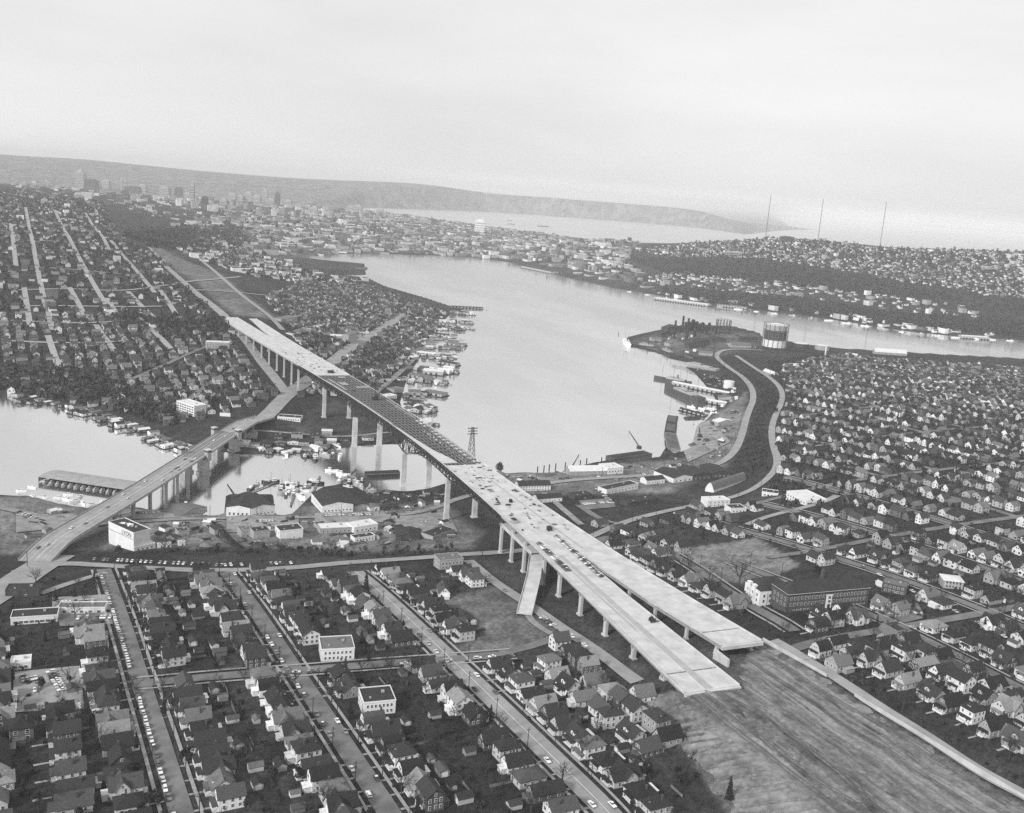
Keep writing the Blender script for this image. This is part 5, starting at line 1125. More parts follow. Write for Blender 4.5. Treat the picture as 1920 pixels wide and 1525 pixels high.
# which sites show largest: those become houses with all their parts, the rest one mass
CAND.sort(key=lambda q: q[4]); NIND = 300
def in_frame(q):
    px, py, _ = proj((q[0], q[1], float(H(q[0], q[1]))+3)); return -15 < px < 1935 and py < 1535
IND = [q for q in CAND if in_frame(q)][:NIND]; ids = set(map(id, IND)); REST = [q for q in CAND if id(q) not in ids]
seqs = {}
for q in IND: seqs.setdefault(q[3], []).append(q)
def place_house(q, k, label, detail):
    x, y, rz, phrase, dd, pick = q[:6]; pr = PROTO[k]; z = float(H(x, y))+.35
    e = empty('house', (x, y, z), rz); k_ = 1.08 if dd < 900 else 1.0; e.scale = (k_*rh.uniform(.86, 1.14)*rh.choice((1, 1, -1)), k_*rh.uniform(.9, 1.12), k_*rh.uniform(.9, 1.1)); ext = rh.random() < .5; tag(e, label, 'house', 'houses of the neighbourhood')
    wt = q[6][0]; rt = q[7][0]
    for name, me_, role, loc, r_ in pr['parts']:
        if name == 'wall' and not detail: me_ = pr['far_wall']
        if name in ('door', 'porch') and not detail and dd > 900: continue
        if (name == 'extension' and not ext) or (name == 'garden_path' and not detail): continue
        o_ = obj(name, me_, rf if role == 'c' else e, loc, r_, {'w': wt, 'r': rt}.get(role))
        if name == 'roof': rf = o_
    if detail:
        for (wx, wy, wz, wr, wk) in pr['wins']: obj('window', WM[wk], e, (wx+math.sin(wr)*.03, wy-math.cos(wr)*.03, wz), wr)
rh = random.Random(21)
for phrase, L_ in seqs.items():
    L_.sort(key=lambda q: -q[1] if True else 0)
    for i, q in enumerate(L_):
        k = rh.choices(range(9), [5, 4, 4, 4, 3, 3, 1, 3, 2])[0]; right = proj((q[0], q[1], 30))[0] > 1080
        q.append(rh.choices(WTONE, [4, 4, 5, 5, 4, 3, 2] if right else [6, 6, 4, 4, 3, 3, 1.5])[0]); q.append(rh.choices(RTONE, [3, 4, 5, 4, 3, 1.6])[0])
        lab = '%s %s %s-roofed house, %s from near end, %s' % (q[6][1], PROTO[k]['kind'], q[7][1], ordw(i), phrase)
        if len(lab.split()) > 16: lab = '%s %s house, %s from near end, %s' % (q[6][1], PROTO[k]['kind'], ordw(i), phrase)
        if len(lab.split()) > 16: lab = '%s house, %s from near end, %s' % (q[6][1], ordw(i), phrase)
        place_house(q, k, lab, q[4] < 760)
# garages in the back yards
_mb = MB(); gable_wall(_mb, 0, 0, 4.2, 6.2, -1.2, 2.4, 1.2, 'y'); GW = _mb.mesh('wall', 'paint'); _mb = MB(); gable_roof(_mb, 0, 0, 4.2, 6.2, 2.4, 1.2, 'y', .3, .15); GRm = _mb.mesh('roof', 'shingle')
_mb = MB(); _mb.box((0, -3.14, 1.05), (2.6, .1, 2.1)); GD = _mb.mesh('garage_door', 'trim')
ng = {}
for x, y, rz, phrase in GAR:
    px, py, dd = proj((x, y, float(H(x, y))))
    if not (-10 < px < 1930 and py < 1535) or dd > 900 or not street_clear(x, y, 3): continue
    if any((a-x)**2+(b-y)**2 < (r_+3.6)**2 for a, b, r_ in OCC): continue
    if sum(ng.values()) >= 85 or rh.random() < .25: continue
    OCC.append((x, y, 3)); i = ng[phrase] = ng.get(phrase, -1)+1
    e = empty('garage', (x, y, float(H(x, y))+.2), rz, rh.uniform(.75, 1.35)); tag(e, 'small back-yard garage, %s behind the %s' % (ordw(i), phrase), 'garage', 'back-yard garages')
    obj('wall', GW, e, color=rh.choice([.6, .4, .25, .15])); obj('roof', GRm, e, color=rh.choice([.025, .04, .07, .12])); obj('garage_door', GD, e)
# remaining houses: numpy mass, walls and roofs of several tones
STM = ['w1', 'w2', 'w3', 'w4', 'r1', 'r2', 'r3']
for n_, v in zip(STM, (0.72, 0.55, 0.34, 0.14, 0.022, 0.05, 0.13)): mat('mass_'+n_, v, .85, .2, .05, coord='World')
class Mass:
    def __init__(s): s.V = []; s.F = []; s.M = []; s.n = 0
    def add(s, v, f, m): s.V.append(v); s.F.append(np.asarray(f, np.int64)+s.n); s.M.append(m); s.n += len(v)
    def build(s, name, mats):
        V = np.concatenate(s.V); F = [tuple(map(int, r_)) for ff in s.F for r_ in ff]; me_ = bpy.data.meshes.new(name); me_.from_pydata(V.tolist(), [], F)
        for q in mats: me_.materials.append(MATS[q])
        me_.polygons.foreach_set('material_index', np.concatenate(s.M).astype(np.int32)); me_.update(); return obj(name, me_)
MASSM = ['mass_'+q for q in STM]+['pane']
def mass_house(M, x, y, rz, z, w_, d_, h, rise, flat=False, wm=0, rm=4, win=True):
    ca, sa = math.cos(rz), math.sin(rz)
    if flat:
        loc = np.array([(-w_/2, -d_/2, -2), (w_/2, -d_/2, -2), (w_/2, d_/2, -2), (-w_/2, d_/2, -2), (-w_/2, -d_/2, h), (w_/2, -d_/2, h), (w_/2, d_/2, h), (-w_/2, d_/2, h)]); f = [(0, 1, 5, 4), (1, 2, 6, 5), (2, 3, 7, 6), (3, 0, 4, 7), (4, 5, 6, 7)]; m = [wm]*4+[rm]
    else:
        o = .5; s_ = rise/(w_/2)
        loc = np.array([(-w_/2, -d_/2, -2), (w_/2, -d_/2, -2), (w_/2, d_/2, -2), (-w_/2, d_/2, -2), (-w_/2, -d_/2, h), (w_/2, -d_/2, h), (w_/2, d_/2, h), (-w_/2, d_/2, h), (0, -d_/2, h+rise), (0, d_/2, h+rise),
                        (-w_/2-o, -d_/2-o, h-s_*o+.1), (w_/2+o, -d_/2-o, h-s_*o+.1), (w_/2+o, d_/2+o, h-s_*o+.1), (-w_/2-o, d_/2+o, h-s_*o+.1), (0, -d_/2-o, h+rise+.15), (0, d_/2+o, h+rise+.15)])
        f = [(0, 1, 5, 4), (1, 2, 6, 5), (2, 3, 7, 6), (3, 0, 4, 7), (4, 5, 8, 8), (6, 7, 9, 9), (10, 14, 15, 13), (14, 11, 12, 15)]; m = [wm]*6+[rm]*2
    f = [tuple(dict.fromkeys(q)) for q in f]
    W = np.stack([x+loc[:, 0]*ca-loc[:, 1]*sa, y+loc[:, 0]*sa+loc[:, 1]*ca, z+loc[:, 2]], 1)
    M.V.append(W); M.F.append([tuple(i+M.n for i in q) for q in f]); M.M.append(np.array(m)); M.n += len(W)
    if win:
        for sx, sy, L, r_ in ((0, -1, w_, 0), (1, 0, d_, 1), (-1, 0, d_, 1), (0, 1, w_, 0)):
            for zz in ([1.9, 4.7] if h > 5 else [1.9]):
                for t in ((-.27, .27) if L < 14 else (-.36, -.12, .12, .36)):
                    cx, cy = (t*L, sy*(d_/2+.05)) if r_ == 0 else (sx*(w_/2+.05), t*L)
                    if r_ == 0: l_ = [(cx-.6, cy, zz-.7), (cx+.6, cy, zz-.7), (cx+.6, cy, zz+.7), (cx-.6, cy, zz+.7)]
                    else: l_ = [(cx, cy-.6, zz-.7), (cx, cy+.6, zz-.7), (cx, cy+.6, zz+.7), (cx, cy-.6, zz+.7)]
                    l_ = np.array(l_); W = np.stack([x+l_[:, 0]*ca-l_[:, 1]*sa, y+l_[:, 0]*sa+l_[:, 1]*ca, z+l_[:, 2]], 1)
                    M.V.append(W); M.F.append([tuple(i+M.n for i in (0, 1, 2, 3))]); M.M.append(np.array([7])); M.n += 4
    return
M = Mass()
for q in REST:
    k = rh.choice((0, 0, 0, 1, 1, 2)); two = rh.random() < .3
    mass_house(M, q[0], q[1], q[2]+rh.choice((0, 0, 0, 1.5708)), float(H(q[0], q[1]))+.3, rh.uniform(6.5, 10.5), rh.uniform(8, 14), 6.2 if two else 3.9, rh.uniform(2.6, 4.4), wm=rh.choices((0, 1, 2, 3), (3, 4, 5, 4))[0], rm=rh.choices((4, 5, 6), (4, 4, 2.5))[0], win=q[4] < 1700)
def mbuild(M, name, mats):
    V = np.concatenate(M.V); F = [f for ff in M.F for f in ff]; me_ = bpy.data.meshes.new(name); me_.from_pydata(V.tolist(), [], F)
    for q in mats: me_.materials.append(MATS[q])
    me_.polygons.foreach_set('material_index', np.concatenate(M.M).astype(np.int32)); me_.update(); return obj(name, me_)
stuff(mbuild(M, 'distant_houses', MASSM), 'close-set small houses filling the slopes beyond the nearer streets', 'houses')
# far city: hills, flats and downtown
M = Mass()
def far_scatter(poly, s_, p_flat, big, wtone, keepp=1.0, hmax=1.0):
    n_ = 0
    for x, y, r_ in scatter(poly, s_, s_, '', jit=s_*.35):
        if rh.random() > keepp: continue
        z = float(H(x, y))+.2
        if not street_clear(x, y, 2): continue
        n_ += 1
        if rh.random() < p_flat:
            mass_house(M, x, y, r_ if rh.random() < .5 else GROT, z, rh.uniform(14, 14+big), rh.uniform(12, 12+big), rh.choice((4, 6, 8, 10, 14))*hmax, 0, True, rh.choices((0, 1, 2, 3), wtone)[0], rh.choices((4, 5, 6, 1), (3, 4, 3, 1))[0], win=False)
        else:
            mass_house(M, x, y, r_, z, rh.uniform(8, 12), rh.uniform(10, 14), rh.choice((4, 4, 6.2)), rh.uniform(2.5, 4.5), False, rh.choices((0, 1, 2, 3), wtone)[0], rh.choices((4, 5, 6), (4, 4, 2))[0], win=False)
    return n_
cnt = [far_scatter([(-60, 600), (200, 592), (420, 605), (300, 480), (230, 450), (190, 380), (-60, 352), (-60, 600)], 28, .08, 8, (1.5, 3, 5, 4), .62),
       far_scatter([(330, 470), (480, 520), (560, 530), (700, 530), (640, 520), (560, 500), (470, 470), (380, 440)], 30, .3, 16, (4, 4, 3, 3), .8),
       far_scatter([(400, 470), (560, 480), (760, 472), (960, 486), (1080, 515), (1220, 545), (1180, 490), (1200, 458), (1000, 436), (800, 408), (640, 396), (420, 400), (330, 430)], 46, .85, 40, (1, 3, 5, 5), .8, 1.2),
       far_scatter([(330, 392), (420, 402), (560, 410), (720, 412), (700, 398), (600, 392), (480, 384), (330, 372)], 70, 1, 30, (1, 2, 5, 6), .55, 3.2),
       far_scatter([(140, 372), (330, 392), (330, 372), (140, 352)], 110, 1, 30, (1, 2, 5, 6), .5, 2.2),
       far_scatter([(20, 360), (190, 380), (330, 430), (420, 400), (420, 372), (20, 330)], 75, .3, 20, (1, 3, 5, 4), .6),
       far_scatter([(1180, 470), (1300, 457), (1450, 448), (1640, 464), (1900, 474), (1990, 480), (1990, 560), (1850, 555), (1700, 530), (1560, 505), (1420, 484), (1290, 484)], 27, .07, 14, (2.5, 4, 4, 2), .8),
       far_scatter([(1230, 535), (1340, 545), (1500, 558), (1700, 585), (1850, 598), (1800, 575), (1600, 548), (1450, 528), (1280, 512), (1200, 520)], 30, .25, 16, (3, 4, 4, 2), .55),
       far_scatter([(1180, 548), (1320, 570), (1500, 591), (1700, 622), (1900, 638), (1900, 630), (1700, 612), (1500, 582), (1320, 562), (1180, 540)], 26, .6, 18, (6, 4, 2, 2), .45)]
stuff(mbuild(M, 'distant_city', MASSM), 'far city blocks and hillside houses fading into the haze', 'city')
print('houses', len(CAND), len(IND), 'far', cnt)
# ------------------------------------------------------------------ trees
rt_ = random.Random(5)
def leafquads(mb, pts, smin, smax, mi=0):
    for p in pts:
        s_ = rt_.uniform(smin, smax); a = Vector((rt_.gauss(0, 1), rt_.gauss(0, 1), rt_.gauss(0, 1))).normalized(); b = a.orthogonal().normalized(); c = a.cross(b); p = Vector(p)
        th = rt_.uniform(0, 6.28); b, c = b*math.cos(th)+c*math.sin(th), c*math.cos(th)-b*math.sin(th)
        mb.add([p-b*s_-c*s_*.6, p+b*s_-c*s_*.5, p+b*s_*.7+c*s_*.6, p-b*s_*.8+c*s_*.5], [(0, 1, 2, 3)], mi)
def taper(mb, a, b, r0, r1, n=5):
    a, b = Vector(a), Vector(b); d = (b-a).normalized(); x = d.orthogonal().normalized(); y = d.cross(x); vs = []
    for q, r_ in ((a, r0), (b, r1)):
        for k in range(n): t = 6.2832*k/n; vs.append(q+x*(r_*math.cos(t))+y*(r_*math.sin(t)))
    mb.add(vs, [(k, (k+1) % n, n+(k+1) % n, n+k) for k in range(n)])
def bare_tree(h, spread, dens):
    tr, cr_ = MB(), MB(); taper(tr, (0, 0, -.5), (0, 0, h*.35), .32*h/12, .2*h/12, 7)
    def twig(a, d, L, w_):
        b = a+d*L; s_ = d.cross(Vector((rt_.gauss(0, 1), rt_.gauss(0, 1), rt_.gauss(0, 1)))).normalized()*w_; cr_.add([a-s_, a+s_, b+s_*.3, b-s_*.3], [(0, 1, 2, 3)]); return b
    for i in range(8):
        az = i*.785+rt_.uniform(-.3, .3); el = rt_.uniform(.5, 1.3); d = Vector((math.cos(az)*math.cos(el)*spread, math.sin(az)*math.cos(el)*spread, math.sin(el))).normalized()
        a = Vector((0, 0, h*rt_.uniform(.22, .36))); L = h*rt_.uniform(.35, .5); b = a+d*L; taper(tr, a, b, .13*h/12, .06*h/12, 4)
        for j in range(6):
            p = a+d*L*rt_.uniform(.35, 1); d2 = (d+Vector((rt_.gauss(0, .55), rt_.gauss(0, .55), rt_.gauss(.15, .4)))).normalized(); L2 = h*rt_.uniform(.14, .25); q = twig(p, d2, L2, .055)
            for k in range(dens):
                p2 = p+d2*L2*rt_.uniform(.2, 1); d3 = (d2+Vector((rt_.gauss(0, .7), rt_.gauss(0, .7), rt_.gauss(.1, .5)))).normalized(); twig(p2, d3, h*rt_.uniform(.06, .13), .035)
    return tr.mesh('trunk', 'bark'), cr_.mesh('crown', 'twig'), h
def conifer(h, r_, dens):
    tr, cr_ = MB(), MB(); taper(tr, (0, 0, -.5), (0, 0, h*.95), .02*h, .03, 6); n_ = int(h*1.6)
    for i in range(n_):
        t = i/n_; z = h*(.1+.88*t); rr = r_*(1-t)**.8*rt_.uniform(.75, 1.15)+.15
        for k in range(dens):
            az = rt_.uniform(0, 6.28); ln = rr*rt_.uniform(.7, 1.1); d = Vector((math.cos(az), math.sin(az), -.28)); s_ = Vector((-math.sin(az), math.cos(az), 0))*(.22*rr+.18)
            a = Vector((0, 0, z)); m = a+d*ln*.6; b = a+d*ln; cr_.add([a, m-s_, b, m+s_+Vector((0, 0, .15))], [(0, 1, 2, 3)])
    return tr.mesh('trunk', 'bark'), cr_.mesh('crown', 'leaf_dark'), h
def leafy(h, r_, n_, m, smin=.25, smax=.55):
    tr, cr_ = MB(), MB(); taper(tr, (0, 0, -.5), (0, 0, h*.6), .03*h, .015*h, 6); lobes = [(rt_.gauss(0, r_*.42), rt_.gauss(0, r_*.42), h*rt_.uniform(.4, .82), r_*rt_.uniform(.38, .62)) for _ in range(8)]
    for i in range(4): L = lobes[i]; taper(tr, (0, 0, h*.3), L[:3], .015*h, .006*h, 4)
    pts = []
    for _ in range(n_):
        L = rt_.choice(lobes); v = Vector((rt_.gauss(0, 1), rt_.gauss(0, 1), rt_.gauss(0, 1))).normalized()*L[3]*rt_.uniform(.55, 1.05); pts.append((L[0]+v.x, L[1]+v.y, max(.2, L[2]+v.z*.85)))
    leafquads(cr_, pts, smin, smax); return tr.mesh('trunk', 'bark'), cr_.mesh('crown', m), h
TP_ = {'bare': [bare_tree(11, 1.0, 10), bare_tree(9, 1.2, 9), bare_tree(13, .9, 10)], 'conifer': [conifer(14, 3.0, 9), conifer(11, 2.6, 9)], 'evergreen': [leafy(8, 3.4, 620, 'leaf_dark'), leafy(7, 2.8, 520, 'leaf_mid')], 'shrub': [leafy(3.0, 1.7, 260, 'leaf_dark', .18, .4), leafy(2.4, 2.0, 240, 'leaf_mid', .18, .4)]}
TLAB = {'bare': 'leafless winter tree', 'conifer': 'dark pointed conifer', 'evergreen': 'dense dark evergreen tree', 'shrub': 'low rounded garden shrub'}
TNAME = {'bare': 'bare_tree', 'conifer': 'conifer_tree', 'evergreen': 'evergreen_tree', 'shrub': 'garden_shrub'}
def put_tree(kind, x, y, s_, label, group='neighbourhood trees', v=None):
    tm_, cm_, h = (rt_.choice(TP_[kind]) if v is None else TP_[kind][v]); e = empty(TNAME[kind], (x, y, float(H(x, y))), rt_.uniform(0, 6.28), s_); tag(e, label, 'tree' if kind != 'shrub' else 'shrub', group)
    obj('trunk', tm_, e); obj('crown', cm_, e)
for px, py, k, s_, lab in [(1385, 1102, 'bare', 2.1, 'largest spreading bare tree at the edge of the school field'), (1330, 1088, 'bare', 1.3, 'smaller bare tree left of the big one by the school field'), (686, 1108, 'conifer', 1.15, 'tall pointed conifer beside the wide street near the corner'), (1366, 1500, 'conifer', .95, 'lone small conifer at the foot of the earth slope'),
                           (272, 1180, 'conifer', 1.0, 'dark narrow conifer by the leftmost street'), (222, 1040, 'evergreen', 1.2, 'dark round tree in front of the lettered storage building'), (276, 1050, 'bare', 1.0, 'bare tree in front of the white storage annex'), (560, 1108, 'conifer', .8, 'bushy dark conifer at the top corner of the middle block'), (466, 1095, 'conifer', .7, 'dark conifer by the start of the middle street'),
                           (938, 882, 'evergreen', 1.5, 'dark round-headed tree right of the deck above the lake'), (400, 760, 'evergreen', 1.6, 'dark round tree beside the office block'), (1452, 775, 'evergreen', 1.2, 'dark tree at the bend of the upper shore road'), (640, 1225, 'bare', 1.2, 'bare tree at the corner of the white apartment block'), (290, 1225, 'evergreen', 1.1, 'black bushy tree by the leftmost street'), (452, 1390, 'bare', 1.5, 'big bare tree in the yard between the lower houses'), (1530, 1080, 'evergreen', 1.1, 'dark tree behind the two schools'), (870, 1075, 'evergreen', .9, 'dark tree beside the grey brick apartment house')]:
    q = G(px, py); put_tree(k, q[0], q[1], s_, lab, None or 'single trees'); OCC.append((q[0], q[1], 2))
TCAND = []
occ = np.array([(a, b, r_) for a, b, r_ in OCC])
def tree_ok(x, y, m=1.0):
    if np.any((occ[:, 0]-x)**2+(occ[:, 1]-y)**2 < (occ[:, 2]+m)**2): return False
    return street_clear(x, y, 1.2)
def tree_zone(poly, s_, keepp, kinds, phrase, smul=1.0, chk=True):
    for x, y, r_ in scatter(poly, s_, s_, '', jit=s_*.5):
        if rt_.random() > keepp or (chk and not tree_ok(x, y)): continue
        px, py, dd = proj((x, y, float(H(x, y))))
        if chk and any(pip(px, py, e_) for e_ in EXC[:4]): continue
        TCAND.append([x, y, dd, rt_.choices(list(kinds), list(kinds.values()))[0], phrase, rt_.uniform(.6, 1.15)*smul]); TCAND[-1][5] *= 1.25 if TCAND[-1][3] == 'bare' else 1.0
YARD = {'bare': 4, 'shrub': 5, 'evergreen': 2.0, 'conifer': .7}
tree_zone([(-40, 1080), (420, 1085), (700, 1080), (860, 1090), (900, 1240), (1180, 1290), (1300, 1510), (1350, 1560), (-60, 1560)], 8.5, .62, YARD, 'near yards left of the freeway', .85)
tree_zone([(1100, 990), (1290, 960), (1400, 975), (1560, 960), (1930, 960), (1930, 1500), (1560, 1285), (1440, 1198), (1150, 1010)], 8.5, .75, YARD, 'yards right of the freeway', .8)
tree_zone([(1190, 1330), (1240, 1300), (1300, 1440), (1400, 1520), (1340, 1530), (1260, 1440)], 7.0, .5, {'shrub': 4, 'bare': 1.0}, 'scrub at the foot of the earth slope', 1.0)
tree_zone([(200, 1040), (420, 1040), (640, 1046), (860, 1036), (860, 1022), (640, 1028), (400, 1030), (300, 1035)], 6, .6, {'shrub': 3, 'bare': 1.4}, 'bank above the flat', .9)
tree_zone([(1400, 690), (1462, 742), (1430, 800), (1440, 870), (1398, 902), (1380, 872), (1412, 790), (1432, 742)], 8, .75, {'shrub': 3, 'bare': 1, 'evergreen': 1}, 'bank between the shore roads', 1.1)
IT = sorted([q for q in TCAND if in_frame(q)], key=lambda q: q[2]/(TP_[q[3]][0][2]*q[5])); IT = [q for q in IT if q[3] != 'shrub'][:282]+[q for q in IT if q[3] == 'shrub'][:290]; tid = set(map(id, IT)); TREST = [q for q in TCAND if id(q) not in tid]
tn_ = {}
LM = [((602, 1241), 'the white apartment block'), ((681, 1343), 'the black-roofed flats'), ((824, 1069), 'the brick apartment house'), ((150, 1150), 'the low garage building'), ((300, 1400), 'the lower leftmost street'), ((500, 1180), 'the upper middle street'), ((660, 1420), 'the lower middle street'), ((960, 1360), 'the lower wide street'), ((760, 1170), 'the upper wide street'), ((1300, 1420), 'the earth slope'), ((1190, 1280), 'the end of the deck-side road'), ((1550, 1140), 'the brick school'), ((1400, 1070), 'the school field'), ((1680, 1115), 'the corner store'), ((1750, 1400), 'the long retaining wall'), ((1850, 1250), 'the far right street'), ((1150, 1000), 'the right deck edge'), ((1290, 1130), 'the upper deck split'), ((60, 1400), 'the lower left corner'), ((330, 1250), 'the first crossing'), ((1330, 930), 'the quonset shed'), ((1430, 800), 'the shore road bend'), ((420, 1030), 'the timber trestle'), ((100, 1240), 'the car lot')]
LMW = np.array([G(*q[0])[:2] for q in LM])
def near_lm(x, y): return LM[int(np.argmin((LMW[:, 0]-x)**2+(LMW[:, 1]-y)**2))][1]
for x, y, dd, k, ph, s_ in IT:
    nl = near_lm(x, y); i = tn_[(k, nl)] = tn_.get((k, nl), -1)+1
    put_tree(k, x, y, s_, '%s, %s nearest of its kind by %s' % (TLAB[k], ordw(i), nl))
# every tree beyond: one mass of small leaf and twig clumps
def clump_template(n_, tall, seed):
    r_ = np.random.RandomState(seed); V = []
    for i in range(n_):
        c = r_.normal(0, 1, 3); c /= np.linalg.norm(c); c *= r_.uniform(.35, 1.0); c[2] = abs(c[2])*tall+.15; u = r_.normal(0, 1, 3); u /= np.linalg.norm(u); v = np.cross(u, r_.normal(0, 1, 3)); v /= np.linalg.norm(v); s_ = r_.uniform(.28, .55)
        V += [c-u*s_-v*s_*.6, c+u*s_-v*s_*.5, c+u*s_*.7+v*s_*.6, c-u*s_*.8+v*s_*.5]
    return np.array(V)
CT_ = [clump_template(16, 1.3, 1), clump_template(16, .8, 2), clump_template(18, 1.9, 3)]
def tree_mass(name, label, pts, m):
    V = []
    for x, y, r_, hh_ in pts:
        t = CT_[rt_.randrange(3)]; a = rt_.uniform(0, 6.28); c, s_ = math.cos(a), math.sin(a); z = float(H(x, y))
        V.append(np.stack([x+(t[:, 0]*c-t[:, 1]*s_)*r_, y+(t[:, 0]*s_+t[:, 1]*c)*r_, z+t[:, 2]*hh_], 1))
    V = np.concatenate(V); n_ = len(V)//4; me_ = bpy.data.meshes.new(name); me_.vertices.add(len(V)); me_.vertices.foreach_set('co', V.ravel())
    me_.loops.add(len(V)); me_.loops.foreach_set('vertex_index', np.arange(len(V), dtype=np.int32)); me_.polygons.add(n_); me_.polygons.foreach_set('loop_start', np.arange(0, len(V), 4, dtype=np.int32)); me_.polygons.foreach_set('loop_total', np.full(n_, 4, np.int32)); me_.update(); me_.materials.append(MATS[m])
    return stuff(obj(name, me_), label, 'trees')
pts = [(q[0], q[1], q[5]*rt_.uniform(1.6, 2.8), q[5]*rt_.uniform(2, 4.5)) for q in TREST]
def zone_pts(poly, s_, keepp, r0, r1, clear=True):
    o = []
    for x, y, _ in scatter(poly, s_, s_, '', jit=s_*.5):
        if rt_.random() > keepp: continue
        if clear and not street_clear(x, y, 2.5 if r1 > 5.5 else 1.5): continue
        o.append((x, y, rt_.uniform(r0, r1), rt_.uniform(r0, r1)*1.5))
    return o
pts += zone_pts([(1440, 870), (1480, 740), (1430, 680), (1560, 665), (1930, 690), (1930, 960), (1560, 955), (1440, 960)], 11, .75, 2, 4.5)
pts += zone_pts([(20, 742), (240, 772), (330, 800), (480, 760), (520, 740), (430, 620), (200, 590), (20, 600)], 12, .6, 2.2, 4.5)
pts += zone_pts([(-60, 680), (180, 695), (330, 760), (330, 800), (180, 762), (-60, 722)], 8, .85, 3.5, 7.5); pts += zone_pts([(200, 585), (440, 602), (425, 632), (220, 618)], 9, .8, 3.5, 7)
pts += zone_pts([(300, 600), (430, 610), (430, 640), (300, 640)], 8, .8, 3, 6)
pts += zone_pts([(560, 745), (700, 740), (790, 655), (835, 590), (700, 535), (560, 530), (500, 560), (540, 620), (600, 680)], 12, .7, 2.5, 5)
pts += zone_pts([(560, 660), (620, 650), (610, 630), (580, 640)], 6, .8, 3, 6); pts += zone_pts([(660, 690), (740, 690), (750, 650), (690, 655)], 6, .8, 3, 5)
stuff_a = tree_mass('distant_trees', 'yard trees and scrub on the nearer slopes beyond the first streets', pts, 'twig')
pts = zone_pts([(20, 600), (200, 592), (420, 605), (300, 480), (230, 450), (190, 380), (-60, 352), (-60, 600)], 20, .72, 3, 6, True)
pts += zone_pts([(220, 440), (430, 420), (470, 455), (330, 470), (280, 462)], 26, .9, 7, 12, False)
pts += zone_pts([(1180, 484), (1290, 490), (1420, 490), (1560, 512), (1700, 542), (1800, 562), (1600, 550), (1450, 532), (1250, 514)], 19, .95, 6, 11, False)
pts += zone_pts([(1230, 546), (1350, 548), (1500, 562), (1700, 592), (1930, 606), (1930, 632), (1700, 616), (1500, 586), (1350, 572)], 18, .9, 6, 10, False)
pts += zone_pts([(1180, 470), (1300, 457), (1450, 448), (1640, 464), (1900, 474), (1990, 480), (1990, 600), (1850, 585), (1700, 560), (1560, 515), (1420, 490), (1290, 488)], 26, .75, 4, 8, False)
pts += zone_pts([(330, 470), (480, 520), (560, 530), (700, 530), (640, 520), (560, 500), (470, 470), (380, 440)], 26, .6, 4, 7)
pts += zone_pts([(400, 470), (560, 480), (760, 472), (960, 486), (1220, 540), (1180, 490), (1200, 458), (1000, 436), (800, 408), (640, 396), (420, 400)], 60, .6, 6, 11, False)
tree_mass('wooded_hillsides', 'dark wooded belts and street trees on the far hills', pts, 'leaf_mid')
print('trees', len(IT), len(TREST), len(pts))
# ------------------------------------------------------------------ vehicles
def car_meshes(L, h, wagon=False):
    out = {}; mb = MB(); w_ = .95
    prof = [(-L/2, .38), (-L/2, .72), (-L/2+.25, .86), (-L*.18, .92), (L*.24, .94), (L/2-.3, .90), (L/2, .74), (L/2, .38)]
    n_ = len(prof); V = []
    for x, s_ in ((-w_, 1), (-w_*.93, 1), (w_*.93, 1), (w_, 1)):
        for y, z in prof: V.append((x, y*(1 if abs(x) < .9 else .975), z if abs(x) < .9 else min(z, .74 if z > .5 else z)))
    F = []
    for k in range(3):
        for i in range(n_): j = (i+1) % n_; F.append((k*n_+i, k*n_+j, (k+1)*n_+j, (k+1)*n_+i))
    F += [tuple(range(n_-1, -1, -1)), tuple(range(3*n_, 4*n_))]; mb.add(V, F); out['body'] = mb.mesh('body', 'car_paint')
    mb = MB(); y0, y1 = -L*.14, L*(.44 if wagon else .27); t0, t1 = -L*.05, L*(.42 if wagon else .19)
    b_ = [(-.84, y0, .9), (.84, y0, .9), (.84, y1, .9), (-.84, y1, .9), (-.68, t0, h-.06), (.68, t0, h-.06), (.68, t1, h-.06), (-.68, t1, h-.06)]
    mb.add(b_, [(0, 1, 5, 4), (1, 2, 6, 5), (2, 3, 7, 6), (3, 0, 4, 7), (4, 5, 6, 7)]); out['greenhouse'] = mb.mesh('greenhouse', 'glass_dark')
    mb = MB(); mb.box((0, (t0+t1)/2, h-.02), (1.42, t1-t0+.1, .09), taper=.93); out['roof'] = mb.mesh('roof', 'car_paint')
    mb = MB(); n2 = 10; vs = [(s_*.11, .33*math.cos(6.2832*k/n2), .33*math.sin(6.2832*k/n2)) for s_ in (-1, 1) for k in range(n2)]; mb.add(vs, [(k, (k+1) % n2, n2+(k+1) % n2, n2+k)[::-1] for k in range(n2)]+[tuple(range(n2)), tuple(range(2*n2-1, n2-1, -1))]); out['wheel'] = mb.mesh('wheel', 'tyre')
    mb = MB(); mb.box((0, 0, .5), (1.8, .18, .2)); out['bumper'] = mb.mesh('bumper', 'chrome'); out['L'] = L
    return out
CARM = [car_meshes(5.2, 1.5), car_meshes(5.0, 1.48), car_meshes(5.2, 1.52, True)]
CTONE = [(.75, 'white'), (.62, 'pale'), (.42, 'silver grey'), (.22, 'mid grey'), (.10, 'dark'), (.035, 'black')]
cc = {}
NC = [0]
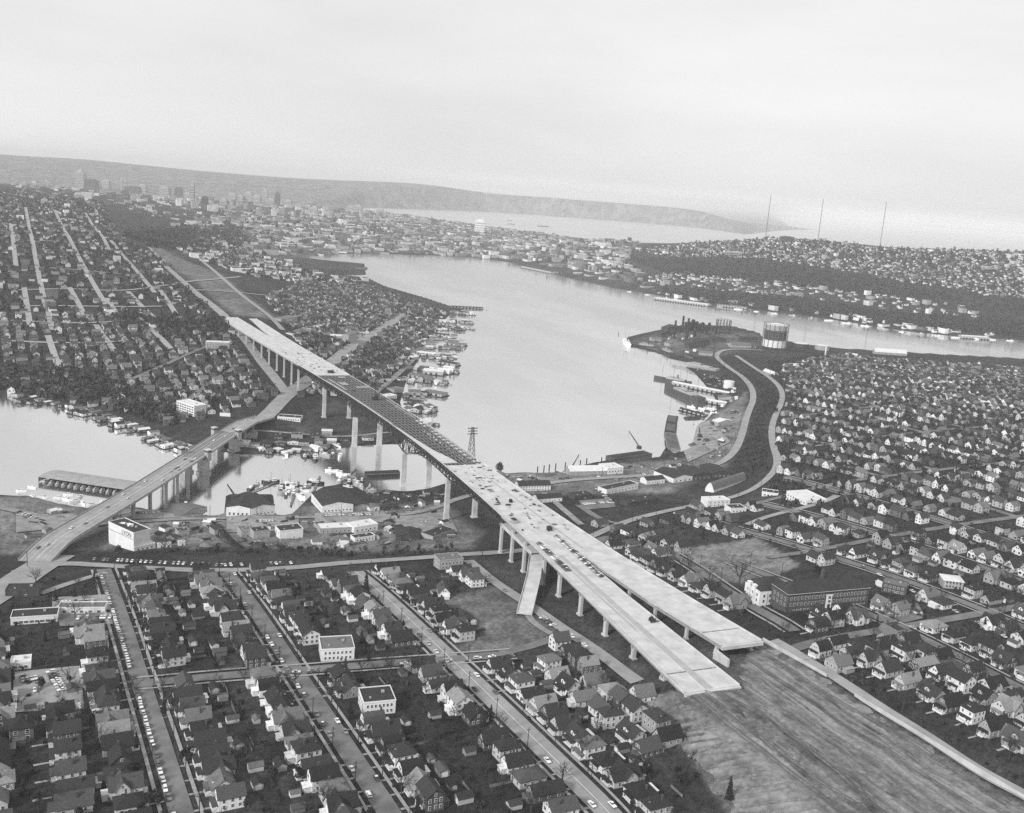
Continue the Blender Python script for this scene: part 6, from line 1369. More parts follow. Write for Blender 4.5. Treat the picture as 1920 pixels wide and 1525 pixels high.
def put_car(x, y, z, rz, phrase, tone=None, group='cars', tilt=0.0):
    px, py, dd = proj((x, y, z))
    if not (-20 < px < 1940 and 300 < py < 1540) or NC[0] >= 298: return
    NC[0] += 1
    m = rt_.choices(CARM, (5, 4, 1))[0]; v, nm = rt_.choices(CTONE, (6, 4, 3, 2, 2.4, 1.4))[0] if tone is None else tone; i = cc[(nm, phrase)] = cc.get((nm, phrase), -1)+1
    e = empty('car', (x, y, z), rz); tag(e, '%s sedan, %s %s' % (nm, ordw(i)+' of its colour', phrase), 'car', group)
    obj('body', m['body'], e, color=v); obj('greenhouse', m['greenhouse'], e); obj('roof', m['roof'], e, color=v if rt_.random() < .75 else .7)
    for sx in (-.8, .8):
        for sy in (-1, 1): obj('wheel', m['wheel'], e, (sx, sy*m['L']*.3, .33))
    for sy in (-1, 1): obj('bumper', m['bumper'], e, (0, sy*m['L']*.5, 0))
def gz(x, y): return float(H(x, y))+.34+.00045*math.hypot(x-CAM[0], y-CAM[1])+.26
def car_line(pts, n_, phrase, perp=False, jit=.5, group='cars', drop=0.0, off=0.0, ang=0.0):
    p = np.array(resample([np.array(q, float) for q in pts], 1.0)); p = offset_line(p, off); t = np.gradient(p, axis=0)
    for i in range(n_):
        if rt_.random() < drop: continue
        k = int((i+.5)/n_*(len(p)-1)); x, y = p[k]+np.array([rt_.uniform(-jit, jit)*.4, rt_.uniform(-jit, jit)*.4]); a = math.atan2(t[k][1], t[k][0])-math.pi/2
        put_car(x, y, gz(x, y), a+(math.pi/2+ang if perp else 0)+rt_.uniform(-.05, .05)+(math.pi if rt_.random() < .5 and not perp else 0), phrase, group=group)
# rows parked on the unfinished deck
for f0, y0, y1, n_, ph, da in ((.455, 432, 518, 31, 'in the long row along the deck median', .25), (.14, 444, 503, 20, 'in the deck row by the left parapet', -.2)):
    for i in range(n_):
        y = y0+(y1-y0)*i/n_; r1 = XR if y < 467 else XLR; f = f0 if y < 467 else {.455: .86, .14: .27}[f0]
        if y < 467: f = f0
        x = XL(y)+(( XR(467)-XL(467))*f0 if y < 467 else (XR(467)-XL(467))*f0+(XL(y)-XL(467))*-.0); put_car(x if f0 > .3 else XL(y)-6.0, y, ZD+.03, math.pi/2+da+rt_.uniform(-.06, .06), ph, group='cars parked on the deck', tone=rt_.choices(CTONE, (3, 2, 2, 2, 4, 4))[0])
car_line(S1[3:], 46, 'parked along the leftmost street', off=-3.6, drop=.18, group='cars parked along streets'); 
car_line(S2[2:], 30, 'parked along the middle street', off=-4.0, drop=.55, group='cars parked along streets'); car_line(S2[2:], 30, 'parked on the other side of the middle street', off=4.0, drop=.8, group='cars parked along streets')
car_line(S3[2:], 30, 'beside the left kerb of the wide street', off=4.6, drop=.7, group='cars parked along streets'); car_line(S3[2:], 26, 'on the right side of the wide street', off=-4.4, drop=.7, group='cars on streets')
car_line(X41, 24, 'parked along the cross street', off=-3.4, drop=.55, group='cars parked along streets'); car_line(B7[4:], 14, 'by the road beside the deck', off=-2.5, drop=.6, group='cars parked along streets')
car_line(px2([(165, 1051), (300, 1058), (420, 1063), (560, 1058)]), 44, 'nose-in along the main cross road', perp=True, drop=.3, group='cars parked along streets', ang=.2)
for o_, n_ in ((-6.6, 7), (-2.2, 6), (2.2, 6), (6.6, 5)):
    for i in range(n_):
        s_ = rt_.uniform(15, SEND-20); x, y, z = uspot(s_, o_); x2, y2, _ = uspot(s_+2, o_); put_car(x, y, z+.04, math.atan2(y2-y, x2-x)-math.pi/2+(math.pi if o_ < 0 else 0), 'driving over the bascule bridge', group='cars on streets')
for a_, b_, n_, ph in (((105, 1134), (180, 1130), 9, 'in the yard behind the garage building'), ((135, 1163), (212, 1160), 9, 'in front of the garage building'), ((40, 1280), (70, 1274), 4, 'in the left car lot, far row'), ((95, 1262), (118, 1300), 8, 'in the left car lot, slanting row'), ((50, 1300), (80, 1296), 3, 'in the left car lot, near row'),
                       ((605, 969), (650, 967), 9, 'parked beside the shipyard hall'), ((655, 969), (700, 966), 9, 'parked by the canal road under the cranes'), ((480, 980), (515, 979), 6, 'on the flat near the twin sheds'), ((242, 965), (300, 962), 10, 'under the bascule bridge'), ((1094, 948), (1142, 944), 11, 'in the lot below the side street'), ((1205, 892), (1240, 882), 8, 'by the lake warehouses'), ((1015, 1160), (1040, 1178), 4, 'on the dirt by the ramp foot'), ((1118, 918), (1150, 948), 7, 'along the side street'), ((35, 962), (70, 975), 7, 'in the boat yard at left')):
    car_line(px2([a_, b_]), n_, ph, perp=True, group='cars in lots', drop=.1)
for pts, n_, ph in ((px2([(1600, 1060), (1700, 1110), (1900, 1210)]), 8, 'on a street right of the schools'), (px2([(1640, 1150), (1900, 1285)]), 12, 'on the far right street'), (px2([(1360, 1090), (1470, 1170)]), 7, 'beside the school'), (px2([(1560, 1285), (1900, 1495)]), 8, 'on the road behind the retaining wall'), (px2([(500, 765), (620, 690)]), 8, 'on the road past the freeway'), (px2([(470, 660), (420, 600)]), 6, 'on the road climbing left of the far deck'), (px2([(1450, 860), (1455, 800)]), 4, 'on the upper shore road'), (px2([(1395, 820), (1410, 750)]), 5, 'on the lower shore road')):
    car_line(pts, n_, ph, off=2.4, drop=.2, group='cars on streets')
# ------------------------------------------------------------------ utility poles
_mb = MB(); _mb.cyl((0, 0, -1), .24, .17, 13.5, 6); POLE = _mb.mesh('pole', 'wood_dark'); _mb = MB(); _mb.box((0, 0, 11.2), (2.6, .14, .16)); CARM_ = _mb.mesh('crossarm', 'wood_dark'); _mb = MB(); _mb.cyl((.35, 0, 9), .25, .25, .9, 8); TRF = _mb.mesh('transformer', 'steel_grey')
pn = {}
def pole_line(pts, off, step, phrase, cap=99):
    p = np.array(resample([np.array(q, float) for q in pts], 1.0)); o = offset_line(p, off); t = np.gradient(p, axis=0)
    for k in range(int(step*.4), len(p), step):
        x, y = o[k]; px, py, dd = proj((x, y, float(H(x, y))))
        if not (0 < px < 1920 and py < 1540): continue
        i = pn[phrase] = pn.get(phrase, -1)+1; e = empty('utility_pole', (x, y, float(H(x, y))), math.atan2(t[k][1], t[k][0])+math.pi/2); tag(e, 'utility pole, %s in the line %s' % (ordw(i), phrase), 'utility pole', 'utility poles')
        obj('pole', POLE, e); obj('crossarm', CARM_, e)
        if i % 3 == 0: obj('transformer', TRF, e)
pole_line(S1, 6.2, 34, 'on the leftmost street'); pole_line(S2, 6.6, 34, 'left of the middle street'); pole_line(S2, -6.6, 34, 'right of the middle street'); pole_line(S3, 8, 34, 'left of the wide street'); pole_line(S3, -8, 34, 'right of the wide street')
pole_line(B7, 6, 36, 'beside the deck'); pole_line(STREETS[5][0], 8, 40, 'along the main cross road'); pole_line(STREETS[9][0], 7, 40, 'along the canal road'); pole_line(STREETS[11][0], 7, 45, 'along the lower shore road'); pole_line(STREETS[12][0], -7, 45, 'along the upper shore road')
pole_line(px2([(1430, 1190), (1560, 1265), (1700, 1345), (1900, 1470)]), 8, 36, 'behind the retaining wall'); pole_line(px2([(1290, 1060), (1370, 1110), (1480, 1175)]), 4, 34, 'by the school street'); pole_line(gridline(RA[0], 470, 800), 7, 36, 'on the first street past the school'); pole_line(gridline(RA[1], 330, 760), 7, 38, 'on the second street past the school')
# ------------------------------------------------------------------ on the water
def hull(mb, L, B, D, mi=0, sheer=.35):
    xs = np.linspace(-.5, .5, 9); V = []
    for t in xs:
        k = (1-abs(t*2)**3.2 if t > 0 else 1-.25*abs(t*2)**3); b_ = B/2*max(k, .03); z = D+sheer*D*(t*2)**2; V += [(t*L, -b_, z), (t*L, -b_*.75, -.4), (t*L, b_*.75, -.4), (t*L, b_, z)]
    F = [(i*4+j, i*4+j+1, (i+1)*4+j+1, (i+1)*4+j) for i in range(8) for j in range(4-1)]+[(i*4+3, i*4, (i+1)*4, (i+1)*4+3) for i in range(8)]+[(3, 2, 1, 0), (32, 33, 34, 35)]; mb.add(V, F, mi)
def boat(kind, px, py, rz, L, label, tone='white_wall', z=0.0, group='boats', xy=None):
    q = P(px, py, 0.0) if xy is None else np.array([*xy, 0]); e = empty('boat' if kind != 'ship' else 'ship', (q[0], q[1], z), rz); tag(e, label, 'boat' if kind != 'ship' else 'ship', group); B = L*(.28 if kind != 'ship' else .17); D = L*(.08 if kind != 'ship' else .055)+.5
    mb = MB(); hull(mb, L, B, D); mb.build('hull', tone, e)
    if kind == 'cruiser':
        mb = MB(); mb.box((-.02*L, 0, D+.7), (L*.42, B*.62, 1.5), taper=.85); mb.build('cabin', 'white_wall', e); mb = MB(); mb.box((.02*L, 0, D+1.1), (L*.43, B*.60, .4), taper=.95); mb.build('window_band', 'pane', e)
    elif kind == 'fishing':
        mb = MB(); mb.box((.16*L, 0, D+1.4), (L*.24, B*.6, 2.6), taper=.92); mb.build('wheelhouse', 'white_wall', e); mb = MB(); mb.box((.16*L, 0, D+2.0), (L*.245, B*.61, .5)); mb.build('window_band', 'pane', e)
        mb = MB(); mb.bar((-.05*L, 0, D), (-.05*L, 0, D+L*.55), .2); mb.build('mast', 'wood_dark', e); mb = MB(); mb.bar((-.05*L, 0, D+1.5), (-.35*L, 0, D+L*.3), .15); mb.build('boom', 'wood_dark', e)
    elif kind == 'ship':
        mb = MB(); mb.box((-.1*L, 0, D+1.5), (L*.5, B*.7, 3)); mb.box((-.05*L, 0, D+4), (L*.22, B*.6, 2.6)); mb.build('superstructure', 'grey_wall' if tone != 'white_wall' else 'white_wall', e); mb = MB(); mb.box((-.05*L, 0, D+4.2), (L*.225, B*.61, .7)); mb.build('window_band', 'pane', e)
        mb = MB(); mb.cyl((-.14*L, 0, D+4), 1.2, 1.1, 6, 10); mb.build('funnel', 'steel_dark', e)
        for t in (.28, -.38): mb = MB(); mb.bar((t*L, 0, D), (t*L, 0, D+L*.3), .3); mb.build('mast', 'wood_dark', e)
    return e
def houseboat(x, y, rz, label, s_=1.0, group='houseboats'):
    e = empty('houseboat', (x, y, 0), rz, s_); tag(e, label, 'houseboat', group); w_, d_ = rt_.uniform(5.5, 7.5), rt_.uniform(9, 13); h = rt_.choice((2.8, 2.8, 3.2, 5))
    mb = MB(); mb.box((0, 0, .3), (w_+1.6, d_+2, .7)); mb.build('float', 'wood_dark', e); mb = MB(); k = rt_.random() < .6; rs = rt_.uniform(.8, 1.6)
    if k: gable_wall(mb, 0, 0, w_, d_, .6, h+.6, rs, 'y')
    else: mb.box((0, 0, .6+h/2), (w_, d_, h))
    mb.build('wall', rt_.choice(['white_wall', 'grey_wall', 'grey_wall', 'dark_wall']), e); mb = MB()
    if k: gable_roof(mb, 0, 0, w_, d_, h+.6, rs, 'y', .4, .15)
    else: mb.box((0, 0, h+.75), (w_+.7, d_+.7, .2))
    mb.build('roof', rt_.choice(['tar_roof', 'grey_roof', 'grey_roof', 'white_roof']), e)
    for sy in (-1, 1):
        for t in (-.25, .25): obj('window', WM['m'], e, (t*w_, sy*(d_/2+.02), 2.0), 0 if sy < 0 else math.pi)
    for sx in (-1, 1): obj('window', WM['l'], e, (sx*(w_/2+.02), 0, 2.0), sx*math.pi/2)
def dock(pxa, pxb, label, wd=2.2):
    a, b = P(*pxa, 0), P(*pxb, 0); e = empty('dock', ((a[0]+b[0])/2, (a[1]+b[1])/2, 0), math.atan2(b[1]-a[1], b[0]-a[0])); L = float(np.linalg.norm((b-a)[:2])); tag(e, label, 'dock', 'docks')
    n_ = max(2, int(L/7))
    for i in range(n_): mb = MB(); mb.box((-L/2+L*(i+.5)/n_, 0, 1.0), (L/n_-.1, wd, .25)); mb.build('deck_section', 'wood_grey', e)
    for i in range(n_+1):
        mb = MB(); mb.cyl((-L/2+L*i/n_, wd/2*(1 if i % 2 else -1), -1.5), .2, .2, 3.6, 6); mb.build('pile', 'wood_dark', e)
    return a, b, L
DK = [((826, 590), (898, 590), 'first'), ((822, 604), (888, 604), 'second'), ((816, 619), (886, 621), 'third'), ((806, 636), (884, 640), 'fourth'), ((796, 653), (878, 658), 'fifth'), ((786, 671), (866, 678), 'sixth'), ((776, 692), (862, 699), 'seventh'), ((764, 716), (850, 724), 'eighth'), ((752, 742), (838, 750), 'ninth'), ((756, 766), (826, 773), 'tenth'), ((766, 790), (812, 796), 'eleventh')]
for a_, b_, nm in DK:
    b_ = (b_[0]+rt_.uniform(-16, 8), b_[1]+rt_.uniform(-5, 5)); a, b, L = dock(a_, b_, 'long plank dock on the far lake shore, %s from the timber pier' % nm); u = (b-a)/L; n_ = np.array([-u[1], u[0], 0]); rz = math.atan2(u[1], u[0]); i = 0
    for s_ in (-1, 1):
        t = 8
        while t < L-3:
            if rt_.random() < .86:
                q = a+u*t+n_*s_*8
                if float(H(q[0], q[1])) < .4: houseboat(q[0], q[1], rz+rt_.uniform(-.05, .05)+(math.pi/2 if rt_.random() < .35 else 0), 'houseboat %s from shore on the %s side of the %s dock' % (ordw(i), 'near' if s_ > 0 else 'far', nm), rt_.choice((.8, 1.0, 1.2, 1.5, 1.8))); i += 1
            t += rt_.uniform(9, 15)
        i = 0
for j, (off, rowp) in enumerate(((9, 'shoreward row'), (24, 'outer row'))):
    sh = np.array([P(*q, 0)[:2] for q in [(40, 743), (130, 761), (200, 777), (270, 803), (330, 829), (385, 846)]]); p = np.array(resample(list(sh), 1.0)); o = offset_line(p, off)
    if float(H(*o[len(o)//2])) > 0: o = offset_line(p, -off)
    i = 0; k = 5
    while k < len(o):
        if rt_.random() < .85-.25*j: t = p[min(k+1, len(p)-1)]-p[k-1]; houseboat(o[k][0], o[k][1], math.atan2(t[1], t[0])+rt_.uniform(-.15, .15), 'houseboat moored on the bay left of the bascule bridge, %s in the %s' % (ordw(i), rowp), rt_.uniform(.85, 1.2)); i += 1
        k += rt_.randint(10, 16)
for i, (px, py) in enumerate([(490, 846), (506, 850), (522, 847), (538, 852), (556, 848), (574, 846), (592, 846), (610, 842)]):
    q = P(px, py, 0); houseboat(q[0], q[1], rt_.uniform(0, 3), '%s houseboat from the left on the canal bank between the two bridges' % ordw(i), 1.1)
# boats: under the moorage shed, at the yards, on the lake
a, u, n_, L = SHED
for i in range(13):
    q = a+u*(5+(L-10)*i/12)+n_*3.5; boat('cruiser', 0, 0, math.atan2(-n_[1], -n_[0]), rt_.uniform(8, 10), 'white cabin cruiser berthed under the moorage shed, %s from the left' % ordw(i), xy=q[:2])
sp = [(110, 935), (125, 938), (140, 941), (156, 945), (172, 948), (190, 944), (205, 942), (60, 932), (80, 934), (40, 922), (60, 915), (128, 929), (150, 933)]
for i, (px, py) in enumerate(sp): boat('cruiser', px, py, rt_.uniform(0, 6.28), rt_.uniform(8, 12), 'pleasure boat in the basin beside the bascule bridge, %s of the cluster' % ordw(i))
for i, (px, py, L_) in enumerate([(528, 918, 22), (540, 922, 20), (552, 926, 22), (562, 932, 18), (545, 912, 20), (575, 915, 18), (640, 902, 20), (655, 905, 20), (668, 908, 18), (676, 914, 16), (348, 948, 16), (590, 862, 18), (570, 858, 16), (632, 838, 16)]):
    boat('fishing', px, py, rt_.uniform(.8, 2.2), L_, 'fishing vessel with mast on the canal, %s from the left yard' % ordw(i), rt_.choice(['dark_wall', 'grey_wall', 'white_wall']))
boat('fishing', 622, 884, math.atan2(-.3, .9), 15, 'small workboat under way on the canal ahead of the dark barge', 'white_wall')
def dirpx(a, b): A_, B_ = P(*a, 0), P(*b, 0); return (A_+B_)/2, math.atan2(*(B_-A_)[[1, 0]]), float(np.linalg.norm((B_-A_)[:2]))
for a_, b_, lab, tn__ in (((1314, 757), (1246, 727), 'long laid-up ship with pale decks at the middle of the shipyard', 'dark_wall'), ((1295, 722), (1226, 710), 'long dark ship moored beyond the pale-decked one', 'dark_wall'), ((1345, 700), (1260, 682), 'pale passenger steamer moored at the shipyard', 'grey_wall'), ((1234, 655), (1180, 647), 'ship lying along the gasworks wharf', 'dark_wall'), ((1178, 652), (1170, 640), 'small white ship at the tip of the gasworks wharf', 'white_wall'), ((1262, 668), (1235, 656), 'dark trawler-like ship between the wharf and the steamer', 'dark_wall')):
    c, a, L_ = dirpx(a_, b_); boat('ship', 0, 0, a, max(L_, 22), lab, tn__, group='moored ships', xy=c[:2])
for i, (px, py, L_) in enumerate([(955, 414, 60), (958, 421, 70), (1018, 425.5, 110)]): boat('ship', px, py, 2.9, L_, '%s steamer out on the far bay, counting from the left' % ordw(i), 'dark_wall', group='ships on the bay')
for i, (px, py) in enumerate([(1300, 770), (1312, 774), (1322, 778), (1330, 772), (1340, 776), (1318, 768), (1296, 764), (1335, 768)]): boat('fishing', px, py, rt_.uniform(1.8, 2.6), rt_.uniform(11, 16), 'fishing boat in the small basin below the shipyard, %s' % ordw(i), rt_.choice(['dark_wall', 'white_wall']))
for i, px in enumerate(range(1180, 1900, 34)):
    py = float(np.interp(px, [1150, 1240, 1320, 1400, 1500, 1600, 1700, 1800, 1900], [540, 555, 570, 580, 591, 606, 622, 632, 637]))+3; boat(rt_.choice(['cruiser', 'fishing', 'fishing']), px, py, rt_.uniform(2.4, 3.0), rt_.uniform(14, 30), 'boat moored under the far hill, %s from the left' % ordw(i), rt_.choice(['white_wall', 'white_wall', 'grey_wall']), group='boats under the far hill')
def barge(a_, b_, B, label, m='dark_wall', load='soil', h=2.2):
    c, a, L_ = dirpx(a_, b_); e = empty('barge', (c[0], c[1], 0), a); tag(e, label, 'barge', 'barges'); mb = MB(); mb.box((0, 0, h/2-.4), (L_, B, h+.6)); mb.build('hull', m, e); mb = MB(); mb.box((0, 0, h+.5), (L_*.9, B*.8, 1.2), taper=.85); mb.build('cargo', load, e)
    for sx in (-1, 1): mb = MB(); mb.box((0, sx*(B/2-.15), h+.2), (L_, .3, .7)); mb.build('coaming', 'wood_grey', e)
barge((1262, 782), (1259, 794), 16, 'farthest of three loaded barges moored end to end', 'wood_dark', 'soil'); barge((1259, 797), (1257, 811), 17, 'middle of three loaded barges moored end to end', 'wood_dark', 'soil'); barge((1256, 814), (1264, 845), 17, 'nearest and longest of three loaded barges moored end to end', 'wood_grey', 'soil')
barge((686, 893), (750, 890), 12, 'black loaded barge lying in the canal beneath the freeway bridge', 'steel_dark', 'wood_dark', 3.4)
barge((1143, 862), (1215, 852), 15, 'floating work barge carrying the lake crane', 'dark_wall', 'wood_dark', 3.0)
def crane(px, py, z, tip, label):
    q = P(px, py, z); e = empty('crane', (q[0], q[1], z)); tag(e, label, 'crane', 'harbour cranes'); mb = MB(); mb.box((0, 0, 2), (5, 5, 4)); mb.build('machine_house', 'dark_wall', e); mb = MB()
    for s_ in (-.6, .6): mb.bar((s_, 0, 3), (tip[0]+s_*.3, tip[1], tip[2]), .5)
    for k in range(8): t = k/8; t2 = (k+1)/8; mb.bar((-.6+tip[0]*t, tip[1]*t, 3+(tip[2]-3)*t), (.6+tip[0]*t2, tip[1]*t2, 3+(tip[2]-3)*t2), .25)
    mb.build('boom', 'steel_dark', e); mb = MB(); mb.bar((0, 0, 5.5), tip, .15); mb.bar(tip, (tip[0], tip[1], tip[2]-9), .15); mb.build('cable', 'steel_dark', e)
crane(1198, 842, 4, (12, -10, 22), 'harbour crane with a slanting boom on the work barge'); crane(1250, 852, 3, (9, 6, 20), 'slim derrick at the near end of the barge row'); crane(1070, 884, 2, (-6, 6, 22), 'thin derrick on the near lake shore'); crane(1312, 820, 2, (8, 8, 16), 'yard crane among the gravel heaps'); crane(440, 935, 10, (6, -9, 12), 'small crane behind the twin canal sheds')
def long_shed(a_, b_, wd, h, label, roofm):
    c, a, L_ = dirpx(a_, b_); e = empty('pier_shed', (c[0], c[1], 0), a); tag(e, label, 'shed', 'pier sheds'); mb = MB(); mb.box((0, 0, .7), (L_+4, wd+4, .6)); mb.build('pier_deck', 'wood_dark', e); mb = MB(); gable_wall(mb, 0, 0, L_, wd, 1, h, 1.6, 'x'); mb.build('wall', 'grey_wall', e); mb = MB(); gable_roof(mb, 0, 0, L_, wd, h, 1.6, 'x', .6, .2); mb.build('roof', roofm, e)
    for k in range(int(L_/9)): mb = MB(); mb.box((-L_/2+9*k+5, -wd/2-.05, 2.6), (3.4, .12, 3.0)); mb.build('door', 'wood_dark', e)
    for k in range(int(L_/9)): mb = MB(); mb.box((-L_/2+9*k+5, wd/2+.05, 2.6), (3.4, .12, 3.0)); mb.build('door', 'wood_dark', e)
long_shed((1368, 743), (1262, 722), 11, 6, 'long pale-roofed pier shed at the shipyard', 'white_roof'); long_shed((1362, 762), (1310, 753), 10, 6, 'shorter pale-roofed pier shed below the laid-up ship', 'white_roof'); long_shed((1320, 782), (1276, 770), 5, 4, 'narrow dark pier shed at the fishing basin', 'tar_roof')
long_shed((846, 577), (905, 580), 9, 4, 'dark timber pier jutting out at the top of the dock row', 'tar_roof'); long_shed((560, 494), (684, 505), 60, 5, 'broad dark wharf reaching into the head of the lake', 'tar_roof'); long_shed((795, 700), (832, 703), 26, 7, 'big white-roofed boathouse among the far docks', 'white_roof'); long_shed((778, 768), (812, 772), 22, 6, 'white-roofed boathouse nearest the freeway bridge', 'white_roof'); long_shed((1230, 562), (1330, 575), 30, 7, 'long pale pier shed under the far hill', 'white_roof'); long_shed((1345, 574), (1400, 580), 26, 6, 'second long pale pier shed under the far hill', 'grey_roof'); long_shed((985, 503), (1040, 514), 40, 9, 'dark wharf building on the far lake side', 'tar_roof'); long_shed((1800, 634), (1850, 637), 24, 8, 'white dock hall at the far right of the channel', 'white_roof')
for i, (px, py) in enumerate([(1030, 880), (1042, 878), (1060, 876), (1088, 872), (1100, 868), (1128, 866), (912, 582), (1160, 628), (1008, 884), (1020, 882)]):
    q = P(px, py, 0); mb = MB()
    for dx, dy in ((0, 0), (.7, .2), (.2, .8)): mb.cyl((dx, dy, -3), .35, .3, 9 if i != 6 else 6, 7)
    o = mb.build('piling', 'wood_dark', None, (q[0], q[1], 0)); tag(o, 'dark mooring pile cluster in the lake, %s of those off the near shore' % ordw(i), 'piling', 'mooring piles')
# ------------------------------------------------------------------ gasworks point
def tank(name, label, px, py, r_, h, m='white_wall', cap='white_roof', dome=.0, group='tanks'):
    q = G(px, py); z = float(H(q[0], q[1])); e = empty(name, (q[0], q[1], z)); tag(e, label, 'tank', group); mb = MB(); mb.cyl((0, 0, -1), r_, r_, h+1, 32, cap=False); mb.build('shell', m, e); mb = MB(); mb.cyl((0, 0, h), r_+.15, r_*.25, max(dome, .3), 32); mb.build('roof', cap, e); return e, z
e, z = tank('gas_holder', 'great round gas holder inside its lattice guide frame', 1451, 650, 27, 17, 'white_wall', 'white_roof')
mb = MB(); mb.cyl((0, 0, 17), 26.4, 26.4, 23, 32, cap=False); mb.build('dark_lift', 'dark_wall', e); mb = MB(); mb.cyl((0, 0, 40), 25.8, 25.8, 12, 32, cap=False); mb.build('upper_lift', 'grey_wall', e); mb = MB(); mb.cyl((0, 0, 52), 25.8, 6, 3.5, 32); mb.build('crown_plate', 'white_roof', e)
for k in range(16):
    a = 6.2832*k/16; mb = MB(); mb.bar((29*math.cos(a), 29*math.sin(a), 0), (29*math.cos(a), 29*math.sin(a), 56), .8); mb.build('guide_post', 'steel_pale', e)
for z_ in (19, 38, 55):
    mb = MB()
    for k in range(16): a, a2 = 6.2832*k/16, 6.2832*(k+1)/16; mb.bar((29*math.cos(a), 29*math.sin(a), z_), (29*math.cos(a2), 29*math.sin(a2), z_), .6)
    mb.build('ring_girder', 'steel_pale', e)
q = G(1355, 624); e = empty('empty_gas_holder', tuple(q)); tag(e, 'empty skeletal gas holder frame left of the great gas holder', 'gas holder')
for k in range(14): a = 6.2832*k/14; mb = MB(); mb.bar((19*math.cos(a), 19*math.sin(a), 0), (19*math.cos(a), 19*math.sin(a), 33), 1.1); mb.build('guide_post', 'steel_grey', e)
for z_ in (11, 22, 33):
    mb = MB()
    for k in range(14): a, a2 = 6.2832*k/14, 6.2832*(k+1)/14; mb.bar((19*math.cos(a), 19*math.sin(a), z_), (19*math.cos(a2), 19*math.sin(a2), z_), .6)
    mb.build('ring_girder', 'steel_grey', e)
mb = MB(); mb.cyl((0, 0, 0), 18, 18, 3, 28); mb.build('base_tank', 'dark_wall', e)
tank('storage_tank', 'broad pale-topped tank right of the great gas holder', 1500, 652, 19, 11, 'dark_wall', 'white_roof', 1.5); tank('storage_tank', 'second broad pale tank farther right of the gas holder', 1541, 656, 17, 11, 'grey_wall', 'white_roof', 1.5); tank('storage_tank', 'flat wide pale reservoir near the channel', 1601, 668, 20, 4, 'grey_wall', 'white_roof', .6); tank('storage_tank', 'white tank standing by the shipyard bend', 1366, 727, 9.5, 12, 'white_wall', 'white_roof', .8)
for i, (px, py, h, r_) in enumerate([(1264, 634, 42, 2.7), (1279, 622, 40, 2.8), (1287, 640, 54, 2.8), (1303, 622, 26, 2.6), (1547, 668, 22, 1.6)]):
    q = G(px, py); mb = MB(); mb.cyl((0, 0, -1), r_*1.25, r_*.85, h+1, 12); mb.cyl((0, 0, h-.8), r_*1.05, r_*1.05, .8, 12); o = mb.build('smokestack', 'steel_dark' if i < 4 else 'white_wall', None, tuple(q)); tag(o, ('dark smokestack of the gasworks, %s from the left' % ordw(i)) if i < 4 else 'pale smokestack right of the storage tanks', 'smokestack', 'smokestacks')
for i, (px, py, r_, h) in enumerate([(1292, 621, 4, 20), (1298, 620, 5, 24), (1306, 620, 4, 19), (1312, 620, 4, 15), (1320, 620, 3.5, 13), (1329, 620, 4, 17), (1285, 618, 4, 16), (1336, 621, 3, 11), (1275, 624, 4, 15), (1316, 624, 4.5, 22), (1324, 628, 3.5, 18), (1302, 632, 4, 17), (1342, 626, 3, 15)]):
    q = G(px, py); r_ *= .95; h *= 1.12; e = empty('generator_tower', tuple(q)); tag(e, 'black gasworks generator tower, %s in the cluster from the left' % ordw(i), 'tower', 'gasworks towers'); mb = MB(); mb.cyl((0, 0, -1), r_, r_, h+1, 14); mb.build('shell', 'steel_dark', e); mb = MB(); mb.cyl((0, 0, h), r_*1.1, r_*.3, 2.5, 14); mb.build('cap', 'steel_dark', e)
    mb = MB()
    for z_ in (h*.4, h*.75): mb.cyl((0, 0, z_), r_*1.3, r_*1.3, .5, 14)
    mb.build('gallery', 'steel_grey', e)
for A_, B_, d_, h, lab, rm_ in (((1252, 622), (1282, 620), 22, 8, 'dark barn-roofed coal shed among the gasworks stacks', 'tar_roof'), ((1255, 650), (1282, 648), 16, 7, 'grey gasworks hall in front of the stacks', 'grey_roof'), ((1292, 654), (1322, 652), 14, 6, 'low gasworks workshop right of the grey hall', 'tar_roof'), ((1390, 640), (1420, 641), 14, 6, 'dark shed left of the great gas holder', 'tar_roof'), ((1222, 640), (1240, 640), 14, 6, 'small wharf shed on gasworks point', 'grey_roof'), ((1482, 690), (1508, 690), 12, 5, 'long white shed above the shore road', 'white_roof'), ((1640, 664), (1700, 668), 14, 6, 'pale low dock shed along the right channel', 'white_roof'), ((1430, 700), (1452, 706), 10, 5, 'white row building by the upper shore road', 'white_roof')):
    building('industrial_shed', lab, A_, B_, d_, h, 'y' if d_ > 15 else 'x', 'grey_wall' if rm_ != 'tar_roof' else 'dark_wall', rm_, [('f', 1, 5, 1.6, 1.4, 2.6, 3)], cat='shed', occ=False)
# gravel heaps at the near shore yard
for i, (px, py, r_, h) in enumerate([(1320, 845, 14, 7), (1300, 836, 9, 5), (1335, 826, 10, 6), (1290, 815, 10, 4), (935, 892, 16, 6), (1215, 878, 7, 3), (1300, 800, 9, 4), (1020, 893, 9, 4), (385, 1024, 7, 4), (365, 1030, 6, 3)]):
    q = G(px, py); mb = MB(); V = [(0, 0, h)]; n_ = 14
    for k in range(2):
        for j in range(n_): a = 6.2832*j/n_; rr = r_*(.5, 1)[k]*rt_.uniform(.85, 1.15); V.append((rr*math.cos(a), rr*math.sin(a), (h*.45, -1)[k]))
    mb.add(V, [(0, 1+j, 1+(j+1) % n_) for j in range(n_)]+[(1+j, 1+n_+j, 1+n_+(j+1) % n_, 1+(j+1) % n_) for j in range(n_)]); o = mb.build('gravel_heap', 'soil' if i % 2 else 'wood_grey', None, tuple(q)); tag(o, 'conical heap of gravel, %s of those in the shore yards' % ordw(i), 'heap', 'gravel heaps')
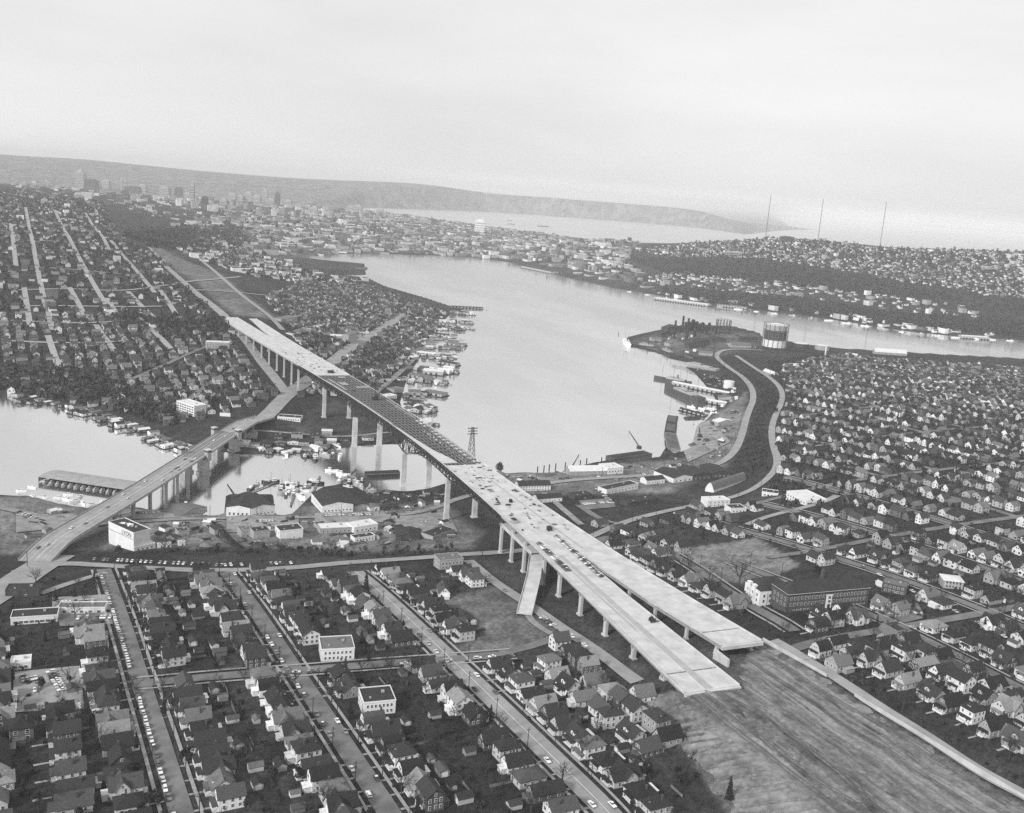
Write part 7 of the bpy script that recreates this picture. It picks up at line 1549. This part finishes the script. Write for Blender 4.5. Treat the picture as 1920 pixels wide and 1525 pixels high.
# ------------------------------------------------------------------ towers of lattice
def lattice(name, label, base, top_h, w0, w1, th, m, arms=(), cat='tower'):
    e = empty(name, tuple(base)); tag(e, label, cat); legs = [(-1, -1), (1, -1), (1, 1), (-1, 1)]; n_ = max(6, int(top_h/max(w0*1.6, 6)))
    for sx, sy in legs: mb = MB(); mb.bar((sx*w0/2, sy*w0/2, -1), (sx*w1/2, sy*w1/2, top_h), th); mb.build('leg', m, e)
    mb = MB()
    for k in range(n_):
        t, t2 = k/n_, (k+1)/n_; a, b = w0+(w1-w0)*t, w0+(w1-w0)*t2
        for (sx, sy), (tx, ty) in zip(legs, legs[1:]+legs[:1]): mb.bar((sx*a/2, sy*a/2, top_h*t), (tx*b/2, ty*b/2, top_h*t2), th*.6); mb.bar((sx*b/2, sy*b/2, top_h*t2), (tx*b/2, ty*b/2, top_h*t2), th*.6)
    o = mb.build('bracing', m, e); o['kind'] = 'stuff'
    for z_, L_ in arms: mb = MB(); mb.bar((-L_/2, 0, z_), (L_/2, 0, z_), .7, .9); mb.build('crossarm', m, e)
    return e
pb = P(883, 862, 1.0); lattice('pylon', 'tall lattice power pylon with three crossarms rising beyond the deck', (pb[0], pb[1], 0), 41, 8, 2.2, .45, 'steel_grey', ((40, 13), (36.5, 12), (33, 13)), 'pylon')
for (x0, y0), (x1, y1), lab in (((1435, 449), (1438, 365), 'left one of three thin radio masts on the far hill'), ((1533, 452), (1541, 373), 'middle one of three thin radio masts on the far hill'), ((1649, 466), (1657, 379), 'right one of three thin radio masts on the far hill')):
    q = G(x0, y0+2); d0 = math.hypot(q[0]-CAM[0], q[1]-CAM[1]); hgt = PD(x1, y1, d0)[2]-q[2]; lattice('radio_mast', lab, (q[0], q[1], q[2]), hgt, 2.4, 1.2, .32, 'steel_grey', (), 'radio mast')
for i, px in enumerate((1538, 1546)): tank('water_tower', '%s of the twin pale water towers by the middle radio mast' % ('left', 'right')[i], px, 453, 8, 16, 'grey_wall', 'white_roof', 2)
# ------------------------------------------------------------------ far towers of the city centre
TW = [(152, 352, 323, 14), (172, 358, 338, 18), (200, 357, 339, 12), (228, 360, 336, 3), (236, 360, 338, 3), (252, 362, 350, 26), (268, 364, 347, 14), (310, 370, 352, 16), (335, 372, 353, 12), (361, 388, 346, 6), (352, 378, 362, 10), (384, 392, 370, 10), (420, 392, 374, 12), (436, 386, 364, 14), (450, 385, 367, 12), (466, 386, 362, 14), (482, 388, 368, 14), (497, 388, 358, 9), (508, 392, 374, 12), (520, 394, 363, 8), (540, 396, 376, 12), (560, 400, 384, 12), (588, 404, 390, 14), (640, 404, 392, 12), (656, 402, 387, 12), (670, 405, 386, 16), (690, 406, 396, 14), (712, 409, 393, 12), (733, 413, 403, 10), (795, 420, 410, 16), (814, 424, 412, 11), (899, 438, 414, 18), (1180, 455, 446, 7), (1475, 452, 444, 22), (1380, 482, 472, 18), (1365, 482, 471, 10), (860, 455, 444, 14), (1290, 478, 469, 14)]
for i, (px, yb, yt, wp) in enumerate(TW):
    q = G(px, yb); d0 = math.hypot(q[0]-CAM[0], q[1]-CAM[1]); hgt = max(8, PD(px, yt, d0)[2]-q[2]); ww = wp/FPX*d0; e = empty('office_tower', tuple(q), YAW*-1); tag(e, 'hazy %s tower on the far skyline, %s from the left' % ('slim' if wp < 8 else 'broad' if wp > 13 else 'plain', ordw(i)), 'tower', 'far skyline towers')
    m = rt_.choice(['concrete_old', 'dark_wall', 'grey_wall', 'grey_wall']) if px != 899 else 'white_wall'
    mb = MB(); mb.box((0, 0, hgt/2-4), (ww, ww*.9, hgt+8)); mb.build('shaft', m, e); mb = MB(); mb.box((0, 0, hgt+hgt*.04), (ww*.6, ww*.5, hgt*.12)); mb.build('penthouse', m, e)
    if px == 152: mb = MB(); mb.cyl((0, 0, hgt), ww*.4, ww*.1, hgt*.25, 12); mb.build('dome', m, e)
    for k in range(max(2, int(hgt/14))): mb = MB(); mb.box((0, 0, 8+k*(hgt-10)/max(2, int(hgt/14))), (ww+.4, ww*.9+.4, 3.0)); mb.build('window_band', 'pane', e)
# steam over the far shore: thin

# ------------------------------------------------------------------ clutter of the shore yards
YC = {}
def clutter(poly, n_, phrase):
    w_ = np.array([G(*q)[:2] for q in poly]); lo, hi = w_.min(0), w_.max(0); k = 0; tries = 0
    oc = np.array(OCC)
    while k < n_ and tries < n_*30:
        tries += 1; x, y = rt_.uniform(lo[0], hi[0]), rt_.uniform(lo[1], hi[1])
        if poly_sd(np.array([x]), np.array([y]), w_)[0] < 1 or float(H(x, y)) < .8 or not street_clear(x, y, 2) or np.any((oc[:, 0]-x)**2+(oc[:, 1]-y)**2 < (oc[:, 2]+3)**2): continue
        kd = rt_.choice(('lumber_pile', 'lumber_pile', 'storage_shed', 'pipe_stack', 'crate_stack')); e = empty(kd, (x, y, float(H(x, y))+.05), rt_.uniform(0, 3.14)); k += 1; YC.setdefault((kd, phrase), []).append((x, y, e))
        if kd == 'lumber_pile':
            for j in range(rt_.randint(2, 4)): mb = MB(); mb.box((rt_.uniform(-.4, .4), rt_.uniform(-.3, .3), .35+.7*j), (rt_.uniform(5, 8), rt_.uniform(1.4, 2.2), .6)); mb.build('layer', rt_.choice(['wood_grey', 'wood_dark', 'grey_wall']), e)
        elif kd == 'storage_shed':
            w2, d2, h2 = rt_.uniform(4, 8), rt_.uniform(4, 9), rt_.uniform(2.6, 4.2); mb = MB(); gable_wall(mb, 0, 0, w2, d2, -1, h2, 1.1, 'y'); mb.build('wall', rt_.choice(['grey_wall', 'white_wall', 'dark_wall']), e); mb = MB(); gable_roof(mb, 0, 0, w2, d2, h2, 1.1, 'y', .3, .15); mb.build('roof', rt_.choice(['tar_roof', 'grey_roof', 'white_roof']), e); obj('door', DOORM, e, (0, -d2/2-.03, .05))
        elif kd == 'pipe_stack':
            for j in range(4): mb = MB(); mb.bar((-4, j*.9-1.3, .45), (4, j*.9-1.3, .45), .8); mb.build('pipe', 'steel_grey', e)
        else:
            for j in range(4): mb = MB(); mb.box((rt_.uniform(-2, 2), rt_.uniform(-2, 2), .6), (1.6, 1.4, 1.3), rt_.uniform(0, 1.5)); mb.build('crate', rt_.choice(['wood_grey', 'trim', 'wood_dark']), e)
clutter([(200, 985), (330, 972), (560, 975), (830, 955), (860, 1010), (600, 1030), (330, 1022)], 95, 'on the flat by the canal'); clutter([(690, 925), (760, 925), (830, 920), (840, 955), (720, 965)], 40, 'on the bank under the freeway')
clutter([(940, 892), (1240, 868), (1320, 800), (1385, 760), (1370, 850), (1200, 905), (1000, 918)], 85, 'in the near lake yards'); clutter([(1190, 645), (1270, 620), (1420, 632), (1420, 660), (1270, 665)], 60, 'on gasworks point'); clutter([(30, 955), (230, 962), (160, 1010), (30, 1020)], 26, 'in the left boat yard'); clutter([(1300, 680), (1340, 690), (1390, 740), (1350, 780), (1330, 740)], 44, 'in the shipyard')
for (kd, ph), L_ in YC.items():
    for i, (x, y, e) in enumerate(sorted(L_, key=lambda q: -proj((q[0], q[1], 2))[0])): tag(e, '%s %s, %s from the right' % (kd.replace('_', ' '), ph, ordw(i)), kd.split('_')[-1] if kd != 'storage_shed' else 'shed', 'yard clutter')
# sheds along the far dock shore
for i, (px, py) in enumerate([(818, 600), (806, 620), (800, 640), (786, 655), (776, 672), (766, 690), (758, 712), (748, 735), (745, 770), (735, 745), (760, 660), (790, 628), (815, 585), (790, 600)]):
    building('shore_shed', 'shed on the far shore behind the docks, %s from the top' % ordw(i), (px-9, py+2), (px+9, py+3), rt_.uniform(10, 18), rt_.uniform(4, 8), rt_.choice(['x', 'y', 'flat']), rt_.choice(['white_wall', 'grey_wall', 'grey_wall', 'dark_wall']), rt_.choice(['tar_roof', 'grey_roof', 'white_roof']), [('f', 1, 4, 1.6, 1.3, 2.6, 3)], cat='shed', occ=False, group='sheds behind the far docks')

# ------------------------------------------------------------------ board fences and hedges between the near yards
FN = {}
def fence(x, y, rz, L_, phrase, hedge=False):
    px, py, dd = proj((x, y, float(H(x, y))))
    if not (0 < px < 1920 and py < 1520) or any(pip(px, py, e_) for e_ in EXC[:6]): return
    c, s_ = math.cos(rz), math.sin(rz); pp = [(x+c*t, y+s_*t) for t in np.linspace(-L_/2, L_/2, 5)]
    for q in pp:
        if np.any((oc2[:, 0]-q[0])**2+(oc2[:, 1]-q[1])**2 < (oc2[:, 2]+.3)**2) or not street_clear(q[0], q[1], 1.5): return
    k = 'hedge' if hedge else 'board_fence'; FN.setdefault((k, phrase), []); e = empty(k, (x, y, float(H(x, y))), rz); FN[(k, phrase)].append((y, e))
    dz = [float(H(*q))-float(H(x, y)) for q in pp]; slope = (dz[-1]-dz[0])/L_
    if hedge:
        mb = MB(); pts = [(rt_.uniform(-L_/2, L_/2), rt_.uniform(-.6, .6), rt_.uniform(.1, 1.7)) for _ in range(int(L_*16))]; pts = [(a, b, z+slope*a) for a, b, z in pts]; leafquads(mb, pts, .2, .38); mb.build('foliage', 'leaf_dark', e)
        mb = MB(); mb.bar((-L_/2, 0, .3-slope*L_/2), (L_/2, 0, .3+slope*L_/2), .5, .8); mb.build('stem', 'bark', e)
    else:
        m = rt_.choice(['wood_dark', 'wood_grey']); n2 = max(3, int(L_/2.4))
        for i in range(n2): mb = MB(); a0, a1 = -L_/2+L_*i/n2, -L_/2+L_*(i+1)/n2-.06; mb.bar((a0, 0, .85+slope*a0), (a1, 0, .85+slope*a1), .1, 1.5); mb.build('panel', m, e)
        for i in range(n2+1): mb = MB(); a0 = -L_/2+L_*i/n2; mb.box((a0, .1, .85+slope*a0), (.14, .14, 1.9)); mb.build('post', m, e)
oc2 = np.array(OCC)
for pl, nm in ((S1, 'leftmost'), (S2, 'middle'), (S3, 'wide')):
    p = np.array(resample([np.array(q, float) for q in pl], 1.0)); t = p[-1]-p[0]; t /= np.linalg.norm(t); n_ = np.array([-t[1], t[0]]); ra_ = math.atan2(n_[1], n_[0])
    for k in range(10, len(p)-5, 13):
        for s_ in (-1, 1):
            if rt_.random() < .62: q = p[k]+n_*s_*rt_.uniform(31, 36); fence(q[0], q[1], ra_, rt_.uniform(9, 14), nm, rt_.random() < .35)
            if rt_.random() < .5: q = p[k]+n_*s_*rt_.uniform(39, 42)+t*6; fence(q[0], q[1], ra_+math.pi/2, rt_.uniform(8, 12), nm, rt_.random() < .35)
for (k, nm), L_ in FN.items():
    for i, (y, e) in enumerate(sorted(L_, key=lambda q: -q[0])): tag(e, '%s in the back yards off the %s street, %s from the near end' % ('dark clipped hedge' if k == 'hedge' else 'board fence', nm, ordw(i)), 'hedge' if k == 'hedge' else 'fence', 'hedges' if k == 'hedge' else 'fences')

q = G(1672, 1494); put_car(q[0], q[1], q[2]+.7, math.atan2(*(G(1700, 1512)-q)[[1, 0]])-math.pi/2, 'alone on the new grade', tone=CTONE[0])
y = 590; e = empty('paving_machine', (XLR(y)+4.5, y, ZD+.02), .1); tag(e, 'dark paving machine standing by the inner parapet of the longer deck', 'machine')
mb = MB(); mb.box((0, 0, 1.2), (2.2, 4.6, 1.4)); mb.box((0, -.6, 2.3), (1.4, 1.6, 1.0)); mb.build('body', 'steel_dark', e)
mb = MB(); mb.bar((-3.4, 2.6, .8), (3.4, 2.6, .8), .5); mb.build('screed', 'steel_grey', e)
for sx in (-1, 1):
    mb = MB(); mb.box((sx*1.3, 0, .45), (.5, 4.0, .9)); mb.build('track', 'tyre', e)
mb = MB(); mb.bar((.5, -.6, 2.6), (.5, -.6, 4.2), .18); mb.build('exhaust', 'steel_dark', e)

# more of the canal waterside: finger docks, boats and bank sheds
for i, (a_, b_) in enumerate([((470, 925), (520, 905)), ((545, 950), (560, 905)), ((585, 930), (600, 895)), ((640, 905), (668, 880)), ((690, 928), (668, 900)), ((520, 838), (530, 852)), ((575, 836), (585, 855)), ((625, 834), (632, 850))]): dock(a_, b_, 'narrow finger dock on the canal between the bridges, %s from the left' % ordw(i))
for i in range(26):
    px, py = [(535, 925), (560, 918), (585, 908), (650, 895), (672, 905), (690, 915), (480, 915), (505, 905), (530, 856), (585, 858), (632, 852), (610, 852), (655, 912)][i % 13]; boat(rt_.choice(['cruiser', 'fishing', 'fishing']), px+rt_.uniform(-9, 9), py+rt_.uniform(-5, 5), rt_.uniform(0, 6.28), rt_.uniform(9, 19), 'moored craft on the canal between the bridges, %s of the fleet' % ordw(i), rt_.choice(['dark_wall', 'grey_wall', 'white_wall', 'wood_dark']))
for i, (px, py) in enumerate([(440, 834), (458, 838), (478, 840), (500, 838), (524, 836), (548, 834), (572, 836), (598, 834), (622, 832), (646, 828), (590, 822), (520, 824), (556, 822), (470, 822), (612, 815), (690, 826)]):
    building('bank_shed', 'shed or small boathouse on the far canal bank, %s from the left group' % ordw(i), (px-rt_.uniform(7, 12), py), (px+rt_.uniform(7, 12), py+1), rt_.uniform(8, 14), rt_.uniform(3.5, 6), rt_.choice(['x', 'y', 'flat']), rt_.choice(['white_wall', 'grey_wall', 'grey_wall', 'dark_wall']), rt_.choice(['tar_roof', 'tar_roof', 'grey_roof', 'white_roof']), [('f', 1, 3, 1.3, 1.2, 2.0, 3)], cat='shed', occ=False, group='sheds on the far canal bank')
for i, (a_, b_, wd, rm_) in enumerate([((812, 608), (850, 612), 20, 'grey_roof'), ((800, 628), (842, 632), 16, 'tar_roof'), ((838, 646), (872, 650), 22, 'grey_roof'), ((782, 664), (818, 668), 18, 'white_roof'), ((826, 682), (858, 687), 18, 'tar_roof'), ((770, 706), (806, 712), 20, 'grey_roof'), ((800, 738), (834, 744), 20, 'grey_roof'), ((764, 756), (790, 760), 16, 'tar_roof')]): long_shed(a_, b_, wd, 5, 'broad boathouse over the water among the far docks, %s from the top' % ordw(i), rm_)
for i, (A_, B_, d_, h, rm_) in enumerate([((1300, 648), (1330, 647), 30, 9, 'tar_roof'), ((1335, 642), (1362, 642), 24, 8, 'tar_roof'), ((1372, 652), (1408, 653), 18, 6, 'grey_roof'), ((1240, 632), (1262, 631), 20, 9, 'tar_roof'), ((1310, 666), (1336, 668), 14, 6, 'grey_roof'), ((1282, 670), (1300, 674), 12, 5, 'tar_roof'), ((1330, 706), (1350, 712), 14, 6, 'tar_roof'), ((1348, 752), (1380, 748), 16, 6, 'grey_roof'), ((1290, 792), (1312, 790), 12, 5, 'tar_roof'), ((1346, 800), (1376, 796), 14, 6, 'white_roof')]):
    building('industrial_shed', 'dark works building on the gasworks and shipyard side, %s in order' % ordw(i), A_, B_, d_, h, 'y' if i % 2 else 'x', 'dark_wall' if rm_ == 'tar_roof' else 'grey_wall', rm_, [('f', 1, 5, 1.6, 1.4, 2.6, 3)], cat='shed', occ=False, group='works buildings')
# ------------------------------------------------------------------ haze
hz = bpy.data.materials.new('haze_air'); hz.use_nodes = True; t = hz.node_tree; t.nodes.clear()
pv = t.nodes.new('ShaderNodeVolumePrincipled'); pv.inputs['Color'].default_value = (0.86, 0.86, 0.86, 1); pv.inputs['Density'].default_value = 5.4e-5; pv.inputs['Anisotropy'].default_value = 0.0
oo = t.nodes.new('ShaderNodeOutputMaterial'); t.links.new(pv.outputs[0], oo.inputs['Volume'])
mb = MB(); mb.box((0, -20000, (450-8)/2), (150000, 150000, 458)); ho = mb.build('haze', hz); ho['kind'] = 'stuff'; ho['label'] = 'pale even haze lying over the whole city'; ho['category'] = 'haze'
